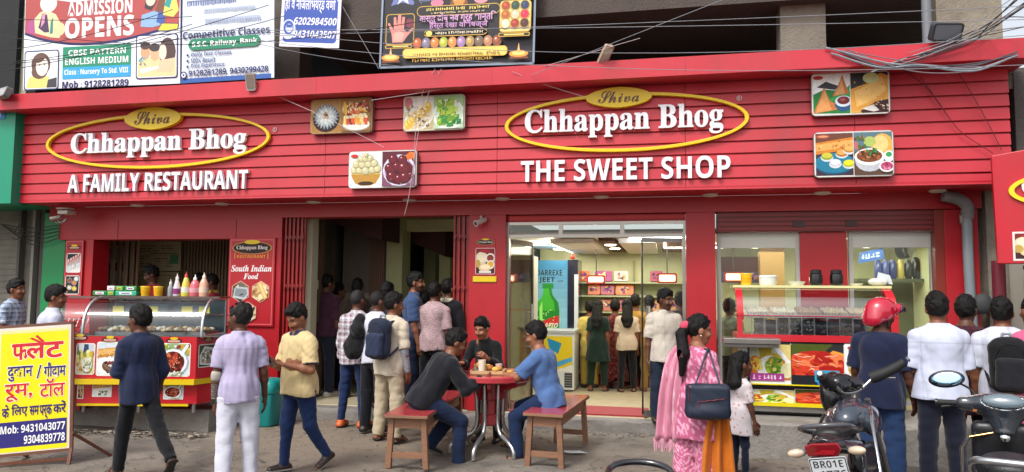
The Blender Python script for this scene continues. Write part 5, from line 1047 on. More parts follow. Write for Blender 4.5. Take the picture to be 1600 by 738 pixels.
# steel ledge with its post
g = thing('steel_ledge', 'grey steel serving ledge on a post beside the sweet counter', 'ledge', (xa, YS-.15, .38))
q = MB(FR); a = loc(FR, 1128, 535); b_ = loc(FR, 1250, 535); cbox(q, a[0], b_[0]-.25, z535-.02, z535+.04, -.02, .28, '#a09a96'); cbox(q, a[0]+.02, b_[0]-.27, z535-.06, z535-.022, .2, .26, '#8d8884'); q.build('top', 'steel', g, bevel=.005)
c = loc(FR, 1160, 600); q = MB(FR); cbox(q, c[0]-.05, c[0]+.05, .38, z535-.022, .05, .13, '#a3a19d'); q.build('post', 'steel', g, bevel=.005)
# things on the sweet counter
def stop(u, dn=-.5): F2 = frame((xa, YS-dn*1.0, 0)); x, _ = loc(F2, u, 447); return Vector((xa+x, YS-dn, z449+.031))
tub(0, 'yellow plastic tub at the end of the sweet counter', p=stop(1166), r=.07, h=.13)
p = stop(1200); g = thing('container', 'white round container with lid on the sweet counter', 'container', tuple(p)); MB().lathe([(.095, 0), (.105, .02), (.105, .1)], p, '#d8d8d4', 24).build('body', 'plastic', g, smooth=50); MB().lathe([(.11, .1), (.11, .118), (.09, .125)], p, '#e2e2de', 24).build('lid', 'plastic', g, smooth=50)
def dish(u, r, hh, lab, c='#d9dad6'):
    p = stop(u); tag(MB().lathe([(r*.7, 0), (r, hh), (r*.96, hh), (r*.6, .008)], p, c, 24).build('bowl', 'plastic', smooth=40), lab, 'bowl')
dish(1245, .105, .05, 'shallow white bowl before the red pillar'); dish(1338, .08, .03, 'low white dish past the black jars')
for u, lab in ((1275, 'black ribbed jar nearer the shallow white bowl'), (1307, 'black ribbed jar at the edge of the red pillar')):
    p = stop(u); g = thing('jar', lab, 'jar', tuple(p), group='black jars on the sweet counter'); pts = []
    MB().lathe([(.06, 0), (.075, .02), (.078, .1), (.072, .14), (.062, .15)], p, '#121214', 12).build('body', 'gloss', g, smooth=25); MB().lathe([(.068, .15), (.068, .185), (.05, .195)], p, '#1c1c20', 16).build('lid', 'plastic', g, smooth=40)
p = stop(1372); g = thing('paper_bag', 'crumpled white paper bag lying on the sweet counter', 'paper bag', tuple(p)); q = MB(); q.ball(p+Vector((0, 0, .05)), (.12, .07, .05), '#c9c8c4', 9, 6); q.add([p+Vector(v) for v in ((-.02, .0, .04), (.17, .02, .02), (.15, .05, .13), (.02, .06, .17))], [(0, 1, 2, 3)], '#b9c2c2'); q.build('sheet', 'matte', g)

# ================================================================== inside the sweet shop
yf = 12.25; FZ = frame((X(820, 560, yf), yf, 0)); wz = X(897, 560, yf)-X(820, 560, yf); hzf = at(860, 516, y=yf).z
g = thing('chest_freezer', 'white chest freezer with a yellow front under the drink cooler', 'freezer', (X(858, 560, yf), yf+.3, .15))
q = MB(FZ); cbox(q, 0, wz, .18, hzf-.06, -.7, 0, '#cfd8da'); q.build('body', 'gloss', g, bevel=.01); q = MB(FZ); cbox(q, -.01, wz+.01, hzf-.06, hzf, -.71, .012, '#a9b0b2'); q.build('lid', 'plastic', g, bevel=.01)
q = MB(FZ); q.n = .002; y0, y1 = .48, hzf-.1; q.rect(.02, y0, wz-.03, y1, '#d8c21e'); Hh = y1-y0
q.poly([(.05, y0+Hh*.3), (wz*.5, y0+Hh*.2), (wz-.03, y0+Hh*.42), (wz-.03, y0+Hh*.3), (wz*.55, y0+Hh*.05), (.02, y0+Hh*.1)], '#4aa0d0'); q.poly([(wz*.45, y0+Hh*.95), (wz*.75, y0+Hh*.8), (wz*.68, y0+Hh*.5), (wz*.5, y0+Hh*.65)], '#1f8ab8'); q.elp(wz*.3, y0+Hh*.6, .1, .1, '#3a9a4a'); q.poly([(.02, y0), (wz-.03, y0), (wz-.03, y0+Hh*.2), (wz*.6, y0+Hh*.02)], '#d8dcd8'); q.rect(wz-.16, .22, wz-.03, .46, '#33373a')
for i in range(5): q.rect(wz-.15, .25+i*.04, wz-.04, .265+i*.04, '#7a8084')
q.build('front_print', 'print', g)
yc = 12.97; FK = frame((X(828, 460, yc), yc, 0)); wk = X(887, 460, yc)-X(828, 460, yc); hk = at(860, 407, y=yc).z
g = thing('drink_cooler', 'tall drink cooler with a sky blue side picture of a green bottle', 'cooler', (X(860, 460, yc), yc+.3, .15))
q = MB(FK); cbox(q, 0, wk, .15, hk, -.6, 0, '#3a8ac0'); q.build('body', 'gloss', g); xs_ = X(903, 460, yc)-X(828, 460, yc)
q = MB(FK); cbox(q, wk+.002, xs_, .15, hk+.01, -.6, .01, '#15182c'); cbox(q, xs_-.06, xs_+.01, .6, hk-.25, .01, .04, '#c9d2d8'); q.build('door', 'gloss', g)
q = MB(FK); q.n = .002; y0 = 1.0
for i in range(8): t = i/8; c = [a*(1-t)+b_*t for a, b_ in zip(hx('#8cc0cf'), hx('#146a9c'))]; q.rect(.01, y0+(hk-y0)*t, wk-.01, y0+(hk-y0)*(t+1/8), c)
q.text(style('DARREXE', 'sans'), wk*.18, hk-.27, wk*.85, hk-.17, '#14181c'); q.text(style('JEET', 'sans'), wk*.24, hk-.41, wk*.66, hk-.3, '#14181c'); scribble(q, wk*.69, hk-.39, wk*.88, hk-.34, '#2a4a5a', 4)
bxm = wk*.48; bot = [(x*.74, y) for x, y in [(-.27, 1.02), (-.28, 1.45), (-.25, 1.6), (-.12, 1.72), (-.09, 1.82), (-.1, 1.86), (.1, 1.86), (.09, 1.82), (.12, 1.72), (.25, 1.6), (.28, 1.45), (.27, 1.02)]]; k_ = (hk-.48-1.0)/.86
bp_ = [(bxm+x, 1.0+(y-1.0)*k_) for x, y in bot]; q.poly(bp_, '#1c7a24'); q.poly([(bxm+x*.75-.03, 1.0+(y-1.0)*k_) for x, y in bot[1:-1]], '#3aa32e'); q.poly([(bxm-.14, 1.0+.1*k_), (bxm-.15, 1.0+.5*k_), (bxm-.1, 1.0+.62*k_), (bxm-.09, 1.0+.15*k_)], '#8fd86a')
q.rect(bxm-.1, 1.0+.84*k_, bxm+.1, 1.0+.93*k_, '#1a8030'); q.poly([(bxm-.2, 1.12), (bxm+.2, 1.24), (bxm+.2, 1.38), (bxm+.08, 1.35), (bxm-.2, 1.23)], '#c22a24'); q.text(style('NATIO', 'oblique'), bxm-.15, 1.16, bxm+.17, 1.25, '#ead8d4', shear=.2)
for k in range(30): q.elp(bxm+random.uniform(-.19, .19), random.uniform(1.03, 1.5), .012, .014, '#a8e08a', n=6)
q.build('side_picture', 'print', g)

yS = 13.95; sh = thing('display_shelf', 'pale wall shelves holding orange boxes at the rear of the sweet shop', 'shelf', (X(985, 470, yS), yS, .15))
xs0, xs1 = X(900, 450, yS), X(1068, 450, yS); zz = [Z(985, 441, yS), Z(985, 462, yS), Z(985, 487, yS), Z(985, 515, yS), Z(985, 548, yS)]
for z_ in zz: MB().box(xs0, xs1, yS-.2, yS+.25, z_-.03, z_, '#b9bc96').build('shelf_board', 'matte', sh)
q = MB()
for x in (xs0, X(990, 450, yS), xs1): q.box(x-.015, x+.015, yS+.2, yS+.245, .15, 2.4, '#a8ab88')
q.build('upright', 'matte', sh)
rnd = random.Random(6); k = 0
cols = ['#c8642a', '#8a3a6a', '#c9582a', '#a8306a', '#d07a2a', '#b0402a']
rows = ((0, (904, 922), '#c9662a'), (0, (930, 957), '#9a3070'), (0, (960, 982), '#c8b8b0'), (0, (1016, 1036), '#a82a5a'), (1, (919, 938), '#c9602a'), (1, (939, 960), '#a8405a'), (1, (962, 990), '#cf6a24'), (2, (936, 958), '#b0522a'), (2, (960, 978), '#a8323a'), (2, (1010, 1030), '#c9822a'), (2, (1040, 1064), '#b06a2a'), (3, (905, 925), '#8d6a4a'), (3, (930, 960), '#b89a6a'), (3, (965, 1000), '#a87a4a'))
words_ = ['orange tray with a purple sweet picture', 'purple gift box', 'white flowered box', 'crimson box', 'orange box', 'plum box', 'wide orange box', 'brown orange box', 'dark red box', 'amber box', 'tan box', 'brown box', 'cream box', 'wide brown box']
spots = ['on the top shelf beside the drink cooler', 'on the top shelf behind the lit red sign', 'on the top shelf past the purple one', 'on the top shelf by the second lit sign', 'first on the second shelf', 'in the middle of the second shelf', 'ending the second shelf', 'on the third shelf over the women', 'on the third shelf beside the brown one', 'on the third shelf past the door handle', 'at the end of the third shelf', 'first on the low shelf', 'on the low shelf behind the women', 'at the end of the low shelf']
for (r, (u0, u1), c), w_, s_ in zip(rows, words_, spots):
    xa_, xb_ = X(u0, 450, yS-.1), X(u1, 450, yS-.1); hh = .2 if r < 2 else .22; F_ = frame((xa_, yS-.12, zz[r]), (1, 0, 0), (0, .3, 1)); W_ = xb_-xa_
    gb = thing('sweet_box', w_+' '+s_, 'sweet box', (xa_, yS, zz[r]), group='boxes on the wall shelves'); q = MB(F_); q.plate(rrpts(0, 0, W_, hh, .03), .05, c); q.build('box', 'gloss', gb)
    q = MB(F_); q.n = .052
    for t in range(12): q.elp(W_*rnd.uniform(.25, .75), hh*rnd.uniform(.25, .75), W_*rnd.uniform(.06, .14), hh*rnd.uniform(.06, .14), rnd.choice(['#5a2a6a', '#d8a04a', '#3a1a3a', '#e8c8a0', '#8a3a7a']), rnd.uniform(0, 3), 8)
    q.build('picture', 'print', gb)
def glowsign(u0, v0, u1, v1, y, lab):
    x0, z0, x1, z1 = bx(u0, v0, u1, v1, y); g = thing('lit_sign', lab, 'lit sign', ((x0+x1)/2, y, z0), group='lit red signs in the sweet shop')
    q = MB(frame((0, y, 0))); q.plate(rrpts(x0-.03, z0-.03, x1+.03, z1+.03, .03), .05, '#a82a2a'); q.build('case', 'plastic', g); q = MB(frame((0, y, 0))); q.n = .052; q.rr(x0, z0, x1, z1, .02, '#ffb08a'); q.rr(x0+.03, z0+.03, x1-.03, z1-.03, .02, '#fff0dc'); q.build('face', 'lit', g)
    q = MB(); q.tube([((x0+x1)/2, y+.02, z1+.03), ((x0+x1)/2, y+.02, 2.6)], .008, '#555555', 6); q.build('hanger', 'steel', g)
glowsign(920, 433, 943, 441, 12.6, 'glowing sign hanging before the orange boxes'); glowsign(1030, 430, 1055, 440, 12.2, 'glowing sign hanging behind the door handles'); glowsign(1134, 428, 1158, 438, 13.2, 'glowing sign seen through the window above the yellow tub')
p = at(895, 401, y=12.8); g = thing('orange_sign', 'small red lamp on the ceiling above the drink cooler', 'lamp', tuple(p)); q = MB(); q.lathe([(.03, 0), (.05, .02), (.04, .06), (.02, .1)], p-Vector((0, 0, .05)), '#a8402a', 14); q.build('shade', 'plastic', g, smooth=60); MB().tube([p+Vector((0, 0, .06)), (p.x, p.y, 2.6)], .008, '#cccccc', 6).build('cord', 'plastic', g)  # a small orange sign, shaped as a hanging cone; no lamp, gives no light
# sales counter the women stand at
g = thing('sales_counter', 'long glass sales counter with yellow sweets behind the women', 'counter', (X(980, 560, 13.3), 13.3, .15)); xa_, xb_ = X(903, 560, 13.3), X(1120, 560, 13.3)
MB().box(xa_, xb_, 13.2, 13.7, .15, .35, '#8a1c1c').build('base', 'gloss', g); MB().box(xa_, xb_, 13.25, 13.7, .35, 1.05, '#c09a4a').build('body', 'gloss', g); MB().box(xa_, xb_, 13.18, 13.72, 1.05, 1.1, '#a8a08a').build('top', 'steel', g)
rnd = random.Random(12); q = MB()
for i in range(60): q.ball((rnd.uniform(xa_+.1, xb_-.1), 13.24, rnd.choice([.45, .65, .85])+rnd.uniform(0, .08)), (.06, .03, .04), rnd.choice(['#d8a82a', '#e8c860', '#b8702a', '#efe0b0']), 7, 5)
stuff(q.build('sweets', 'food', g, smooth=60))
# door frame of a cupboard at the shop's near wall
g = thing('cupboard', 'grey glazed cupboard with orange top shelf just inside the shop door', 'cupboard', (X(803, 500, 10.9), 10.9, .15)); xa_, xb_ = X(795, 500, 11.2), X(833, 500, 11.2)
q = MB(); q.box(xa_, xb_, 11.25, 11.6, .15, 2.35, '#b2b8a8'); q.build('carcass', 'paint', g); q = MB()
for a in (xa_, (xa_+xb_)/2-.015, xb_-.03): q.box(a, a+.03, 11.21, 11.25, .15, 2.35, '#a8aaa4')
for z_ in (.15, .9, 1.5, 2.32): q.box(xa_, xb_, 11.2, 11.21, z_, z_+.04, '#a8aaa4' if z_ != 1.5 else '#c8642a')
q.build('door_frame', 'steel', g)
# behind the second window: racks of packets, fan
g = thing('packet_rack', 'rack of blue and dark packets behind the window by the drain pipe', 'rack', (X(1395, 430, 12.5), 12.5, .15)); xa_, xb_ = X(1335, 430, 12.6), X(1455, 430, 12.6); z1_, z2_ = Z(1395, 436, 12.6), Z(1395, 408, 12.6)
MB().box(xa_, xb_, 12.4, 12.9, z1_-.05, z1_, '#59614a').build('shelf_board', 'matte', g); MB().box(xa_, xb_, 12.95, 13.0, .15, z1_-.05, '#6d7450').build('back_panel', 'matte', g)
rnd = random.Random(15)
for i in range(9):
    x = xa_+.35+i*.11; c = ['#3a4a8a', '#4a5a9a', '#2f3a7a', '#c9b85a', '#1f2a24', '#16241c', '#22302a', '#7a5a2a', '#8a7a4a'][i]; hh = .3 if i < 5 else .34
    q = MB(); q.rings([[(x+r*math.cos(t), 12.6+r*math.sin(t), z1_+z_) for t in [2*math.pi*k/10 for k in range(10)]] for r, z_ in ((.045, 0), (.055, .04), (.055, hh*.8), (.03, hh))], c); q.build('packet', 'gloss', g, smooth=60)
q = MB(); q.M = frame((X(1341, 405, 12.5), 12.5, Z(1341, 412, 12.5)), (1, .0, .15)); q.plate([(0, 0), (.38, .02), (.36, .2), (.02, .16)], .02, '#3a6ab8'); scribble(q, .04, .05, .34, .14, '#cfe0f0', 9); q.build('poster', 'print', g)
p = at(1411, 385, y=13.0); g = thing('wall_fan', 'round wall fan high behind the window by the drain pipe', 'fan', tuple(p)); q = MB(); q.lathe([(.2, -.06), (.22, 0), (.2, .06)], p, '#2a2a28', 28, ax=(.8, -.6, 0), cap=False); q.build('cage', 'steel', g, smooth=60)
q = MB()
for i in range(4): a = i*math.pi/2+.4; u_ = Vector((.6, .8, 0)); v_ = Vector((0, 0, 1)); d = u_*math.cos(a)+v_*math.sin(a); s_ = u_*-math.sin(a)+v_*math.cos(a); q.add([p+d*.03, p+d*.17-s_*.05, p+d*.18+s_*.05], [(0, 1, 2)], '#b8b8a8')
q.ball(p, .04, '#55554a'); q.build('blade', 'plastic', g)
q = MB(); q.bar(p, p+Vector((.0, .5, .05)), .03, .03, '#4a4a44'); q.build('arm', 'steel', g)
# window one: wall shelf with hanging lamps
g = thing('hanging_shelf', 'wall shelf with framed purple picture behind the window above the yellow tub', 'shelf', (X(1150, 440, 13.6), 13.6, 1.8)); x0, z0, x1, z1 = bx(1125, 425, 1190, 442, 13.6); q = MB(frame((0, 13.6, 0))); q.plate([(x0, z0), (x1, z0), (x1, z1), (x0, z1)], .04, '#4a4a6a'); q.build('frame', 'plastic', g)
q = MB(frame((0, 13.6, 0))); q.n = .042
for i in range(30): q.elp(random.uniform(x0+.1, x1-.1), random.uniform(z0+.05, z1-.05), .05, .03, random.choice(['#6a5a9a', '#2a2a4a', '#9a8ac0', '#c07a8a']), random.uniform(0, 3), 8)
q.build('picture', 'print', g)

# ================================================================== lamps, cameras, cables on the front
def flood(label, pos, aim, c, sz=(.2, .14, .06), arm=None, m_='plastic', name='flood_light', cat='lamp', lens='#b9b4aa'):
    g = thing(name, label, cat, tuple(pos)); d = Vector(aim).normalized(); F_ = frame(pos, d.cross(Vector((0, 0, 1))), (d.cross(Vector((0, 0, 1)))).cross(d)*-1); n = F_.col[2].xyz
    if n.dot(d) < 0: F_ = frame(pos, -d.cross(Vector((0, 0, 1))), (d.cross(Vector((0, 0, 1)))).cross(d))
    a, b_, t = sz; q = MB(F_); q.plate(rrpts(-a/2, -b_/2, a/2, b_/2, min(a, b_)*.18), t, c, -t/2); q.build('housing', m_, g, smooth=40); q = MB(F_); q.n = t/2+.002; q.rr(-a*.42, -b_*.4, a*.42, b_*.4, .02, lens); q.build('lens', 'lens', g)
    if arm is not None: q = MB(); q.tube([pos, arm], .014, c, 8); q.build('bracket', 'steel', g)
flood('small beige lamp standing over the second shop name on the cornice', at(946, 86, y=9.0), (.35, -.5, -.75), '#a8937c', (.12, .28, .05), at(952, 92, y=9.3))
flood('small grey lamp hanging over the edge of the cornice below the blue banner', at(392, 128, y=8.98), (.1, -.9, -.3), '#b8aca6', (.13, .24, .05), at(392, 118, y=9.3), lens='#8d8078')
flood('dark flood light on the cornice among the tangled cables', at(1478, 50, y=8.95), (.15, -.8, -.45), '#3a3d42', (.34, .2, .08), at(1478, 60, y=9.3), lens='#6a6f78')
flood('grey lamp at the end of the cornice by the green shop', at(6, 146, y=8.95), (-.3, -.8, .3), '#6f6a68', (.3, .16, .08), at(14, 156, y=9.3), lens='#9a948c')
flood('small dull lamp on the red wall beside the drain pipe', at(1509, 341, y=9.9), (-.4, -.8, -.4), '#6a5a5a', (.13, .13, .08), at(1512, 336, y=10.0), lens='#a89c96')
def cctv(label, p, d, c='#b9b4ac', s_=1.):
    g = thing('security_camera', label, 'camera', tuple(p)); p = Vector(p); d = Vector(d).normalized(); MB().lathe([(.035*s_, -.09*s_), (.04*s_, -.08*s_), (.04*s_, .08*s_), (.046*s_, .1*s_)], p, c, 14, ax=d).build('body', 'plastic', g, smooth=50); MB().lathe([(.03*s_, 0), (.02*s_, .006)], p+d*.1*s_, '#1a1a1c', 12, ax=d).build('lens', 'lens', g); MB().tube([p, p+Vector((0, .02, .07*s_)), p+Vector((0, .1*s_, .09*s_))], .014*s_, c, 8).build('bracket', 'plastic', g)
cctv('white security camera high on the red pillar beside the shop door', at(751, 346, y=9.88), (-.5, -.7, -.35), '#c2bab4')
p = at(102, 331, y=9.6); g = thing('camera_box', 'white junction box with camera and cables under the red soffit', 'camera', tuple(p)); MB().box(p.x-.09, p.x+.09, p.y-.06, p.y+.12, p.z-.04, p.z+.02, '#b9b0a6').build('box', 'plastic', g, bevel=.01); MB().lathe([(.12, .03), (.13, .05), (.05, .07)], p, '#a89c90', 18).build('cap', 'plastic', g, smooth=50); MB().lathe([(.03, 0), (.035, .14)], p+Vector((-.06, -.02, -.08)), '#8a8078', 12, ax=(-.8, -.5, -.3)).build('camera', 'plastic', g, smooth=50); q = MB()
for i in range(5): q.tube(curve3([p+Vector((-.05-.01*i, 0, -.05)), p+Vector((-.08-.03*i, -.03, -.13)), p+Vector((-.02-.03*i, 0, -.17)), p+Vector((.02, .02, -.1))], 4), .007, '#c9c2ba' if i % 2 else '#3a3634', 5)
q.build('cable', 'rubber', g)

def cable(a, b_, sag, r, c, group, label, mid=None, name='overhead_cable'):
    a, b_ = Vector(a), Vector(b_); n = 14; pts = [a+(b_-a)*(i/n)+Vector((0, 0, -sag*4*(i/n)*(1-i/n))) for i in range(n+1)] if mid is None else curve3([a]+[Vector(m_) for m_ in mid]+[b_], 6)
    return tag(MB().tube(pts, r, c, 5).build(name, 'rubber', smooth=60), label, 'cable', group)
DK, LT = '#23242a', '#85868d'
gA = 'dark cables crossing the banners'; lA = 'thin dark cable strung across the school banners'
for (u0, v0, u1, v1, y0, y1, sg) in ((-40, 27, 300, 26, 8.3, 8.6, .05), (-40, 84, 270, 15, 8.2, 8.9, .1), (-40, 100, 300, 38, 8.3, 8.9, .12), (-40, 118, 420, 8, 8.2, 9.0, .1), (-40, 47, 445, 25, 8.4, 8.9, .3), (-40, 104, 280, 60, 8.3, 8.9, .06), (100, 60, 700, 25, 8.6, 8.2, .2)):
    cable(at(u0, v0, y=y0), at(u1, v1, y=y1), sg, .005, DK, gA, lA)
gB = 'pale cables crossing the dark upper floor'; lB = 'thin pale cable strung before the dark upper floor'
for (u0, v0, u1, v1, y0, y1, sg) in ((270, 48, 1640, 30, 8.6, 8.6, .03), (420, 50, 1640, 52, 8.7, 8.4, .25), (430, 56, 1640, 8, 8.8, 8.2, .02), (830, 118, 1230, -40, 9.0, 8.0, .0), (400, 68, 640, 105, 8.8, 9.0, .04), (380, 60, 1640, 100, 8.7, 8.4, .22), (535, 10, 592, 108, 9.0, 9.02, .0)):
    cable(at(u0, v0, y=y0), at(u1, v1, y=y1), sg, .004, LT if v0 != 48 else '#8d8e96', gB, lB)
gC = 'cables tangled over the corner of the fascia'; lC = 'grey cable in the tangle hanging over the corner of the fascia'
rnd = random.Random(21)
for i in range(10):
    u0, v0 = 1640, rnd.uniform(-60, 40); ue, ve = rnd.choice([(1422, 80), (1385, 100), (1400, 92), (1440, 88), (1370, 112)]); y_ = rnd.uniform(8.6, 8.95)
    cable(at(u0, v0, y=8.3), at(ue+rnd.uniform(-10, 10), ve+rnd.uniform(-6, 6), y=9.0), 0, rnd.uniform(.004, .008), rnd.choice(['#33343a', '#55565c', '#7d7e84', '#9a9ba0', '#2a2a2e']), gC, lC, mid=[at(1560+rnd.uniform(-20, 20), 30+rnd.uniform(-14, 22), y=y_), at(1500+rnd.uniform(-30, 30), 62+rnd.uniform(-12, 14), y=y_+.05)])
for i in range(6):
    cable(at(1300+rnd.uniform(-20, 40), 74+rnd.uniform(0, 10), y=9.0), at(1590, 88+rnd.uniform(-8, 10), y=9.0), 0, rnd.uniform(.006, .012), rnd.choice(['#6a7078', '#8a929a', '#4a4e56', '#7a6a70']), gC, lC, mid=[at(1380+rnd.uniform(-10, 10), 98+rnd.uniform(-8, 10), y=8.98), at(1440, 106+rnd.uniform(-7, 8), y=8.96), at(1520, 104+rnd.uniform(-6, 8), y=8.97)])
gD = 'thin wires over the slatted fascia'; lD = 'thin wire hanging down the red slatted fascia'
for pts in (((1438, 120), (1470, 165), (1500, 205), (1552, 240)), ((1495, 110), (1520, 150), (1545, 195), (1565, 235)), ((1380, 90), (1440, 130), (1480, 180))):
    cable(at(*pts[0], y=9.3), at(*pts[-1], y=9.3), 0, .005, '#6a1420', gD, lD, mid=[at(u, v, y=9.3) for u, v in pts[1:-1]])
for pts in (((395, 122), (430, 148), (500, 180), (600, 230)), ((690, 108), (672, 140), (655, 200), (640, 300), (632, 336)), ((680, 108), (662, 140), (650, 200), (645, 290)), ((580, 157), (700, 138), (820, 112), (1000, 60)), ((800, 112), (850, 132), (915, 152))):
    cable(at(*pts[0], y=9.0), at(*pts[-1], y=9.2 if pts[-1][1] > 100 else 8.6), 0, .0034, '#c2b2b4', gD, 'thin pale wire crossing the red slatted fascia', mid=[at(u, v, y=9.1) for u, v in pts[1:-1]])
# litter on the ground
p = at(897, 709, z=0); q = MB(); rnd = random.Random(2); n = 9; q.add([(p.x+(.05+.09*rnd.random())*math.cos(2*math.pi*i/n)*1.2, p.y+(.04+.05*rnd.random())*math.sin(2*math.pi*i/n), .012+.02*rnd.random()) for i in range(n)]+[(p.x, p.y, .03)], [(i, (i+1) % n, n) for i in range(n)], '#d3d6d8'); tag(q.build('paper_scrap', 'matte'), 'crumpled white paper scrap lying on the road by the bench', 'litter')
q = MB(); rnd = random.Random(31)
for i in range(900):
    t = rnd.random()
    if t < .45: x = rnd.uniform(-7.8, -5.6); y = 8.1+.2*(x+7.6)/1.9-abs(rnd.gauss(0, .12))
    elif t < .7: x = rnd.uniform(-5.5, .5); y = 9.68-abs(rnd.gauss(0, .15))
    else: x = rnd.uniform(-8, 4); y = rnd.uniform(6, 9.5)
    s_ = rnd.uniform(.004, .014)*(1.6 if t < .45 else 1); q.ball((x, y, s_*.4), (s_*rnd.uniform(.8, 2), s_, s_*.6), rnd.choice(['#6a6259', '#8a8278', '#4f4a44', '#9a9084', '#5e5040']), 6, 4)
stuff(q.build('gravel', 'matte', smooth=60))
# ================================================================== figures grown as one continuous surface
V3 = lambda *a: np.array(a, float)
def unit(v): v = np.asarray(v, float); return v/np.linalg.norm(v)
def rotz(a): c, s = math.cos(a), math.sin(a); return np.array([[c, -s, 0], [s, c, 0], [0, 0, 1.]])
def rotx(a): c, s = math.cos(a), math.sin(a); return np.array([[1, 0, 0], [0, c, -s], [0, s, c]])
def roty(a): c, s = math.cos(a), math.sin(a); return np.array([[c, 0, s], [0, 1, 0], [-s, 0, c]])
class Field:
    def __init__(s, lo, hi, h):
        s.lo = np.array(lo, float); s.h = h; n = np.ceil((np.array(hi)-s.lo)/h).astype(int)+1; s.n = n; s.F = np.full(tuple(n), 1.)
        s.g = [s.lo[i]+h*np.arange(n[i]) for i in range(3)]
    def _sl(s, lo, hi): return tuple(slice(max(0, int((lo[i]-s.lo[i])/s.h)-1), max(0, min(s.n[i], int((hi[i]-s.lo[i])/s.h)+3))) for i in range(3))
    def _xyz(s, sl): return s.g[0][sl[0]][:, None, None], s.g[1][sl[1]][None, :, None], s.g[2][sl[2]][None, None, :]
    def _put(s, sl, d, k, op):
        A = s.F[sl]
        if not A.size: return
        if op == 'u':
            if k <= 0: s.F[sl] = np.minimum(A, d); return
            h = np.clip(.5+.5*(A-d)/k, 0, 1); s.F[sl] = A+(d-A)*h-k*h*(1-h)
        else:
            h = np.clip(.5-.5*(A+d)/max(k, 1e-6), 0, 1); s.F[sl] = A+(-d-A)*h+max(k, 1e-6)*h*(1-h)
    def cap(s, a, b, ra, rb=None, k=.02, flat=1., side=None, op='u'):
        a, b = np.asarray(a, float), np.asarray(b, float); rb = ra if rb is None else rb; m = max(ra, rb)+k+.02
        sl = s._sl(np.minimum(a, b)-m, np.maximum(a, b)+m); X, Y, Z = s._xyz(sl); ba = b-a; L = max(ba@ba, 1e-9)
        px, py, pz = X-a[0], Y-a[1], Z-a[2]; t = np.clip((px*ba[0]+py*ba[1]+pz*ba[2])/L, 0, 1); r = ra+(rb-ra)*t
        qx, qy, qz = px-t*ba[0], py-t*ba[1], pz-t*ba[2]; q2 = qx*qx+qy*qy+qz*qz
        if flat != 1.:
            sv = unit(side); qs = qx*sv[0]+qy*sv[1]+qz*sv[2]; d = (np.sqrt(qs*qs+np.maximum(q2-qs*qs, 0)*flat*flat)-r)/math.sqrt(flat)
        else: d = np.sqrt(q2)-r
        s._put(sl, d, k, op)
    def ell(s, c, r, Rm=None, k=.02, op='u'):
        c = np.asarray(c, float); r = np.asarray(r, float); m = r.max()+k+.02; sl = s._sl(c-m, c+m); X, Y, Z = s._xyz(sl); p = [X-c[0], Y-c[1], Z-c[2]]
        if Rm is not None: p = [p[0]*Rm[0, i]+p[1]*Rm[1, i]+p[2]*Rm[2, i] for i in range(3)]
        k0 = np.sqrt((p[0]/r[0])**2+(p[1]/r[1])**2+(p[2]/r[2])**2); k1 = np.sqrt((p[0]/r[0]**2)**2+(p[1]/r[1]**2)**2+(p[2]/r[2]**2)**2)
        s._put(sl, k0*(k0-1)/np.maximum(k1, 1e-6), k, op)
    def box(s, c, hsz, rad, Rm=None, k=.0, op='u'):
        c = np.asarray(c, float); m = np.linalg.norm(hsz)+k+.02; sl = s._sl(c-m, c+m); X, Y, Z = s._xyz(sl); p = [X-c[0], Y-c[1], Z-c[2]]
        if Rm is not None: p = [p[0]*Rm[0, i]+p[1]*Rm[1, i]+p[2]*Rm[2, i] for i in range(3)]
        q = [np.abs(p[i])-hsz[i]+rad for i in range(3)]
        s._put(sl, np.sqrt(sum(np.maximum(v, 0)**2 for v in q))+np.minimum(np.maximum(q[0], np.maximum(q[1], q[2])), 0)-rad, k, op)
    def cut(s, p, n, lo=None, hi=None):
        """remove everything on the side n points to (within a box if given)"""
        n = unit(n); sl = s._sl(lo, hi) if lo is not None else (slice(None),)*3; X, Y, Z = s._xyz(sl)
        s.F[sl] = np.maximum(s.F[sl], (X-p[0])*n[0]+(Y-p[1])*n[1]+(Z-p[2])*n[2])
    def folds(s, amp, seed, f=(14, 14, 9), sharp=1.):
        r = np.random.RandomState(seed); X, Y, Z = s._xyz((slice(None),)*3); w = 0
        for o in range(3):
            a = r.uniform(-1, 1, 3)*np.array(f)*(1.6**o); b = r.uniform(-1, 1, 3)*6; c = r.uniform(0, 6, 2)
            v = np.sin(X*a[0]+Y*a[1]+Z*a[2]+c[0]+1.8*np.sin(X*b[0]+Y*b[1]+Z*b[2]+c[1])); w = w+(1-np.abs(v)*1.4 if sharp else v)/(1.5**o)
        s.F = s.F+amp*np.where(s.F < .06, w, 0)
    def mesh(s):
        F = s.F; n = s.n; I = F < 0; F = np.where(np.abs(F) < 1e-7, 1e-7, F)
        c = sum(I[i:n[0]-1+i, j:n[1]-1+j, k:n[2]-1+k].astype(np.int8) for i in (0, 1) for j in (0, 1) for k in (0, 1)); act = (c > 0) & (c < 8)
        cells = np.argwhere(act); idx = -np.ones(act.shape, int); idx[act] = np.arange(len(cells)); pos = np.zeros((len(cells), 3)); cnt = np.zeros(len(cells))
        for ax in range(3):
            for u in (0, 1):
                for v in (0, 1):
                    o1 = np.zeros(3, int); o1[(ax+1) % 3] = u; o1[(ax+2) % 3] = v; o2 = o1.copy(); o2[ax] = 1
                    a = F[tuple((cells+o1).T)]; b = F[tuple((cells+o2).T)]; m = (a < 0) != (b < 0); t = np.where(m, a/np.where(m, a-b, 1), 0)
                    pos += m[:, None]*(o1+t[:, None]*(o2-o1)); cnt += m
        V = s.lo+s.h*(cells+pos/cnt[:, None]); Q = []
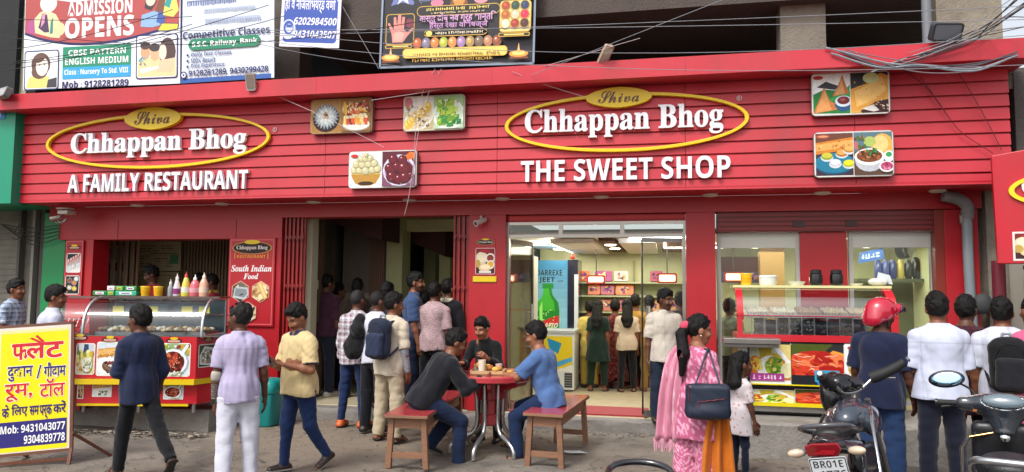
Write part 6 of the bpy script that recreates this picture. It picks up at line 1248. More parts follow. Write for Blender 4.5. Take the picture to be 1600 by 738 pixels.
        for ax in range(3):
            b, c_ = (ax+1) % 3, (ax+2) % 3; A = np.take(I, range(n[ax]-1), ax); B = np.take(I, range(1, n[ax]), ax); e = np.argwhere(A != B)
            e = e[(e[:, b] > 0) & (e[:, b] < n[b]-1) & (e[:, c_] > 0) & (e[:, c_] < n[c_]-1)]
            if not len(e): continue
            ins = A[tuple(e.T)]; q = []
            for db, dc in ((-1, -1), (0, -1), (0, 0), (-1, 0)): w = e.copy(); w[:, b] += db; w[:, c_] += dc; q.append(idx[tuple(w.T)])
            q = np.stack(q, 1); q[~ins] = q[~ins][:, ::-1]; Q.append(q)
        Q = np.concatenate(Q) if Q else np.zeros((0, 4), int); L = np.arange(len(V))
        while len(Q):
            m = L[Q].min(1); L2 = L.copy(); np.minimum.at(L2, Q.ravel(), np.repeat(m, 4)); L2 = L2[L2]
            if (L2 == L).all(): break
            L = L2
        ids, ct = np.unique(L, return_counts=True); ok = np.isin(L, ids[ct > .03*len(V)])
        if not ok.all(): nid = np.cumsum(ok)-1; Q = nid[Q[ok[Q].all(1)]]; V = V[ok]
        return V, Q
def skin_mesh(name, patches, m, parent, label=None):
    """patches: (verts, quads, colours per vertex)"""
    V = np.concatenate([p[0] for p in patches]); o = 0; Q = []
    for p in patches: Q.append(p[1]+o); o += len(p[0])
    Q = np.concatenate(Q); K = np.concatenate([np.broadcast_to(np.asarray(p[2], float), (len(p[0]), 3)) for p in patches])
    me = bpy.data.meshes.new(name); me.vertices.add(len(V)); me.vertices.foreach_set('co', V.ravel().astype(np.float32)); me.loops.add(Q.size); me.loops.foreach_set('vertex_index', Q.ravel().astype(np.int32))
    me.polygons.add(len(Q)); me.polygons.foreach_set('loop_start', np.arange(0, Q.size, 4, dtype=np.int32)); me.polygons.foreach_set('use_smooth', np.ones(len(Q), bool)); me.update(calc_edges=True)
    a = me.color_attributes.new('Col', 'FLOAT_COLOR', 'POINT'); k4 = np.ones((len(V), 4), np.float32); k4[:, :3] = K; a.data.foreach_set('color', k4.ravel())
    me.materials.append(MATS[m]); ob = bpy.data.objects.new(name, me); COL.objects.link(ob); ob.parent = parent
    if label: ob['label'] = label
    return ob
def plaid(c0, c1, c2=None, p=.075, w=.3):
    c0, c1, c2 = np.array(cc(c0)), np.array(cc(c1)), np.array(cc(c2 or c1))
    def f(P):
        u = (P[:, 0]+.6*P[:, 1]); a = ((u/p) % 1 < w).astype(float); b = ((P[:, 2]/p) % 1 < w).astype(float); d = ((u/p+.55) % 1 < w*.35).astype(float); e = ((P[:, 2]/p+.55) % 1 < w*.35).astype(float)
        t = (a+b)*.45; o = c0*(1-t[:, None])+c1*t[:, None]; t2 = np.clip((d+e)*.5, 0, 1)[:, None]; return o*(1-t2)+c2*t2
    return f
def spots(c0, c1, seed=1, f=38., th=.35, c2=None):
    c0, c1 = np.array(cc(c0)), np.array(cc(c1)); r = np.random.RandomState(seed)
    A = r.uniform(-1, 1, (4, 3))*f; ph = r.uniform(0, 6, 4)
    def g(P):
        w = sum(np.sin(P@A[i]+ph[i]+1.5*np.sin(P@A[(i+1) % 4]*.4)) for i in range(4))/2; t = np.clip((w-th)*4, 0, 1)[:, None]; return c0*(1-t)+c1*t
    return g
def stripes(c0, c1, p=.03, w=.4):
    c0, c1 = np.array(cc(c0)), np.array(cc(c1))
    return lambda P: np.where((((P[:, 2]+.3*P[:, 0]+.006*np.sin(P[:, 0]*40))/p) % 1 < w)[:, None], c1, c0)
def ramp_sole(c, sole, z): c, sole = np.array(cc(c)), np.array(cc(sole)); return lambda P: np.where((P[:, 2] < z)[:, None], sole, c)
NP = [0]
def person(label, x, y, z0, rz, H, skin='#7a4a32', shirt=None, trousers=None, hair='short', hair_c='#0c0a0a', shoes=None, lean=3., tilt=0., look=(0, 0), roll=0., legs=((2, 4, 3, 0), (2, 4, 3, 0)),
           arms=None, wide=1., belly=0., fem=False, face=None, h=.0135, detail=1, seat=None, seed=None, twist=0., name='person', cat='person', hand=('relax', 'relax'), hscale=1.):
    """rz: heading, 0 looks into the shop, 90 to the photo's left, 180 at the camera. shirt: dict(c, sleeve, hem, flare, collar, mat); trousers: dict(c, mat, end, r)"""
    NP[0] += 1; seed = NP[0] if seed is None else seed; s = H/1.70; T = thing(name, label, cat, (x, y, z0), R(rz)); SK = np.array(cc(skin))
    hz_ = .92*s; pel = V3(0, 0, hz_)
    ld = rotx(-R(lean)) @ roty(R(tilt)) @ V3(0, 0, 1); Tw = rotz(R(twist)); side = Tw @ V3(1, 0, 0)
    sh_w = (.148 if fem else .168)*s*wide; nb = pel+ld*.50*s; ch = pel+ld*.33*s; wa = pel+ld*.15*s
    HR = rotz(R(look[0])) @ rotx(R(look[1])) @ roty(R(roll)) @ rotz(R(twist)); hl = unit(ld*.6+V3(0, 0, .6)+HR @ V3(0, .18, 0)); hs = 1.07*s**.5*hscale; hc = nb+hl*(.05*s+.115*hs)
    shs = [nb-ld*.078*s+side*sh_w*q for q in (1, -1)]
    if arms is None: arms = (((.14, -.04, -1), (.05, .2, -1)), ((.14, -.02, -1), (.05, .16, -1)))
    elb, wri, fdr = [], [], []
    for i, q in enumerate((1, -1)):
        u = unit(V3(arms[i][0][0]*q, *arms[i][0][1:])); f = unit(V3(arms[i][1][0]*q, *arms[i][1][1:])); elb.append(shs[i]+u*.285*s); wri.append(elb[i]+f*.25*s); fdr.append(f)
    hips, kne, ank, toe, shin = [], [], [], [], []
    for i, q in enumerate((1, -1)):
        a, b, o, fp = legs[i]; hp = pel+V3(q*.085*s*(.95 if fem else 1), 0, -.02*s); D = lambda an, oo: V3(q*math.sin(R(oo)), math.sin(R(an))*math.cos(R(oo)), -math.cos(R(an))*math.cos(R(oo)))
        k_ = hp+D(a, o)*.43*s; an_ = k_+D(a-b, o*.5)*.41*s; hips.append(hp); kne.append(k_); ank.append(an_)
        yaw = R(8)*q*-1+(-R(o)*q if abs(a) > 40 else 0); toe.append(rotz(yaw) @ V3(0, math.cos(R(fp)), -math.sin(R(fp))))
    low = min(a[2]-.075*s for a in ank); lift = V3(0, 0, -low)
    for L in (hips, kne, ank, elb, wri, shs): L[:] = [p+lift for p in L]
    pel, nb, ch, wa, hc = pel+lift, nb+lift, ch+lift, wa+lift, hc+lift
    allp = np.array(hips+kne+ank+elb+wri+shs+[hc, pel, nb]); lo, hi = allp.min(0)-.22*s, allp.max(0)+.22*s; lo[2] = max(lo[2], -.06)
    gap = wide
    # ---- body
    B_ = Field(lo, hi, h)
    def torso(F, infl, k, low=True):
        r_ = 1/s
        F.cap(ch-ld*.04*s, ch+ld*.07*s, (.150 if fem else .165)*s*gap+infl, (.148 if fem else .16)*s*gap+infl, k=k, flat=1.5, side=side)
        F.cap(wa-ld*.02*s, ch, (.128 if fem else .142)*s*gap+infl, (.146 if fem else .158)*s*gap+infl, k=k, flat=1.38, side=side)
        F.cap(pel-V3(0, 0, .03*s), wa, (.165 if fem else .158)*s*gap+infl, (.135 if fem else .145)*s*gap+infl, k=k, flat=1.35, side=V3(1, 0, 0))
        F.cap(shs[0]-side*.02*s, shs[1]+side*.02*s, .056*s+infl*.6, k=.05*s, flat=1.0, side=side)
        for q in (0, 1): F.cap(nb+ld*.02*s, shs[q]+ld*.012*s, .05*s+infl*.5, .046*s+infl*.5, k=.03)
        F.cap(nb-ld*.03*s, nb+ld*.03*s, .075*s+infl*.3, .058*s+infl*.2, k=.05*s)
        for q in (1, -1): F.ell(ch+ld*.06*s+side*.07*s*q+Tw @ V3(0, -.045*s, 0), (.085*s+infl, .07*s+infl, .10*s+infl), k=.04)
        if fem:
            for q in (1, -1): F.ell(ch+ld*.02*s+side*.075*s*q+Tw @ V3(0, .075*s, 0), (.065*s+infl*.6,)*3, k=.04)
        if belly: F.ell(wa+ld*.04*s+V3(0, .05*s, 0), ((.13+belly*.3)*s, (.08+belly)*s, .15*s), k=.06)
    torso(B_, -.016*s if shirt else 0, .03)
    B_.cap(nb-ld*.02*s, hc-hl*.05*s, .056*s, .052*s, k=.03)
    for i in range(2):
        B_.cap(shs[i], elb[i], (.04 if shirt else .049)*s*gap, .039*s*gap, k=.03); B_.cap(elb[i], wri[i], .04*s*gap, .027*s, k=.02); B_.ell(elb[i]+(wri[i]-elb[i])*.28, (.043*s*gap,)*3, k=.02)
        lg = .7 if trousers else 1.; B_.cap(hips[i], kne[i], .083*s*gap*lg, .055*s*lg, k=.04*lg); B_.cap(kne[i], ank[i], .054*s*lg, .036*s*lg, k=.03*lg); B_.ell(kne[i]+(ank[i]-kne[i])*.3+V3(0, -.015*s*lg, 0), V3(.052, .055, .1)*s*lg, k=.03*lg)
        t = toe[i]; hb = ank[i]-V3(0, 0, .045*s)-t*.045*s; B_.cap(hb, hb+t*.19*s-V3(0, 0, .008*s), .034*s, .03*s, k=.03, flat=1.2, side=unit(np.cross(t, V3(0, 0, 1)))); B_.cap(ank[i], ank[i]-V3(0, 0, .04*s), .037*s, k=.02)
    V, Q = B_.mesh(); patches = [(V, Q, SK)]
    # ---- head
    hf = .0062 if detail > 1 else .0085
    G = Field(hc-.17*hs, hc+.17*hs, hf); W = lambda *v: hc+HR @ (np.array(v)*hs)
    G.ell(W(0, -.012, .028), V3(.074, .094, .096)*hs, HR, k=.02); G.ell(W(0, .022, -.045), V3(.058, .066, .076)*hs, HR, k=.03); G.ell(W(0, .058, -.092), V3(.03, .024, .022)*hs, HR, k=.03)
    G.cap(W(0, .084, .018), W(0, .103, -.028), .011*hs, .015*hs, k=.012); G.cap(W(-.014, .088, -.034), W(.014, .088, -.034), .011*hs, k=.01)
    for q in (1, -1):
        G.ell(W(.077*q, -.008, -.005), V3(.012, .024, .033)*hs, HR @ rotz(R(-18*q)), k=.008); G.ell(W(.034*q, .07, -.03), V3(.028, .022, .022)*hs, HR, k=.02); G.cap(W(.014*q, .082, .03), W(.05*q, .067, .03), .01*hs, k=.014)
        G.ell(W(.031*q, .088, .012), V3(.014, .01, .009)*hs, HR, k=.008, op='s')
    G.cap(W(-.016, .086, -.062), W(.016, .086, -.062), .008*hs, k=.012)
    G.cap(W(0, -.02, -.06), nb+(hc-nb)*.25, .05*hs, .056*s, k=.03)
    V, Q = G.mesh(); P = ((V-hc) @ HR)/hs; K = np.tile(SK, (len(V), 1)); fc = face or {}
    fr = P[:, 1] > .04
    def paint(m, c, a=1.): K[m] = K[m]*(1-a)+np.array(cc(c))*a
    ax_ = np.abs(P[:, 0])
    paint(fr & (P[:, 2] < -.02), tuple(SK*.93), .5)
    if fc.get('stubble'): paint((P[:, 1] > .0) & (P[:, 2] < -.045) & (P[:, 2] > -.12) & (ax_ < .075), '#1c1512', fc['stubble'])
    paint(fr & (((ax_-.031)/.0155)**2+((P[:, 2]-.012)/.0075)**2 < 1), '#a89c92', .8); paint(fr & (((ax_-.031)/.0075)**2+((P[:, 2]-.012)/.0085)**2 < 1), '#150d0a')
    paint(fr & (np.abs(P[:, 2]-.036+.25*np.maximum(ax_-.035, 0)) < .0065) & (ax_ > .012) & (ax_ < .053), '#17110f', .75); paint(fr & (np.abs(P[:, 2]-.0215) < .003) & (ax_ > .017) & (ax_ < .046), '#2a1812', .4)
    paint(fr & (np.abs(P[:, 2]+.062) < .0085) & (ax_ < .024), '#6d3129' if not fem else '#8a3436', .6); paint(fr & (np.abs(P[:, 2]+.0625) < .002) & (ax_ < .024), '#2a120f', .6)
    if fc.get('moustache'): paint(fr & (np.abs(P[:, 2]+.049-.2*np.maximum(ax_-.015,0)) < .0065) & (ax_ < .03), '#120d0c', .8*min(1, fc['moustache']))
    patches.append((V, Q, K))
    # ---- hands with five fingers
    for i, q in enumerate((1, -1)):
        d = fdr[i]; mode = hand[i]; hh = hs*(.95 if fem else 1.)
        if mode == 'none': continue
        if mode == 'relax': n = V3(-q, .15, 0); d = unit(d*.9+V3(0, .05, -.3))
        elif mode == 'up': n = V3(0, .2, 1)
        elif mode == 'in': n = V3(-q, 0, .3)
        else: n = V3(0, 0, -1)
        n = unit(n-d*(n@d)); th = unit(np.cross(d, n))*-q
        if mode == 'relax' and th[1] < 0: th = -th
        w0 = wri[i]; Hn = Field(w0-.13, w0+.13, .0062 if detail > 1 else .0075); Hn.lo = Hn.lo+d*.07; Hn.g = [Hn.lo[j]+Hn.h*np.arange(Hn.n[j]) for j in range(3)]
        Hn.cap(w0-d*.03, w0+d*.012*hh, .026*s, .022*hh, k=.015); Hn.cap(w0+d*.025*hh, w0+d*.082*hh, .034*hh, .038*hh, k=.02, flat=2.3, side=th)
        curl = {'relax': 16, 'up': 30, 'in': 38, 'down': 8, 'grip': 55}.get(mode, 16)
        for j, (off, ln) in enumerate(((.028, .074), (.009, .083), (-.01, .077), (-.028, .06))):
            p = w0+d*(.088-.006*abs(j-1))*hh+th*off*hh; an = R(curl*.5+2*j)
            for g_, part in enumerate((.45, .31, .24)):
                dd = d*math.cos(an)+n*math.sin(an)+th*off*1.2; p2 = p+unit(dd)*ln*part*hh; Hn.cap(p, p2, (.0095-.0008*g_)*hh, (.009-.001*g_)*hh, k=.004); p = p2; an += R(curl)
        p = w0+d*.028*hh+th*.028*hh; p2 = p+unit(th*.75+d*.75+n*.35)*.042*hh; p3 = p2+unit(th*.25+d*1+n*.45)*.032*hh; Hn.cap(p, p2, .0125*hh, .0105*hh, k=.012); Hn.cap(p2, p3, .0105*hh, .008*hh, k=.004)
        V, Q = Hn.mesh(); patches.append((V, Q, SK*1.03))
    skin_mesh('body', patches, 'skin', T)
    # ---- hair
    if hair and hair != 'bald_cap':
        Fh = Field(hc-.22*hs-(V3(0, 0, .45) if hair in ('long', 'bob', 'pony') else 0), hc+.2*hs, .0085 if detail > 1 else .011)
        top = {'short': .015, 'crop': .006, 'full': .026, 'quiff': .024, 'grey': .006}.get(hair, .016)
        Fh.ell(W(0, -.015, .033), V3(.0755+top*.4, .095+top*.6, .098+top)*hs, HR, k=.0)
        if hair in ('quiff', 'full'): Fh.ell(W(.0, .045, .098+top*.3), V3(.06, .045, .03)*hs, HR, k=.02)
        if hair == 'thin': Fh.ell(W(0, .03, .11), V3(.06, .09, .04)*hs, HR, k=.01, op='s')
        rg = np.random.RandomState(seed+40)
        for _ in range(0 if hair == 'crop' else 70):
            v = unit(rg.normal(size=3)*V3(1, 1, .8)+V3(0, -.15, .55)); p_ = V3(0, -.015, .033)+v*V3(.0755+top*.4, .095+top*.6, .098+top); tg = V3(rg.uniform(-.5, .5), .4 if v[1] > .3 else -.3, -.8); tg = unit(tg-v*(tg@v)); p2_ = p_+tg*rg.uniform(.015, .035)+v*rg.uniform(-.003, .004)
            Fh.cap(W(*(p_-v*.004)), W(*p2_), .0085*hs, .005*hs, k=.012)
        n_ = HR @ V3(0, .78, -.62); Fh.cut(W(0, .072, .062), n_)
        for q in (1, -1): Fh.ell(W(.085*q, .02, -.03), V3(.03, .035, .055)*hs, HR, k=.01, op='s')
        if hair not in ('long', 'bob', 'pony'): Fh.cut(W(0, -.09, -.062 if hair != 'crop' else -.05), HR @ V3(0, .25, -1))
        Fh.folds(.0028 if hair != 'crop' else .0015, seed, (55, 55, 55))
        if hair in ('long', 'bob'):
            b0 = W(0, -.075, -.02); bk = Tw @ V3(0, -1, 0); b1 = nb+bk*.115*s-ld*.05*s; b2 = nb+bk*.155*s-ld*(.17 if hair == 'long' else .07)*s
            Fh.cap(b0, b1, .088*hs, .1*hs, k=.03, flat=1.4, side=HR @ V3(1, 0, 0)); Fh.cap(b1, b2, .1*hs, .07*hs, k=.03, flat=1.7, side=side); Fh.folds(.004, seed+9, (70, 70, 5))
        if hair == 'pony':
            b0 = W(0, -.115, .035); b1 = W(0, -.155, -.05); b2 = nb+Tw @ V3(-.03, -.165, 0)*s-ld*.04*s; b3 = nb+Tw @ V3(-.05, -.16, 0)*s-ld*.24*s
            Fh.cap(b0, b1, .035*hs, .048*hs, k=.015); Fh.cap(b1, b2, .048*hs, .052*hs, k=.02); Fh.cap(b2, b3, .052*hs, .022*hs, k=.02); Fh.folds(.003, seed+9, (80, 80, 8)); Fh.cut(W(0, -.09, -.3), V3(0, 0, -1)) if False else None
        V, Q = Fh.mesh()
        hc_ = np.array(cc(hair_c)); K = np.tile(hc_, (len(V), 1))
        skin_mesh('hair', [(V, Q, K)], 'hair', T)
        if hair == 'pony':
            q_ = Field(b0-.08, b0+.08, .007); q_.cap(b0+HR @ V3(0, .01, .0), b0+HR @ V3(0, -.02, -.012), .042*hs, k=0); V, Q = q_.mesh(); skin_mesh('hair_tie', [(V, Q, np.array(cc('#c2455e')))], 'cloth', T)
    # ---- trousers
    if trousers:
        tr = trousers; Ft = Field(lo, hi, h); inf = tr.get('r', .016)*s; e = tr.get('end', .0)
        Ft.cap(pel-V3(0, 0, .04*s), pel+(wa-pel)*.55, .155*s*gap+inf, .145*s*gap+inf*.6, k=.03, flat=1.32, side=V3(1, 0, 0))
        for q in (() if seat else (1, -1)): Ft.ell(pel+V3(.07*q*s, -.055*s, -.06*s), V3(.085, .072, .09)*s*gap, k=.04)
        for i in range(2):
            sh_ = ank[i]-kne[i]; end = kne[i]+sh_*(1-e); Ft.cap(hips[i]-V3(0, 0, .01), kne[i], .086*s*gap+inf, .06*s+inf*1.1, k=.035); Ft.cap(kne[i], end+unit(sh_)*.02*s, .06*s+inf*1.1, (.044 if not tr.get('slim') else .036)*s+inf*1.4, k=.03)
            if tr.get('wide_leg'): Ft.cap(kne[i], end+unit(sh_)*.02*s, .07*s+inf*1.2, .075*s+inf, k=.03)
        Ft.folds(.006*tr.get('f', 1.), seed+2, (14, 14, 6)); Ft.folds(.0034*tr.get('f', 1.), seed+3, (12, 12, 38))
        for i in range(2): sh_ = unit(ank[i]-kne[i]); end = kne[i]+(ank[i]-kne[i])*(1-e)+sh_*.02*s; m_ = .16*s; Ft.cut(end, sh_, end-m_, end+m_)
        Ft.cut(pel+(wa-pel)*.6 if not shirt or seat or shirt.get('hem', .08) < .02 else pel-(ld if seat else V3(0, 0, 1))*(min(shirt.get('hem', .08), .3)-.05)*s, ld if not seat else ld)
        V, Q = Ft.mesh(); c = tr['c']; skin_mesh(tr.get('name', 'trousers'), [(V, Q, c(V) if callable(c) else np.array(cc(c)))], tr.get('mat', 'cloth'), T)
    # ---- shirt, tunic or dress
    if shirt:
        st = shirt; lo2 = lo.copy(); Fs = Field(lo2, hi, h if 'fine' not in st else .011); inf = st.get('r', .016)*s; torso(Fs, inf, .035)
        Fs.cap(nb-ld*.06*s, nb+ld*.01*s, .095*s, .072*s, k=.03); hem = st.get('hem', .08)          # below the pelvis joint, along the body axis
        if hem > .02:
            if seat: Fs.cap(pel, pel-ld*hem*s*.8, .165*s*gap+inf, .165*s*gap+inf, k=.04, flat=1.25, side=V3(1, 0, 0))
            else:
                fl = st.get('flare', 0.); Fs.cap(pel+ld*.03*s, pel-V3(0, 0, (hem+.05)*s), .168*s*gap+inf, (.178+fl)*s*gap+inf*1.2, k=.05, flat=1.22, side=V3(1, 0, 0))
        Fs.folds(.010*st.get('f', 1.), seed+4, (15, 15, 5)); Fs.folds(.0034*st.get('f', 1.), seed+5, (30, 30, 14))
        ax = ld if seat else V3(0, 0, 1); hp = pel-ax*hem*s; X, Y, Z = Fs._xyz((slice(None),)*3)
        Fs.F = np.maximum(Fs.F, -((X-hp[0])*ax[0]+(Y-hp[1])*ax[1]+(Z-hp[2])*ax[2])+.008*np.sin(X*17+seed)+.006*np.sin(Y*23+seed*2))
        sl_ = st.get('sleeve', .62); Fl = Field(lo2, hi, Fs.h)
        for i in range(2):
            Ls = sl_[i] if isinstance(sl_, (tuple, list)) else sl_; ri = inf*.9+.004*s; F1 = Field(lo2, hi, Fs.h)
            if Ls <= 1: F1.cap(shs[i], shs[i]+(elb[i]-shs[i])*(Ls+.08), .05*s*gap+ri, .045*s*gap+ri*1.5, k=.035); e_ = shs[i]+(elb[i]-shs[i])*Ls; d_ = unit(elb[i]-shs[i])
            else: F1.cap(shs[i], elb[i], .05*s*gap+ri, .043*s*gap+ri, k=.035); F1.cap(elb[i], elb[i]+(wri[i]-elb[i])*min(1.06, Ls-1+.08), .043*s*gap+ri, .032*s+ri, k=.025); e_ = elb[i]+(wri[i]-elb[i])*(Ls-1); d_ = unit(wri[i]-elb[i])
            F1.folds(.006*st.get('f', 1.), seed+6+i, (16, 16, 24)); F1.cut(e_, d_, e_-.09*s, e_+.09*s); Fl.F = np.minimum(Fl.F, F1.F)
        hh = np.clip(.5+.5*(Fs.F-Fl.F)/.02, 0, 1); Fs.F = Fs.F+(Fl.F-Fs.F)*hh-.02*hh*(1-hh)
        if st.get('collar'): Fs.cap(nb+ld*.005*s, nb+ld*.045*s+V3(0, -.004, 0), .068*s, .062*s, k=.012)
        if st.get('hood'): Fs.ell(nb+Tw @ V3(0, -.1*s, 0), V3(.11, .06, .07)*s, k=.03)
        if st.get('neck'): Fs.ell(nb+ld*.045*s+Tw @ V3(0, .05*s, 0), V3(.06, .06, .05)*s, k=.008, op='s')
        Fs.cut(nb+ld*(.05 if st.get('collar') else .022)*s, ld, nb-.2*s, nb+.2*s) if not st.get('hood') else None
        V, Q = Fs.mesh(); c = st['c']; K = c(V) if callable(c) else np.tile(np.array(cc(c)), (len(V), 1))
        if st.get('collar') or st.get('seam'):
            K = K.copy(); zl = (V-nb)@ld; bk_ = (V-nb)@(Tw @ V3(0, 1, 0)) < -.02; K[(np.abs(zl+.12*s) < .0055) & bk_] *= .78; K[(np.abs((V-hp)@ax-.02) < .005) & ((V-hp)@ax > 0)] *= .8
            fr_ = ((V-nb)@(Tw @ V3(0, 1, 0)) > .03) & (np.abs((V-nb)@side) < .012) & (zl < .0); K[fr_ & (np.abs((V-nb)@side) > .006)] *= .82
            K[(np.abs((V-nb)@side-.075*s) < .045*s) & (np.abs(zl+.17*s) < .004) & ((V-nb)@(Tw @ V3(0, 1, 0)) > .05)] *= .75
            for i in range(2): e_ = shs[i]+side*(-.008 if i == 0 else .008); K[np.abs((V-e_)@side) < .0045] *= .86
        if st.get('collar_c'): K = K.copy(); K[((V-nb)@ld > -.005*s) & (np.linalg.norm(V-nb-ld*.02*s, axis=1) < .1*s)] = cc(st['collar_c'])
        if st.get('cuff_c') and not isinstance(sl_, (tuple, list)):
            for i in range(2): e_ = shs[i]+(elb[i]-shs[i])*sl_; d_ = unit(elb[i]-shs[i]); K[(np.abs((V-e_)@d_) < .014) & (np.linalg.norm(V-e_, axis=1) < .09*s)] = cc(st['cuff_c'])
        if st.get('placket'):
            K = K.copy(); fr_ = (np.abs(V[:, 0]-pel[0]) < .004) & (V[:, 1] > pel[1]+.03*s); K[fr_] *= .8
        skin_mesh(st.get('name', 'shirt'), [(V, Q, K)], st.get('mat', 'cloth'), T)
    # ---- shoes
    if shoes:
        for i in range(2):
            t = toe[i]; sd = unit(np.cross(t, V3(0, 0, 1))); up = np.cross(sd, t); a = ank[i]; Fo = Field(a-.26, a+.26, .0085); so = a-up*.073*s; kd = shoes.get('kind', 'shoe')
            hb = so+up*.028*s-t*.05*s
            if kd == 'sandal':
                Fo.cap(so+up*.008-t*.055*s, so+up*.008+t*.165*s, .043*s, .046*s, k=0, flat=3.4, side=sd)
                for tt, w_ in ((.11, .05), (-.03, .05)): Fo.cap(so+t*tt*s+sd*w_*s*.9+up*.012, so+t*tt*s+up*.062*s, .011, .012, k=.01); Fo.cap(so+t*tt*s-sd*w_*s*.9+up*.012, so+t*tt*s+up*.062*s, .011, .012, k=.01)
            else:
                Fo.cap(hb, hb+t*.2*s-up*.002, .045*s, .043*s, k=0, flat=1.15, side=sd); Fo.cap(hb+t*.02*s, a+up*.01, .046*s, .045*s, k=.03); Fo.cap(hb+t*.05*s+up*.02*s, hb+t*.14*s, .04*s, .034*s, k=.03); Fo.cut(so, -up); Fo.cut(a+up*.022*s, up)
            V, Q = Fo.mesh(); zz_ = (V-so)@up; c = np.array(cc(shoes['c'])); so_c = np.array(cc(shoes.get('sole', '#1c1a18'))); K = np.where((zz_ < (.02 if kd == 'shoe' else .017))[:, None], so_c, c); skin_mesh('shoe' if kd == 'shoe' else 'sandal', [(V, Q, K)], 'leather', T)
    J = dict(T=T, s=s, pel=pel, nb=nb, ch=ch, wa=wa, ld=ld, hc=hc, HR=HR, hs=hs, shs=shs, elb=elb, wri=wri, fdr=fdr, hips=hips, kne=kne, ank=ank, side=side, Tw=Tw, seed=seed, toe=toe)
    return J
def to_world(J, p): a = J['T'].matrix_basis; return np.array(a @ Vector(p))
def child_mesh(J, name, F, c, m='cloth', label=None):
    V, Q = F.mesh(); return skin_mesh(name, [(V, Q, c(V) if callable(c) else np.array(cc(c)))], m, J['T'], label)
def own_thing(J, name, label, cat, base, parts):
    """something carried by a figure: a thing of its own, built in the figure's frame. parts: (name, Field, colour, material)"""
    T = bpy.data.objects.new(name, None); COL.objects.link(T); T.matrix_basis = J['T'].matrix_basis.copy(); T['label'] = label; T['category'] = cat
    for n, F, c, m in parts:
        if isinstance(F, MB): o = F.build(n, m, T, local=True, smooth=50); continue
        V, Q = F.mesh(); skin_mesh(n, [(V, Q, c(V) if callable(c) else np.array(cc(c)))], m, T)
    return T
# ================================================================== people
def put(label, u, vt, rz, y=None, vf=None, z0=0., **k):
    p = at(u, vf, z=z0) if vf else Vector((X(u, (vt+600)/2, y), y, z0)); H = at(u, vt, y=p.y).z-z0
    return person(label, p.x, p.y, z0, rz, H, **k)
SKD, SKM, SKL = '#5a3626', '#784a33', '#8f5d44'
JEAN, NAVYT, BLK = dict(c='#1d2c4c', mat='denim'), dict(c='#15192b'), dict(c='#0f0f13')
# --- by the snack counter
put('man in blue and white plaid shirt standing behind the yellow board', 16, 443, -75, y=8.35, z0=.25, skin=SKM, shirt=dict(c=plaid('#9fb0c8', '#39465e', '#e2e6ee', .06), sleeve=.8, collar=True, hem=.1), trousers=NAVYT, shoes=dict(c='#221a16'), look=(-8, 0), detail=2, hair='full')
put('man in plain white shirt facing the snack counter', 76, 452, -35, y=7.75, skin=SKM, shirt=dict(c='#b9bccf', sleeve=.75, collar=True, hem=.1), trousers=NAVYT, shoes=dict(c='#221a16'), look=(-30, -5), hair='full', wide=1.05)
put('boy in red shirt behind the snack counter, looking down', 238, 421, 165, y=10.5, z0=.42, skin=SKD, shirt=dict(c='#8f1a24', sleeve=.7), trousers=BLK, look=(-30, -20), hair='full')
put('worker in red shirt behind the sauce bottles', 312, 432, 150, y=10.9, z0=.4, skin=SKM, shirt=dict(c='#a02430', sleeve=.7), trousers=BLK, look=(0, -10))
put('worker with yellow collar at the dark end of the snack counter', 333, 434, 120, y=10.8, z0=.4, skin=SKD, shirt=dict(c='#8f2230', sleeve=.7, collar=True, collar_c='#c8a82a'), trousers=BLK, look=(0, -20))
j = put('man in navy shirt and black trousers walking past the snack counter', 212, 484, 64, vf=744, skin=SKD, shirt=dict(c='#1b2440', sleeve=1.35, collar=True, hem=.17, fine=1), trousers=dict(c='#101116', r=.014), shoes=dict(c='#3a211a', kind='sandal'), look=(22, 0), legs=((-27, 18, 2, 48), (14, 6, 2, -4)), arms=(((.2, -.2, -1), (.0, .35, -1)), ((.16, .1, -1), (-.05, 1, .12))), hand=('relax', 'in'), detail=2, hair='full', face=dict(moustache=1))
j = put('balding man in pale lavender shirt and white trousers with an arm sleeve', 368, 482, 36, vf=762, skin=SKD, shirt=dict(c='#aaa2c0', sleeve=.78, collar=True, hem=.12, fine=1), trousers=dict(c='#c4c5d2', r=.022), shoes=dict(c='#2a1c16', kind='sandal'), look=(50, 0), legs=((2, 4, 4, 0), (-5, 6, 4, 0)), arms=(((.2, -.02, -1), (.1, .3, -1)), ((.14, -.06, -1), (.02, .12, -1))), detail=2, hair='thin', hair_c='#1c1918', face=dict(stubble=.35))
F = Field(np.minimum(j['elb'][1], j['wri'][1])-.08, np.maximum(j['elb'][1], j['wri'][1])+.08, .008); a_, b_ = j['elb'][1], j['wri'][1]; F.cap(a_+(b_-a_)*.05, b_+(b_-a_)*.0, .047*j['s'], .033*j['s'], k=0); child_mesh(j, 'arm_sleeve', F, stripes('#3a3230', '#7d746c', .02, .5))
F = Field(a_-.09, a_+.09, .008); F.cap(a_+(b_-a_)*.0, a_+(b_-a_)*.1, .05*j['s'], k=0, flat=1.); child_mesh(j, 'arm_band', F, '#a8a298')
F = Field(b_-.07, b_+.07, .006); F.cap(b_-(b_-a_)*.06, b_+(b_-a_)*.02, .037*j['s'], k=0); child_mesh(j, 'bangle', F, stripes('#8a8884', '#3a342e', .012, .5), 'chrome')
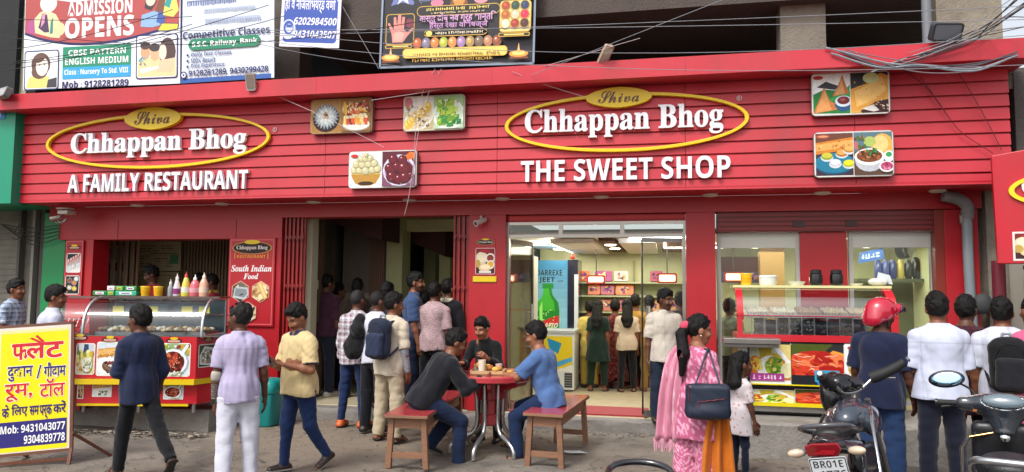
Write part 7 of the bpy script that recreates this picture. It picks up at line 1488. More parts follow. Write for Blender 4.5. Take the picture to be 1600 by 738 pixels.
j = put('man in cream polo shirt looking down at his phone', 464, 482, 152, vf=736, skin=SKL, shirt=dict(c='#c9b384', sleeve=.82, collar=True, collar_c='#1c2540', cuff_c='#1c2540', hem=.13, fine=1, r=.02), trousers=dict(c='#182a52', mat='denim', slim=1, r=.012), shoes=dict(c='#2a1c18', sole='#c9c4bc'), look=(0, -32), legs=((10, 8, 2, 0), (-10, 22, 2, 26)), arms=(((.24, .1, -1), (-.62, 1, .2)), ((.24, .1, -1), (-.6, 1, .26))), hand=('up', 'up'), detail=2, hair='quiff', belly=.045, wide=1.16, face=dict(moustache=1, stubble=.35))
ph = to_world(j, (j['wri'][0]+j['wri'][1])/2+np.array([0, .1, .05])); d_ = Vector(j['T'].matrix_basis.col[1].xyz)
Fp = frame(ph, j['T'].matrix_basis.col[0].xyz, (d_*.75+Vector((0, 0, .65)))); g = thing('phone', 'dark phone held in the hands of the man in cream polo shirt', 'phone', tuple(ph)); q = MB(Fp); q.plate(rrpts(-.038, -.075, .038, .075, .01), .009, '#15161a'); q.build('case', 'gloss', g); q = MB(Fp); q.n = .0095; q.rr(-.034, -.07, .034, .07, .008, '#3a4452'); q.build('display', 'lens', g)
a_, b_ = j['elb'][0], j['wri'][0]; F = Field(b_-.07, b_+.07, .006); F.cap(b_-(b_-a_)*.1, b_-(b_-a_)*.02, .035*j['s'], k=0); child_mesh(j, 'wristband', F, '#b08a6a')

# --- the queue at the restaurant door
put('man in maroon shirt standing on the step at the door post', 503, 433, -12, vf=619, z0=.15, skin=SKD, shirt=dict(c='#3a1a2a', sleeve=.95, collar=True, hem=.08), trousers=NAVYT, shoes=dict(c='#a8a49c', sole='#c8c4bc'), look=(-25, 0), wide=1.1)
put('person in white top half hidden behind the maroon shirted man', 523, 447, -20, y=11.3, z0=.15, skin=SKM, shirt=dict(c='#bdb8a8', sleeve=.9, hem=.1), trousers=BLK, look=(-30, 0))
put('person in dark brown jacket deep inside the dark doorway', 556, 440, 10, y=10.75, z0=.15, skin=SKM, shirt=dict(c='#2c211a', sleeve=2, hem=.12, r=.03), trousers=BLK, shoes=dict(c='#1a1614'), look=(-10, 0))
put('man in checked shirt and orange shoes with grey cropped hair', 551, 458, -6, vf=667, skin=SKD, shirt=dict(c=plaid('#c9c6cc', '#6a3a48', '#4a4a66', .085, .38), sleeve=1.9, collar=True, hem=.14, fine=1), trousers=dict(c='#1a2a50', mat='denim', slim=1, r=.01, end=.06), shoes=dict(c='#c25a24', sole='#3a2a1e'), look=(-12, 0), hair='crop', hair_c='#2c2a2a', legs=((2, 4, 5, 0), (-2, 3, 5, 0)))
j = put('man in white shirt carrying a black bag on his shoulder', 585, 460, -14, y=8.95, skin=SKD, shirt=dict(c='#c4c6d4', sleeve=.8, collar=True, hem=.08), trousers=dict(c='#11131c'), shoes=dict(c='#2a1d18'), look=(-30, 0), hair='crop', hair_c='#1d1b1b')
F = Field(j['ch']+V3(-.42, -.36, -.45), j['ch']+V3(.25, .1, .35), .0125); c_ = j['shs'][1]+V3(-.02, -.14, -.16)*j['s']; F.cap(c_+V3(.03, .02, .2), c_+V3(-.02, 0, -.2), .085, .125, k=0, flat=1.3, side=V3(1, 0, 0)); F.ell(c_+V3(-.03, -.03, -.16), V3(.12, .1, .15)*j['s'], k=.03); F.ell(c_+V3(.03, -.03, .05), V3(.1, .09, .12)*j['s'], k=.03); F.folds(.014, 5, (22, 22, 16)); F.folds(.006, 6, (50, 50, 40))
F2_ = Field(j['ch']+V3(-.42, -.36, -.45), j['ch']+V3(.25, .3, .35), .01); sp_ = j['shs'][1]+V3(.03, 0, .06)*j['s']; F2_.cap(c_+V3(.03, .0, .2), sp_, .02, k=0, flat=.6, side=V3(1, 0, 0)); F2_.cap(sp_, sp_+V3(.0, .11, -.12), .02, k=0)
own_thing(j, 'shoulder_bag', 'black crumpled bag slung on the shoulder of the man in white at the door', 'bag', c_, (('body', F, '#141417', 'cloth'), ('strap', F2_, '#18181c', 'cloth')))
put('person with dark hair just inside the door ahead of the backpack', 602, 447, 5, y=9.95, z0=.15, skin=SKM, shirt=dict(c='#26303a', sleeve=.9, hem=.1), trousers=BLK, shoes=dict(c='#1a1614'), look=(-15, 0), hair='full')
def backpack(j, label, c, c2, w=.31, hh=.47, d=.17, lower=.0, c3=None):
    s_ = j['s']; M3 = np.column_stack([j['Tw'] @ V3(1, 0, 0), -np.cross(j['ld'], j['Tw'] @ V3(1, 0, 0))*-1, j['ld']]); bk = np.cross(j['Tw'] @ V3(1, 0, 0), j['ld'])
    bk = bk if bk[1] < 0 else -bk; ce = j['ch']+bk*(.145+d*.42)*s_-j['ld']*(.07+lower)*s_; sd = j['Tw'] @ V3(1, 0, 0); up = j['ld']
    F = Field(ce-.45, ce+.45, .0115); Rm = np.column_stack([sd, bk, up])
    F.box(ce, V3(w/2, d/2, hh/2)*s_, .09*s_, Rm, k=0); F.ell(ce+up*hh*.28*s_+bk*.0, V3(w*.48, d*.52, hh*.26)*s_, Rm, k=.03); F.folds(.004, j['seed']+3, (20, 20, 16))
    P_ = Field(ce-.45, ce+.45, .0105); P_.box(ce-up*hh*.15*s_+bk*(d*.5)*s_, V3(w*.39, .045, hh*.3)*s_, .045*s_, Rm, k=0); P_.folds(.004, j['seed']+4, (24, 24, 20))
    St = Field(j['ch']-.45, j['ch']+.45, .0105)
    for q in (1, -1):
        a_ = ce+up*hh*.42*s_+sd*.07*q*s_-bk*d*.4*s_; b_ = j['shs'][0 if q == 1 else 1]-sd*q*.05*s_+up*.075*s_; c_ = j['ch']+sd*q*.12*s_-bk*.15*s_-up*.02*s_; e_ = j['ch']+sd*q*.165*s_-up*.12*s_
        St.cap(a_, b_, .032*s_, k=0, flat=2.4, side=sd); St.cap(b_, c_, .032*s_, k=.02, flat=2.4, side=sd); St.cap(c_, e_, .022*s_, k=.02); St.cap(e_, ce-up*hh*.4*s_+sd*w*.45*q*s_-bk*.03, .014*s_, k=.01)
    Hn = Field(ce-.45, ce+.45, .008); top = ce+up*hh*.52*s_-bk*d*.25*s_; Hn.cap(top-sd*.04, top-sd*.03+up*.035, .012, k=.01); Hn.cap(top-sd*.03+up*.035, top+sd*.03+up*.035, .012, k=.01); Hn.cap(top+sd*.03+up*.035, top+sd*.04, .012, k=.01)
    Zp = Field(ce-.45, ce+.45, .008)
    for t in range(12): a0 = R(200-220*t/12); a1 = R(200-220*(t+1)/12); f_ = lambda a: ce+up*(.02*s_+hh*.36*s_*math.sin(a))+sd*w*.4*s_*math.cos(a)+bk*d*.49*s_; Zp.cap(f_(a0), f_(a1), .007, k=0)
    return own_thing(j, 'backpack', label, 'backpack', ce, (('body', F, c, 'cloth'), ('front_pocket', P_, c2, 'cloth'), ('strap', St, c3 or c2, 'cloth'), ('handle', Hn, '#8a8c94', 'cloth'), ('zip', Zp, shade(c, .5), 'cloth')))
j = put('man in cream shirt and trousers wearing a navy backpack', 606, 464, -16, vf=689, skin=SKM, shirt=dict(c='#c2b6a2', sleeve=.95, collar=True, hem=.16, fine=1, hood=False), trousers=dict(c='#b3a58c', r=.02), shoes=dict(c='#5a3424', kind='sandal'), look=(-38, -4), hair='full', legs=((0, 3, 4, 0), (5, 10, 6, 0)), face=dict(), detail=2)
backpack(j, 'navy backpack on the man in cream clothes at the restaurant door', '#1d2438', '#222b44')
for i_ in (0, 1):
    a_, b_ = j['elb'][i_], j['wri'][i_]; F = Field(np.minimum(a_, b_)-.08, np.maximum(a_, b_)+.08, .01); F.cap(a_, b_, .05*j['s'], .036*j['s'], k=0); F.folds(.003, 3, (20, 20, 40)); child_mesh(j, 'undersleeve', F, '#8f939c')
put('tall bearded man in blue shirt turned sideways at the door', 640, 430, -72, vf=640, z0=.15, skin=SKM, shirt=dict(c='#35496e', sleeve=.85, collar=True, hem=.04, fine=1), trousers=dict(c='#1b263e', mat='denim'), shoes=dict(c='#2a1d18'), look=(-14, 0), hair='full', face=dict(stubble=.7, moustache=1), detail=2, arms=(((.1, .06, -1), (.1, .25, -1)), ((.12, 0, -1), (.05, .2, -1))))
put('person in pale dotted top beyond the tall bearded man', 664, 460, -10, y=10.5, z0=.15, skin=SKM, shirt=dict(c=spots('#a8a698', '#5a5850', 3, 160), sleeve=.9, hem=.1), trousers=BLK, shoes=dict(c='#1a1614'))
put('man in pinkish white patterned shirt waiting at the folding gate', 676, 446, -4, y=9.75, z0=.12, skin=SKD, shirt=dict(c=stripes('#b59a9c', '#8f787c', .022, .45), sleeve=.85, hem=.1, collar=True), trousers=BLK, shoes=dict(c='#1a1614'), look=(-10, 0))
put('person in black quilted jacket against the narrow folding gate', 697, 441, -14, y=10.05, z0=.15, skin=SKD, shirt=dict(c='#131318', sleeve=1.9, hem=.14, r=.028, f=1.4, collar=True, collar_c='#b9b09a'), trousers=BLK, shoes=dict(c='#1a1614'), look=(-25, 0))

# --- at the table
bz = BZ+.006
def sit(label, u, vt, rz, x, y, ztop, **k):
    H = k.pop('H'); return person(label, x, y, k.pop('z0', 0.), rz, H, seat=1, **k)
bd = (Vector(at(716, 682, z=0))-bLn2).normalized(); c_ = bLn2+(bLn-bLn2)*.35+bd*.42
j = person('man in black long sleeved shirt seated with his back turned', c_.x, c_.y, 0, -52, 1.74, skin=SKM, shirt=dict(c='#14151c', sleeve=1.9, hem=.12, r=.026, fine=1), trousers=dict(c='#16233f', mat='denim', r=.02), shoes=dict(c='#16161a', sole='#7d7a76'), lean=34, look=(-12, -22), seat=1, legs=((58, 62, 8, 0), (66, 104, 6, 25)), arms=(((.3, .55, -1), (-.25, 1, .35)), ((.25, .6, -1), (-.3, 1, .4))), hand=('in', 'in'), hair='full', wide=1.12, belly=.02, detail=2)
BZs = BZ
def settle(j, z):
    """raise or lower a seated figure until the seat of the trousers rests at height z"""
    j['T'].matrix_basis = Matrix.Translation((0, 0, z-(j['pel'][2]-.095*j['s']))) @ j['T'].matrix_basis
settle(j, BZ+.01)
j = put('young man in black shirt leaning over the table, facing the road', 766, 497, 168, y=8.78, skin=SKL, shirt=dict(c='#0f1013', sleeve=1.9, hem=.1, collar=True, fine=1), trousers=BLK, shoes=dict(c='#1a1614'), lean=24, look=(-4, -18), arms=(((.3, .35, -1), (-.35, 1, .2)), ((.3, .3, -1), (-.35, .9, .55))), hand=('down', 'in'), hair='full', face=dict(moustache=.6), detail=2, legs=((6, 8, 4, 0), (4, 8, 4, 0)), wide=1.05)
bd = (Vector(far)-bRn2).normalized(); c_ = bRn+(bRn2-bRn)*.25+bd*.42
j = person('man in light blue tee shirt and jeans seated on the bench', c_.x, c_.y, 0, 78, 1.70, skin=SKL, shirt=dict(c='#4a6898', sleeve=.85, hem=.14, r=.022, fine=1), trousers=dict(c='#17284a', mat='denim', r=.018), shoes=dict(c='#2a1c16', kind='sandal'), lean=15, look=(8, -16), seat=1, legs=((70, 56, 6, 0), (60, 66, 6, 0)), arms=(((.2, .75, -.8), (-.35, 1, .12)), ((.2, .75, -.8), (-.3, 1, .1))), hand=('down', 'in'), hair='full', belly=.03, wide=1.05, detail=2)
settle(j, at(852, 644, y=bRn.y).z+.016)

# --- in the sweet shop
put('person in pale yellow top beside the drink cooler', 921, 476, 5, y=12.95, z0=.15, skin=SKM, shirt=dict(c='#c9b460', sleeve=.9, hem=.3), trousers=dict(c='#b9a24a'), shoes=dict(c='#2a1c16'))
put('woman in dark green kurta at the sales counter', 934, 474, -6, vf=611, z0=.15, fem=True, hair='long', skin=SKM, shirt=dict(c='#10271f', sleeve=.7, hem=.36, flare=.06, fine=1), trousers=dict(c='#12291f', r=.014, end=.15), shoes=dict(c='#2a1810', kind='sandal'), look=(-10, 0), legs=((2, 3, 5, 0), (-2, 3, 5, 0)))
put('woman in maroon patterned dress between the green and white clad women', 961, 474, 0, y=12.95, z0=.15, fem=True, hair='full', skin=SKM, shirt=dict(c=spots('#5a1a22', '#8a4a3a', 5, 150), sleeve=.9, hem=.78, flare=.09), trousers=dict(c='#4a1219'), shoes=dict(c='#2a1810'), look=(8, 0))
put('woman in white tee shirt and black trousers with loose hair', 980, 473, 6, vf=612, z0=.15, fem=True, hair='long', skin=SKM, shirt=dict(c='#bfb09a', sleeve=.8, hem=.14, fine=1, r=.022), trousers=dict(c='#0f1016', r=.008), shoes=dict(c='#2a1810', kind='sandal'), look=(15, 0), legs=((3, 6, 4, 0), (-4, 3, 4, 0)))
put('person with dark hair at the sales counter beyond the white tee shirt', 992, 466, -10, y=13.0, z0=.15, skin=SKM, shirt=dict(c='#a8843a', sleeve=.8, hem=.1), trousers=BLK, hair='full')
put('person in black behind the glass door beside the pillar', 1062, 462, -30, y=11.9, z0=.15, skin=SKD, shirt=dict(c='#17161a', sleeve=1.8, hem=.2), trousers=BLK, hair='full', shoes=dict(c='#1a1614'))
put('person in tan shirt deep in the shop behind the white shirted man', 1016, 468, 20, y=12.7, z0=.15, skin=SKM, shirt=dict(c='#a07a3a', sleeve=.9, hem=.12), trousers=dict(c='#8a6a34'), hair='full')
put('man in white shirt and dark jeans standing in the shop doorway', 1037, 458, -168, y=9.86, z0=.14, skin=SKD, shirt=dict(c='#bdb4a8', sleeve=.9, collar=True, hem=.14, fine=1, r=.02), trousers=dict(c='#1d2739', mat='denim', r=.018), shoes=dict(c='#2c201c'), look=(38, -8), hair='full', face=dict(stubble=.3, moustache=1), detail=2, arms=(((.14, 0, -1), (.08, .1, -1)), ((.14, 0, -1), (.08, .1, -1))))
put('person in pale green shirt behind the window beside the ledge', 1139, 474, -20, y=11.2, z0=.15, skin=SKM, shirt=dict(c='#8a9880', sleeve=.9, collar=True), trousers=BLK, hair='full', look=(-15, 0))

# --- in front of the sweet counter
j = put('woman in pink patterned kurta with ponytail and dupatta', 1086, 502, -38, y=6.75, fem=True, skin=SKL, hair='pony', shirt=dict(c=spots('#b25a7c', '#d79ab2', 2, 230, .25), sleeve=1.5, hem=.34, flare=.04, fine=1, r=.016, name='kurta'), trousers=dict(c=spots('#b25a7c', '#dba4ba', 4, 200, .25), r=.03, name='salwar', wide_leg=1), shoes=dict(c='#4a2a1c', kind='sandal'), look=(-38, -6), legs=((2, 4, 3, 0), (-3, 5, 3, 0)), arms=(((.34, -.12, -1), (.1, .42, -1)), ((.16, 0, -1), (.0, .3, -1))), hand=('in', 'relax'), detail=2, wide=1.04)
def drape(J, name, path, width, c, seed, folds=5, depth=.03, m='cloth', fringe=False, thick=.006, label=None):
    """hanging cloth: path of (centre, half width direction) in the figure's frame"""
    n, mcol = len(path), 28; V = []; r = random.Random(seed); ph = [r.uniform(0, 6) for _ in range(4)]
    for i, (cpt, sd, wd, out) in enumerate(path):
        sd, out = unit(sd), unit(out)
        for k in range(mcol+1):
            t = k/mcol*2-1; f = math.sin(t*folds*math.pi*.5+ph[0]+.25*math.sin(i*.5))*depth+.4*depth*math.sin(t*folds*1.7*math.pi*.5+ph[1]+i*.15)
            V.append(np.array(cpt)+sd*t*wd+out*f)
    V = np.array(V); Q = np.array([(i*(mcol+1)+k, i*(mcol+1)+k+1, (i+1)*(mcol+1)+k+1, (i+1)*(mcol+1)+k) for i in range(n-1) for k in range(mcol)])
    o = skin_mesh(name, [(V, Q, c(V) if callable(c) else np.array(cc(c)))], m, J['T'], label); md = o.modifiers.new('thickness', 'SOLIDIFY'); md.thickness = thick; return o
def path_pts(pts, n=18):
    """pts: (centre, side, halfwidth, out) control rows -> smoothed rows"""
    out = []; N = len(pts)-1
    for i in range(n+1):
        t = i/n*N; k = min(int(t), N-1); f = t-k; g = lambda a: (1-f)*np.array(pts[k][a], float)+f*np.array(pts[k+1][a], float)
        q = [np.array(p[0], float) for p in pts]; q = [2*q[0]-q[1]]+q+[2*q[-1]-q[-2]]; a, b, c, d = q[k:k+4]
        cen = .5*((2*b)+(c-a)*f+(2*a-5*b+4*c-d)*f*f+(3*b-a-3*c+d)*f**3); out.append((cen, g(1), float(g(2)), g(3)))
    return out
s_ = j['s']; L_ = j['shs'][1]; sx = V3(-1, 0, 0)
pk = spots('#c98299', '#dfb0c0', 6, 150, .6)
rows = path_pts([(L_+V3(.03, .13, -.12), (1, 0, 0), .07, (0, 1, 0)), (L_+V3(.02, .02, .075), (1, .0, 0), .085, (0, .4, 1)), (L_+V3(-.0, -.12, -.02), (1, 0, .0), .1, (0, -1, .2)), (L_+V3(-.03, -.165, -.28), (1, .25, 0), .1, (0, -1, 0)), (L_+V3(-.06, -.155, -.52), (1, .35, 0), .105, (0, -1, 0)), (L_+V3(-.08, -.15, -.74), (1, .4, 0), .115, (0, -1, 0))], 22)
drape(j, 'dupatta', rows, .2, pk, 3, 6, .022)
fr = MB(); cen, sd_, wd, out = rows[-1]; sd_ = unit(sd_)
for k in range(34): t = k/33*2-1; p0 = cen+sd_*t*wd+V3(0, 0, .01); fr.tube([tuple(p0), tuple(p0+V3(.004*math.sin(k*3), .004*math.cos(k*2), -.06)), tuple(p0+V3(.008*math.sin(k*3), .006*math.cos(k*5), -.1-.02*math.sin(k*7)))], [.006, .004, .003], '#cf93a6', 4)
fr.build('fringe', 'cloth', j['T'], local=True, smooth=60)
Rw, Re = j['wri'][0], j['elb'][0]; m_ = (Rw+Re)/2
cr = np.array(j['T'].matrix_basis.to_3x3().inverted() @ Vector((math.cos(YAW), math.sin(YAW), 0))); bk_ = np.array(j['T'].matrix_basis.to_3x3().inverted() @ Vector((math.sin(YAW), -math.cos(YAW), 0))); lq = lambda u, v, y: np.array(j['T'].matrix_basis.inverted() @ at(u, v, y=y))
rows = path_pts([(lq(1128, 640, 6.9), cr, .06, bk_), (lq(1126, 622, 6.75), cr, .06, bk_+V3(0, 0, .8)), (lq(1122, 650, 6.62), cr, .08, bk_), (lq(1121, 690, 6.6), cr, .12, bk_), (lq(1122, 735, 6.6), cr, .14, bk_), (lq(1124, 790, 6.62), cr, .16, bk_)], 20)
drape(j, 'orange_scarf', rows, .2, '#c0691c', 8, 5, .03, label='long orange scarf hanging over the forearm')
F = Field(np.minimum(Rw, Re)-.08, np.maximum(Rw, Re)+.08, .008); F.cap(Re+(Rw-Re)*.45, Re+(Rw-Re)*.86, .043*s_, .036*s_, k=0); F.folds(.002, 2, (40, 40, 40)); child_mesh(j, 'cuff', F, '#c98a4a')
F = Field(Rw-.08, Rw+.08, .006); d_ = unit(Rw-Re); F.cap(Rw-d_*.02, Rw-d_*.012, .034*s_, k=0, flat=1); F.cut(Rw-d_*.004, d_); F.cut(Rw-d_*.03, -d_); child_mesh(j, 'bangle', F, '#b8923c', 'chrome')
E_ = j['hc']+j['HR'] @ V3(.08, -.005, -.045); F = Field(E_-.04, E_+.04, .004); F.ell(E_, (.009, .009, .013), k=0); child_mesh(j, 'earring', F, '#d8d0c0', 'chrome')
# her handbag
hb_ = (Rw+Re)/2+V3(.0, .0, -.3); Wi = j['T'].matrix_basis.inverted(); lc = lambda u, v, y: np.array(Wi @ at(u, v, y=y)); cb = lc(1106, 627, 6.47); Rb = rotz(R(46))
F = Field(cb-.4, cb+.4, .0105); F.box(cb, V3(.185, .06, .145), .04, Rb, k=0); F.ell(cb-V3(0, 0, .085), (.19, .08, .075), Rb, k=.03); F.folds(.003, 3, (16, 16, 16))
Sf = Field(cb-.7, cb+.7, .011); top = j['shs'][0]+V3(.01, -.02, .085)*s_
for t in (-.1, .1): e_ = cb+Rb @ V3(t, 0, .14); Sf.cap(e_, top+V3(0, t*.1-.02, 0), .01, k=0); Sf.cap(top+V3(0, t*.1-.02, 0), top+V3(-.04, t*.1, .0), .01, k=.01)
Pp = Field(cb-.4, cb+.4, .009)
for sg in (1, -1):
    f_ = lambda x, z: cb+Rb @ V3(x, .068*sg, z)
    for a, b in (((-.09, .0), (.13, .03)), ((-.09, .0), (-.1, -.1)), ((-.17, .14), (-.17, -.0))): Pp.cap(f_(*a), f_(*b), .006, k=0)
own_thing(j, 'handbag', 'dark blue handbag with red piping on the pink clad woman\'s shoulder', 'handbag', cb, (('body', F, '#1b2437', 'leather'), ('strap', Sf, '#232b3c', 'leather'), ('piping', Pp, '#7a2234', 'leather')))
j = put('girl in white spotted tunic standing beside the pink clad woman', 1156, 565, -52, vf=746, fem=True, skin=SKD, hair='bob', shirt=dict(c=spots('#c4bcc0', '#a8705c', 9, 150, .95), sleeve=.9, hem=.3, flare=.05, fine=1, r=.018, name='tunic'), trousers=dict(c='#161e33', r=.006, slim=1), shoes=dict(c='#3a2a28'), look=(-20, 2), hscale=1.1, arms=(((.16, .06, -1), (.1, .25, -1)), ((.14, 0, -1), (.05, .2, -1))), detail=2)
j = put('man in navy tee shirt and jeans wearing a red helmet', 1374, 478, -30, y=7.5, skin=SKD, hair='crop', shirt=dict(c='#161d38', sleeve=.86, hem=.17, fine=1, r=.024, neck=True), trousers=dict(c='#22385e', mat='denim', r=.024), shoes=dict(c='#2a1d18'), look=(-32, -4), wide=1.1, detail=2, arms=(((.16, .04, -1), (.06, .4, -1)), ((.16, .1, -1), (.1, .6, -1))))
hc, HR = j['hc'], j['HR']; k_ = j['hs']; F = Field(hc-.26, hc+.26, .0085); Wd = lambda *v: hc+HR @ (np.array(v)*k_)
F.ell(Wd(0, -.012, .035), V3(.122, .147, .132)*k_, HR, k=0); F.ell(Wd(0, -.10, -.03), V3(.1, .07, .09)*k_, HR, k=.03); F.cap(Wd(-.07, .1, .075), Wd(.07, .1, .075), .045*k_, k=.03)
F.cut(Wd(0, .05, -.0), HR @ V3(0, .55, -1)); F.cut(Wd(0, -.08, -.105), HR @ V3(0, -.1, -1)); F.ell(Wd(0, .0, -.05), V3(.085, .11, .12)*k_, HR, k=.01, op='s')
Vz = Field(hc-.3, hc+.3, .0085); Vz.ell(Wd(0, .065, .06), V3(.128, .155, .1)*k_, HR, k=0); Vz.ell(Wd(0, .05, .03), V3(.124, .148, .09)*k_, HR, k=.0, op='s'); Vz.cut(Wd(0, .085, 0), HR @ V3(0, -1, .2)); Vz.cut(Wd(0, 0, .028), HR @ V3(0, .1, -1)); Vz.cut(Wd(0, 0, .105), HR @ V3(0, -.1, 1))
Ch = Field(hc-.26, hc+.26, .008)
for q_ in (1, -1): Ch.cap(Wd(.088*q_, -.02, -.04), Wd(.05*q_, .03, -.13), .009, k=0, flat=1.5, side=HR @ V3(0, 1, 0))
Ch.cap(Wd(.05, .03, -.13), Wd(-.05, .03, -.13), .009, k=0)
own_thing(j, 'helmet', 'glossy red open face helmet with dark visor on the navy clad man', 'helmet', hc, (('shell', F, '#b01230', 'lens'), ('visor', Vz, '#10172c', 'lens'), ('chin_strap', Ch, '#141416', 'cloth')))
sk_ = j['wri'][0]+V3(.02, .06, .02); F = Field(sk_-.4, sk_+.4, .0125); F.box(sk_+V3(.03, .1, .06), V3(.09, .07, .22), .05, rotz(R(10)), k=0); F.folds(.014, 5, (18, 18, 14)); F.folds(.006, 8, (40, 40, 30)); Tp = Field(sk_-.4, sk_+.4, .01); Tp.cap(sk_+V3(.02, .08, .26), sk_+V3(.02, .08, .32), .05, .06, k=0); Tp.folds(.01, 3, (40, 40, 10))
own_thing(j, 'sack', 'brown sack held at the side of the helmeted man', 'sack', sk_, (('body', F, '#6d5236', 'cloth'), ('neck', Tp, '#7d6244', 'cloth')))
j = put('man in plain white shirt and navy trousers with his back turned at the right counter end', 1468, 466, -3, y=7.35, skin=SKM, hair='full', shirt=dict(c='#b9bed2', sleeve=.92, collar=True, hem=.1, flare=.03, fine=1, r=.026), trousers=dict(c='#131728', r=.016), shoes=dict(c='#1d1714'), wide=1.02, look=(-6, -4), detail=2, arms=(((.12, .08, -1), (-.3, 1, .1)), ((.16, .08, -1), (-.3, 1, .1))), hand=('in', 'in'))
j['T']['label'] = 'man in plain white shirt and navy trousers standing with his back turned'
F = Field(j['hc']-.2, j['hc']+.2, .006)
for q_ in (1, -1): F.cap(j['hc']+j['HR'] @ V3(.085*q_, .0, .01), j['hc']+j['HR'] @ V3(.075*q_, .095, .012), .004, k=0)
F.cap(j['hc']+j['HR'] @ V3(.075, .095, .012), j['hc']+j['HR'] @ V3(-.075, .095, .012), .005, k=0); child_mesh(j, 'spectacles', F, '#15151a', 'plastic')
put('man in dark maroon plaid shirt by the drain pipe', 1510, 470, -18, y=8.15, skin=SKD, hair='full', shirt=dict(c=plaid('#3a1420', '#1c1018', '#5a2430', .05), sleeve=1.9, hem=.3, fine=1), trousers=dict(c='#14141a'), shoes=dict(c='#1d1714'), look=(-22, 0), arms=(((.16, .1, -1), (-.1, 1, -.1)), ((.14, .1, -1), (-.1, 1, -.1))), hand=('in', 'in'))
j = put('man in white shirt wearing a black backpack, cut by the picture edge', 1568, 474, -12, y=7.75, skin=SKM, hair='full', shirt=dict(c='#bcc0d0', sleeve=.88, collar=True, hem=.1, fine=1, r=.022), trousers=dict(c='#1a2338', mat='denim'), shoes=dict(c='#1d1714'), look=(-22, 0), wide=1.08)
backpack(j, 'black backpack with a grey handle on the white shirted man by the scooter', '#101114', '#191a1f', .31, .48, .16, .06)
put('person in pink sleeved top half outside the picture', 1622, 470, 10, y=7.6, skin=SKM, fem=True, shirt=dict(c='#b8557a', sleeve=.9, hem=.4, flare=.05), trousers=dict(c='#8a3a5a'), hair='long')
# ================================================================== two wheelers
def fmesh(name, F, c, m, parent, label=None):
    V, Q = F.mesh(); return skin_mesh(name, [(V, Q, c(V) if callable(c) else np.array(cc(c)))], m, parent, label)
def wheel(T, y, r, wd=.045):
    o = MB().lathe([(r-.07, -wd), (r-.015, -wd), (r, -wd*.45), (r, wd*.45), (r-.015, wd), (r-.07, wd)], (0, y, r), '#17181a', 36, ax=(1, 0, 0), cap=False).build('wheel', 'rubber', T, smooth=40, local=True)
    MB().lathe([(r-.07, -.03), (r-.09, -.02), (r-.09, .02), (r-.07, .03)], (0, y, r), '#3a3c40', 36, ax=(1, 0, 0), cap=False).build('rim', 'steel', o, smooth=40)
    q = MB()
    for k in range(5): a = 2*math.pi*k/5; q.bar((0, y, r), (0, y+math.cos(a)*(r-.085), r+math.sin(a)*(r-.085)), .03, .04, '#3a3c40', up=(1, 0, 0))
    q.lathe([(.05, -.05), (.05, .05)], (0, y, r), '#55575c', 16, ax=(1, 0, 0)); q.build('spokes', 'steel', o)
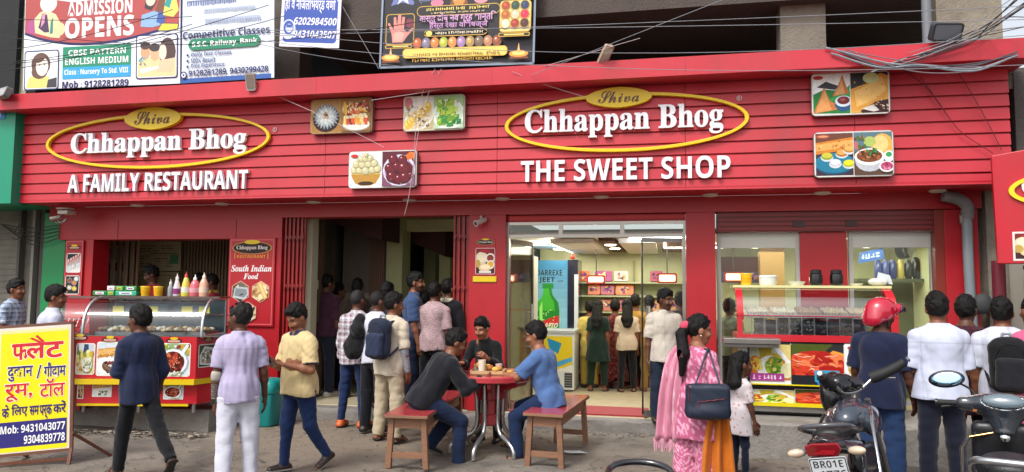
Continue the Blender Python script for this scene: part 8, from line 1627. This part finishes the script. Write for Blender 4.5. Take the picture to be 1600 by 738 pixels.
def motorcycle(label, x, y, rz, lean=0., steer=52, rail='#4a4b50', rm='gloss', bz=1.0):
    T = thing('motorcycle', label, 'motorcycle', (x, y, 0), R(rz)); T.matrix_basis = T.matrix_basis @ Matrix.Rotation(R(lean), 4, 'Y'); L = dict(local=True)
    wheel(T, 0, .29, .055); wheel(T, 1.28, .29, .042)
    BKG, GR = '#1b1c20', '#3a3d44'
    F = Field((-.25, -.45, .55), (.25, .35, .98), .009)                       # tail panel
    F.cap((0, .25, .74), (0, -.2, .80), .115, .105, k=0, flat=1.35, side=(1, 0, 0)); F.cap((0, -.2, .80), (0, -.34, .815), .1, .07, k=.03, flat=1.5, side=(1, 0, 0))
    for q_ in (1, -1): F.cap((.11*q_, .15, .72), (.085*q_, -.26, .80), .05, .04, k=.03)
    F.cut((0, -.345, .8), (0, -1, -.35)); fmesh('tail_panel', F, '#26272c', 'gloss', T)
    M_ = frame((0, -.352, .795), (1, 0, 0), (0, -.32, 1)); q = MB(M_); q.plate([(-.105, -.038), (.075, -.055), (.115, .0), (.1, .042), (-.07, .045), (-.115, .03)], .03, '#7d0712'); q.build('tail_light', 'lens', T, bevel=.008, **L)
    q = MB(M_); q.n = .034; q.poly([(-.07, -.02), (.06, -.03), (.08, .0), (.0, .01)], '#a81420'); q.build('reflector', 'lens', T, **L)
    F = Field((-.12, -.52, .5), (.12, -.2, .8), .009); F.cap((0, -.3, .76), (0, -.42, .64), .075, .06, k=0, flat=2, side=(1, 0, 0)); F.cap((0, -.36, .7), (0, -.36, .66), .045, k=.03); fmesh('mudguard', F, '#17181b', 'plastic', T)
    N_ = frame((.04, -.475, .69), (1, 0, .02), (0, -.28, 1)); pl = MB(N_); pl.plate(rrpts(-.115, -.075, .115, .075, .012), .006, '#c9cfd4'); pl.n = .0065; pl.band(rrpts(-.112, -.072, .112, .072, .012), rrpts(-.106, -.066, .106, .066, .01), .001, '#22242a', .006); pn = pl.build('number_plate', 'gloss', T, **L)
    q = MB(N_); q.n = .0075; q.text(style('BR01E', 'sans'), -.09, .008, .09, .056, '#14161a', bold=-.012); q.text(style('1776', 'sans'), -.06, -.058, .098, -.012, '#14161a', bold=-.012); q.build('lettering', 'print', pn)
    q = MB()                                                                     # grab rail
    q.tube(curve3([(-.14, .12, .83), (-.165, -.1, .885), (-.145, -.27, .925), (-.06, -.34, .94), (.06, -.34, .94), (.145, -.27, .925), (.165, -.1, .885), (.14, .12, .83)], 5), .017, rail, 10); q.build('grab_rail', rm, T, smooth=60, **L)
    F = Field((-.2, -.25, .7), (.2, .85, 1.0), .011); F.cap((0, -.18, .855), (0, .2, .83), .1, .115, k=0, flat=2.0, side=(1, 0, 0)); F.cap((0, .2, .82), (0, .5, .79), .12, .085, k=.03, flat=1.8, side=(1, 0, 0)); fmesh('seat', F, '#101113', 'leather', T)
    F = Field((-.25, .35, .6), (.25, 1.05, 1.1), .011); F.ell((0, .72, .86), (.145, .27, .13), k=0); F.ell((0, .82, .9), (.12, .16, .09), k=.04)
    for q_ in (1, -1): F.ell((.13*q_, .78, .82), (.07, .2, .12), k=.03)
    fmesh('fuel_tank', F, '#343b47', 'lens', T)
    F = Field((-.25, -.1, .35), (.25, .75, .8), .012)
    for q_ in (1, -1): F.cap((.12*q_, .0, .66), (.13*q_, .45, .6), .09, .1, k=0, flat=2.2, side=(0, 0, 1))
    fmesh('side_panel', F, '#1f2127', 'gloss', T)
    F = Field((-.25, .25, .1), (.25, 1.0, .65), .014); F.box((0, .55, .33), (.12, .2, .16), .05, k=0); F.cap((0, .62, .45), (0, .8, .6), .09, .08, k=.03); fmesh('engine', F, '#3a3b3d', 'steel', T)
    q = MB(); q.tube(curve3([(.1, .75, .4), (.14, .6, .18), (.16, .1, .22), (.18, -.35, .34)], 5), [.025]*8+[.045]*8, '#8a8c8e', 10); q.build('exhaust', 'chrome', T, smooth=60, **L)
    q = MB()
    for q_ in (1, -1): q.tube([(.09*q_, 1.28, .29), (.09*q_, 1.05, .95)], .024, '#8d9094', 10); q.tube([(.06*q_, 0, .29), (.11*q_, .5, .3)], .02, '#2a2b2e', 8); q.tube([(.13*q_, .0, .3), (.14*q_, .1, .68)], .028, '#55575a', 10)
    q.build('frame', 'steel', T, smooth=60, **L)
    # handlebar, turned to the left
    HB = Matrix.Translation((0, 1.03, bz)) @ Matrix.Rotation(R(steer), 4, 'Z')
    q = MB(HB); q.tube(curve3([(-.36, -.1, .08), (-.22, -.03, .1), (-.08, .02, .02), (.08, .02, .02), (.22, -.03, .1), (.36, -.1, .08)], 5), .013, '#b9bcc0', 8); hb = q.build('handlebar', 'chrome', T, smooth=60, **L)
    for q_ in (1, -1):
        q = MB(HB); q.tube(curve3([(.2*q_, -.0, .1), (.28*q_, -.06, .125), (.36*q_, -.12, .16), (.42*q_, -.17, .2)], 3), [.045, .05, .05, .046, .043, .042, .044, .04, .036, .034], '#121316', 12); q.build('grip_cover', 'rubber', hb, smooth=60)
        q = MB(HB); q.tube([(.44*q_, -.185, .215), (.452*q_, -.195, .224)], [.028, .02], '#8a8d90', 10); q.build('bar_end', 'chrome', hb, smooth=60)
    F = Field((-.35, .8, .7), (.35, 1.5, 1.25), .011); o_ = math.sin(R(steer))*.2; F.ell((-o_, 1.03+.2*math.cos(R(steer)), .98), (.15, .1, .21), rotz(R(steer)), k=0); F.ell((-o_*.6, 1.03+.12*math.cos(R(steer)), 1.1), (.12, .08, .07), rotz(R(steer)), k=.03); fmesh('headlamp_cowl', F, '#131417', 'gloss', T)
    q = MB(HB); q.M = HB; q.lathe([(.05, 0), (.055, .03), (.05, .05)], (-.06, .03, .06), '#1d1e22', 18, ax=(0, -.6, .8)); q.lathe([(.05, 0), (.055, .03), (.05, .05)], (.06, .03, .06), '#1d1e22', 18, ax=(0, -.6, .8)); q.build('dial', 'lens', T, smooth=50, **L)
    q = MB(HB)
    for k in range(6): q.tube(curve3([(-.1+.04*k, -.0, .03), (-.12+.05*k, .05, .09), (-.06+.03*k, .1, .03)], 4), .006, '#1a1a1c' if k % 2 else '#55585c', 6)
    q.build('cable', 'rubber', T, smooth=60, **L)
    for q_ in (1, -1):
        F = Field((q_*.17-.13, -.4, .66), (q_*.17+.13, -.15, .86), .0065); F.ell((q_*.19, -.3, .765), (.062, .035, .03), rotz(R(-20*q_)), k=0); ob = fmesh('indicator', F, lambda V: np.where((V[:, 1] < -.31)[:, None], np.array(cc('#c9b39a')), np.array(cc('#8a8c90'))), 'lens', T)
        q = MB(); q.tube([(q_*.09, -.28, .775), (q_*.15, -.29, .768)], .013, '#1a1b1d', 8); q.build('stalk', 'plastic', ob, smooth=60)
    q = MB(); q.tube(curve3([(.17, .62, .93), (.2, .42, .88), (.225, .2, .72), (.24, .05, .5), (.235, -.02, .36)], 6), .014, '#c9ccd0', 10); q.build('side_rail', 'chrome', T, smooth=60, **L)
    q = MB(); q.tube(curve3([(-.17, .62, .9), (-.21, .4, .78), (-.22, .2, .62), (-.22, .1, .42)], 6), .012, '#17181b', 10)
    for k in range(5): q.tube([(-.21-.003*k, .34-.05*k, .72-.07*k), (-.12, .34-.05*k, .66-.07*k)], .008, '#17181b', 6)
    q.build('leg_guard', 'gloss', T, smooth=60, **L)
    return T
p = at(1296, 699, z=.81)
mc = motorcycle('black motorcycle with red tail lamp parked with its tail to the road', p.x+.24, p.y+.36, -22, -10)
p2 = at(1012, 722, z=.945)
m2 = motorcycle('motorcycle of which only the shiny black tail rail enters the picture', p2.x, p2.y-.34, 188, 0, 0, '#17181d', 'lens', .8)

def scooter(label, x, y, rz):
    T = thing('scooter', label, 'scooter', (x, y, 0), R(rz)); L = dict(local=True); DKG = '#23262c'
    wheel(T, 0, .22, .05); wheel(T, 1.22, .22, .045)
    F = Field((-.32, -.4, .3), (.32, .55, .85), .012); F.cap((0, .3, .55), (0, -.2, .62), .2, .16, k=0, flat=1.2, side=(1, 0, 0)); F.cap((0, -.15, .66), (0, -.32, .68), .14, .1, k=.04, flat=1.4, side=(1, 0, 0)); F.ell((0, .35, .4), (.2, .14, .14), k=.05); fmesh('body', F, DKG, 'lens', T)
    F = Field((-.25, -.35, .65), (.25, .65, .95), .012); F.cap((0, -.18, .79), (0, .15, .775), .125, .15, k=0, flat=2.1, side=(1, 0, 0)); F.cap((0, .15, .775), (0, .45, .75), .15, .11, k=.03, flat=2.3, side=(1, 0, 0)); fmesh('seat', F, '#1b1e22', 'leather', T)
    q = MB(); q.tube(curve3([(-.19, .2, .7), (-.2, -.02, .77), (-.185, -.2, .84), (-.12, -.3, .865), (.12, -.3, .865), (.185, -.2, .84), (.2, -.02, .77), (.19, .2, .7)], 5), .021, '#b4b8bd', 10, flat=1.); q.build('grab_rail', 'steel', T, smooth=60, **L)
    q = MB(); q.box(-.2, .2, .5, .98, .24, .29, '#17181a'); q.build('foot_board', 'plastic', T, bevel=.02, **L)
    F = Field((-.32, .75, .2), (.32, 1.3, 1.02), .012); F.box((0, 1.0, .58), (.2, .05, .34), .05, rotx(R(12)), k=0); F.cap((0, .98, .82), (0, .95, .98), .1, .07, k=.05); F.cap((0, 1.1, .4), (0, 1.2, .5), .12, .09, k=.05); fmesh('front_panel', F, '#1d1f23', 'plastic', T)
    F = Field((-.14, .95, .2), (.14, 1.45, .55), .012); F.ell((0, 1.22, .34), (.075, .25, .14), k=0); F.ell((0, 1.22, .2), (.07, .26, .22), k=.0, op='s'); fmesh('mudguard', F, DKG, 'lens', T)
    F = Field((-.35, .7, .85), (.35, 1.15, 1.2), .0095); F.ell((0, .93, 1.03), (.2, .13, .085), rotx(R(-14)), k=0)
    for q_ in (1, -1): F.cap((.12*q_, .93, 1.03), (.24*q_, .92, 1.03), .06, .05, k=.04)
    F.cap((0, .9, .95), (0, .86, .86), .11, .06, k=.05, flat=1.4, side=(1, 0, 0)); F.ell((0, .835, 1.075), (.135, .05, .06), rotx(R(-35)), k=.006, op='s')
    fmesh('handlebar_cover', F, lambda V: np.where(((V[:, 2] > 1.06) & (V[:, 1] > .9))[:, None], np.array(cc('#b9b6ae')), np.array(cc('#2a2f38'))), 'lens', T)
    F = Field((-.16, .75, .98), (.16, .98, 1.16), .007); F.ell((0, .863, 1.068), (.125, .035, .055), rotx(R(-35)), k=0); fmesh('speedometer', F, '#5d6e78', 'lens', T)
    for q_ in (1, -1):
        q = MB(); q.tube([(.22*q_, .92, 1.03), (.4*q_, .9, 1.025)], [.019, .021], '#17181b', 12); g_ = q.build('grip', 'rubber', T, smooth=60, **L); q = MB(); q.tube([(.4*q_, .9, 1.025), (.415*q_, .9, 1.025)], .025, '#1f2023', 12); q.build('bar_end', 'plastic', g_, smooth=60)
        q = MB(); q.tube(curve3([(.22*q_, .97, 1.02), (.3*q_, .985, 1.0), (.38*q_, .97, .985)], 4), .008, '#26272a', 8, flat=1.); q.build('brake_lever', 'plastic', T, smooth=60, **L)
        q = MB(); q.box(.17*q_-.03, .17*q_+.03, .865, .89, 1.0, 1.035, '#1a1b1e'); q.box(.17*q_-.012, .17*q_+.012, .862, .866, .985, .997, '#b0602a'); q.build('switch', 'plastic', T, **L)
        q = MB(); q.tube(curve3([(.16*q_, .96, 1.08), (.2*q_, .97, 1.13), (.27*q_, .95, 1.17)], 4), .008, '#17181b', 8); st = q.build('mirror_stalk', 'plastic', T, smooth=60, **L)
        F = Field((q_*.33-.17, .84, 1.08), (q_*.33+.17, 1.02, 1.31), .007); F.ell((q_*.34, .945, 1.19), (.118, .03, .063), rotx(R(-4)) @ roty(R(8*q_)), k=0); F.cut((0, .922, 1.19), (0, -1, .3)); mo = fmesh('mirror', F, '#121316', 'plastic', T)
        F = Field((q_*.33-.17, .86, 1.08), (q_*.33+.17, 1.0, 1.31), .007); F.ell((q_*.34, .935, 1.19), (.103, .03, .052), rotx(R(-4)) @ roty(R(8*q_)), k=0); F.cut((0, .918, 1.19), (0, -1, .3)); V, Q = F.mesh(); skin_mesh('mirror_glass', [(V, Q, np.array(cc('#8fb2d0')))], 'mirror', mo)  # blue sky reflection is put into the glass tint
    q = MB()
    for q_ in (1, -1): q.tube([(.26*q_, .92, .3), (.26*q_, .9, .72), (.21*q_, .88, .8)], .013, '#c9ccd0', 8); q.tube([(.26*q_, .92, .5), (.2*q_, 1.0, .5)], .01, '#c9ccd0', 8)
    q.tube([(-.21, .88, .8), (-.0, .9, .86)], .01, '#b98a5a', 8); q.build('leg_guard', 'chrome', T, smooth=60, **L)
    q = MB(); q.lathe([(.02, 0), (.03, .02), (.02, .03)], (0, .855, .82), '#c9ccd0', 12, ax=(0, -1, .2)); q.build('badge', 'chrome', T, smooth=50, **L)
    q = MB(); q.ball((0, 1.08, 1.02), (.11, .03, .06), '#c9ccd0'); q.build('headlamp', 'lens', T, smooth=60, **L)
    q = MB(); q.tube([(.12, -.05, .25), (.15, -.35, .3)], .045, '#3a3b3d', 12); q.build('exhaust', 'steel', T, smooth=60, **L)
    q = MB(); q.ball((0, -.385, .66), (.09, .03, .04), '#7d0a14'); q.build('tail_light', 'lens', T, smooth=60, **L)
    return T
p = at(1568, 627, z=1.07)
Rz = Matrix.Rotation(R(-20), 4, 'Z') @ Vector((0, .86, 0))
scooter('dark grey scooter with round mirror and silver rear rail', p.x-Rz.x, p.y-Rz.y, -20)
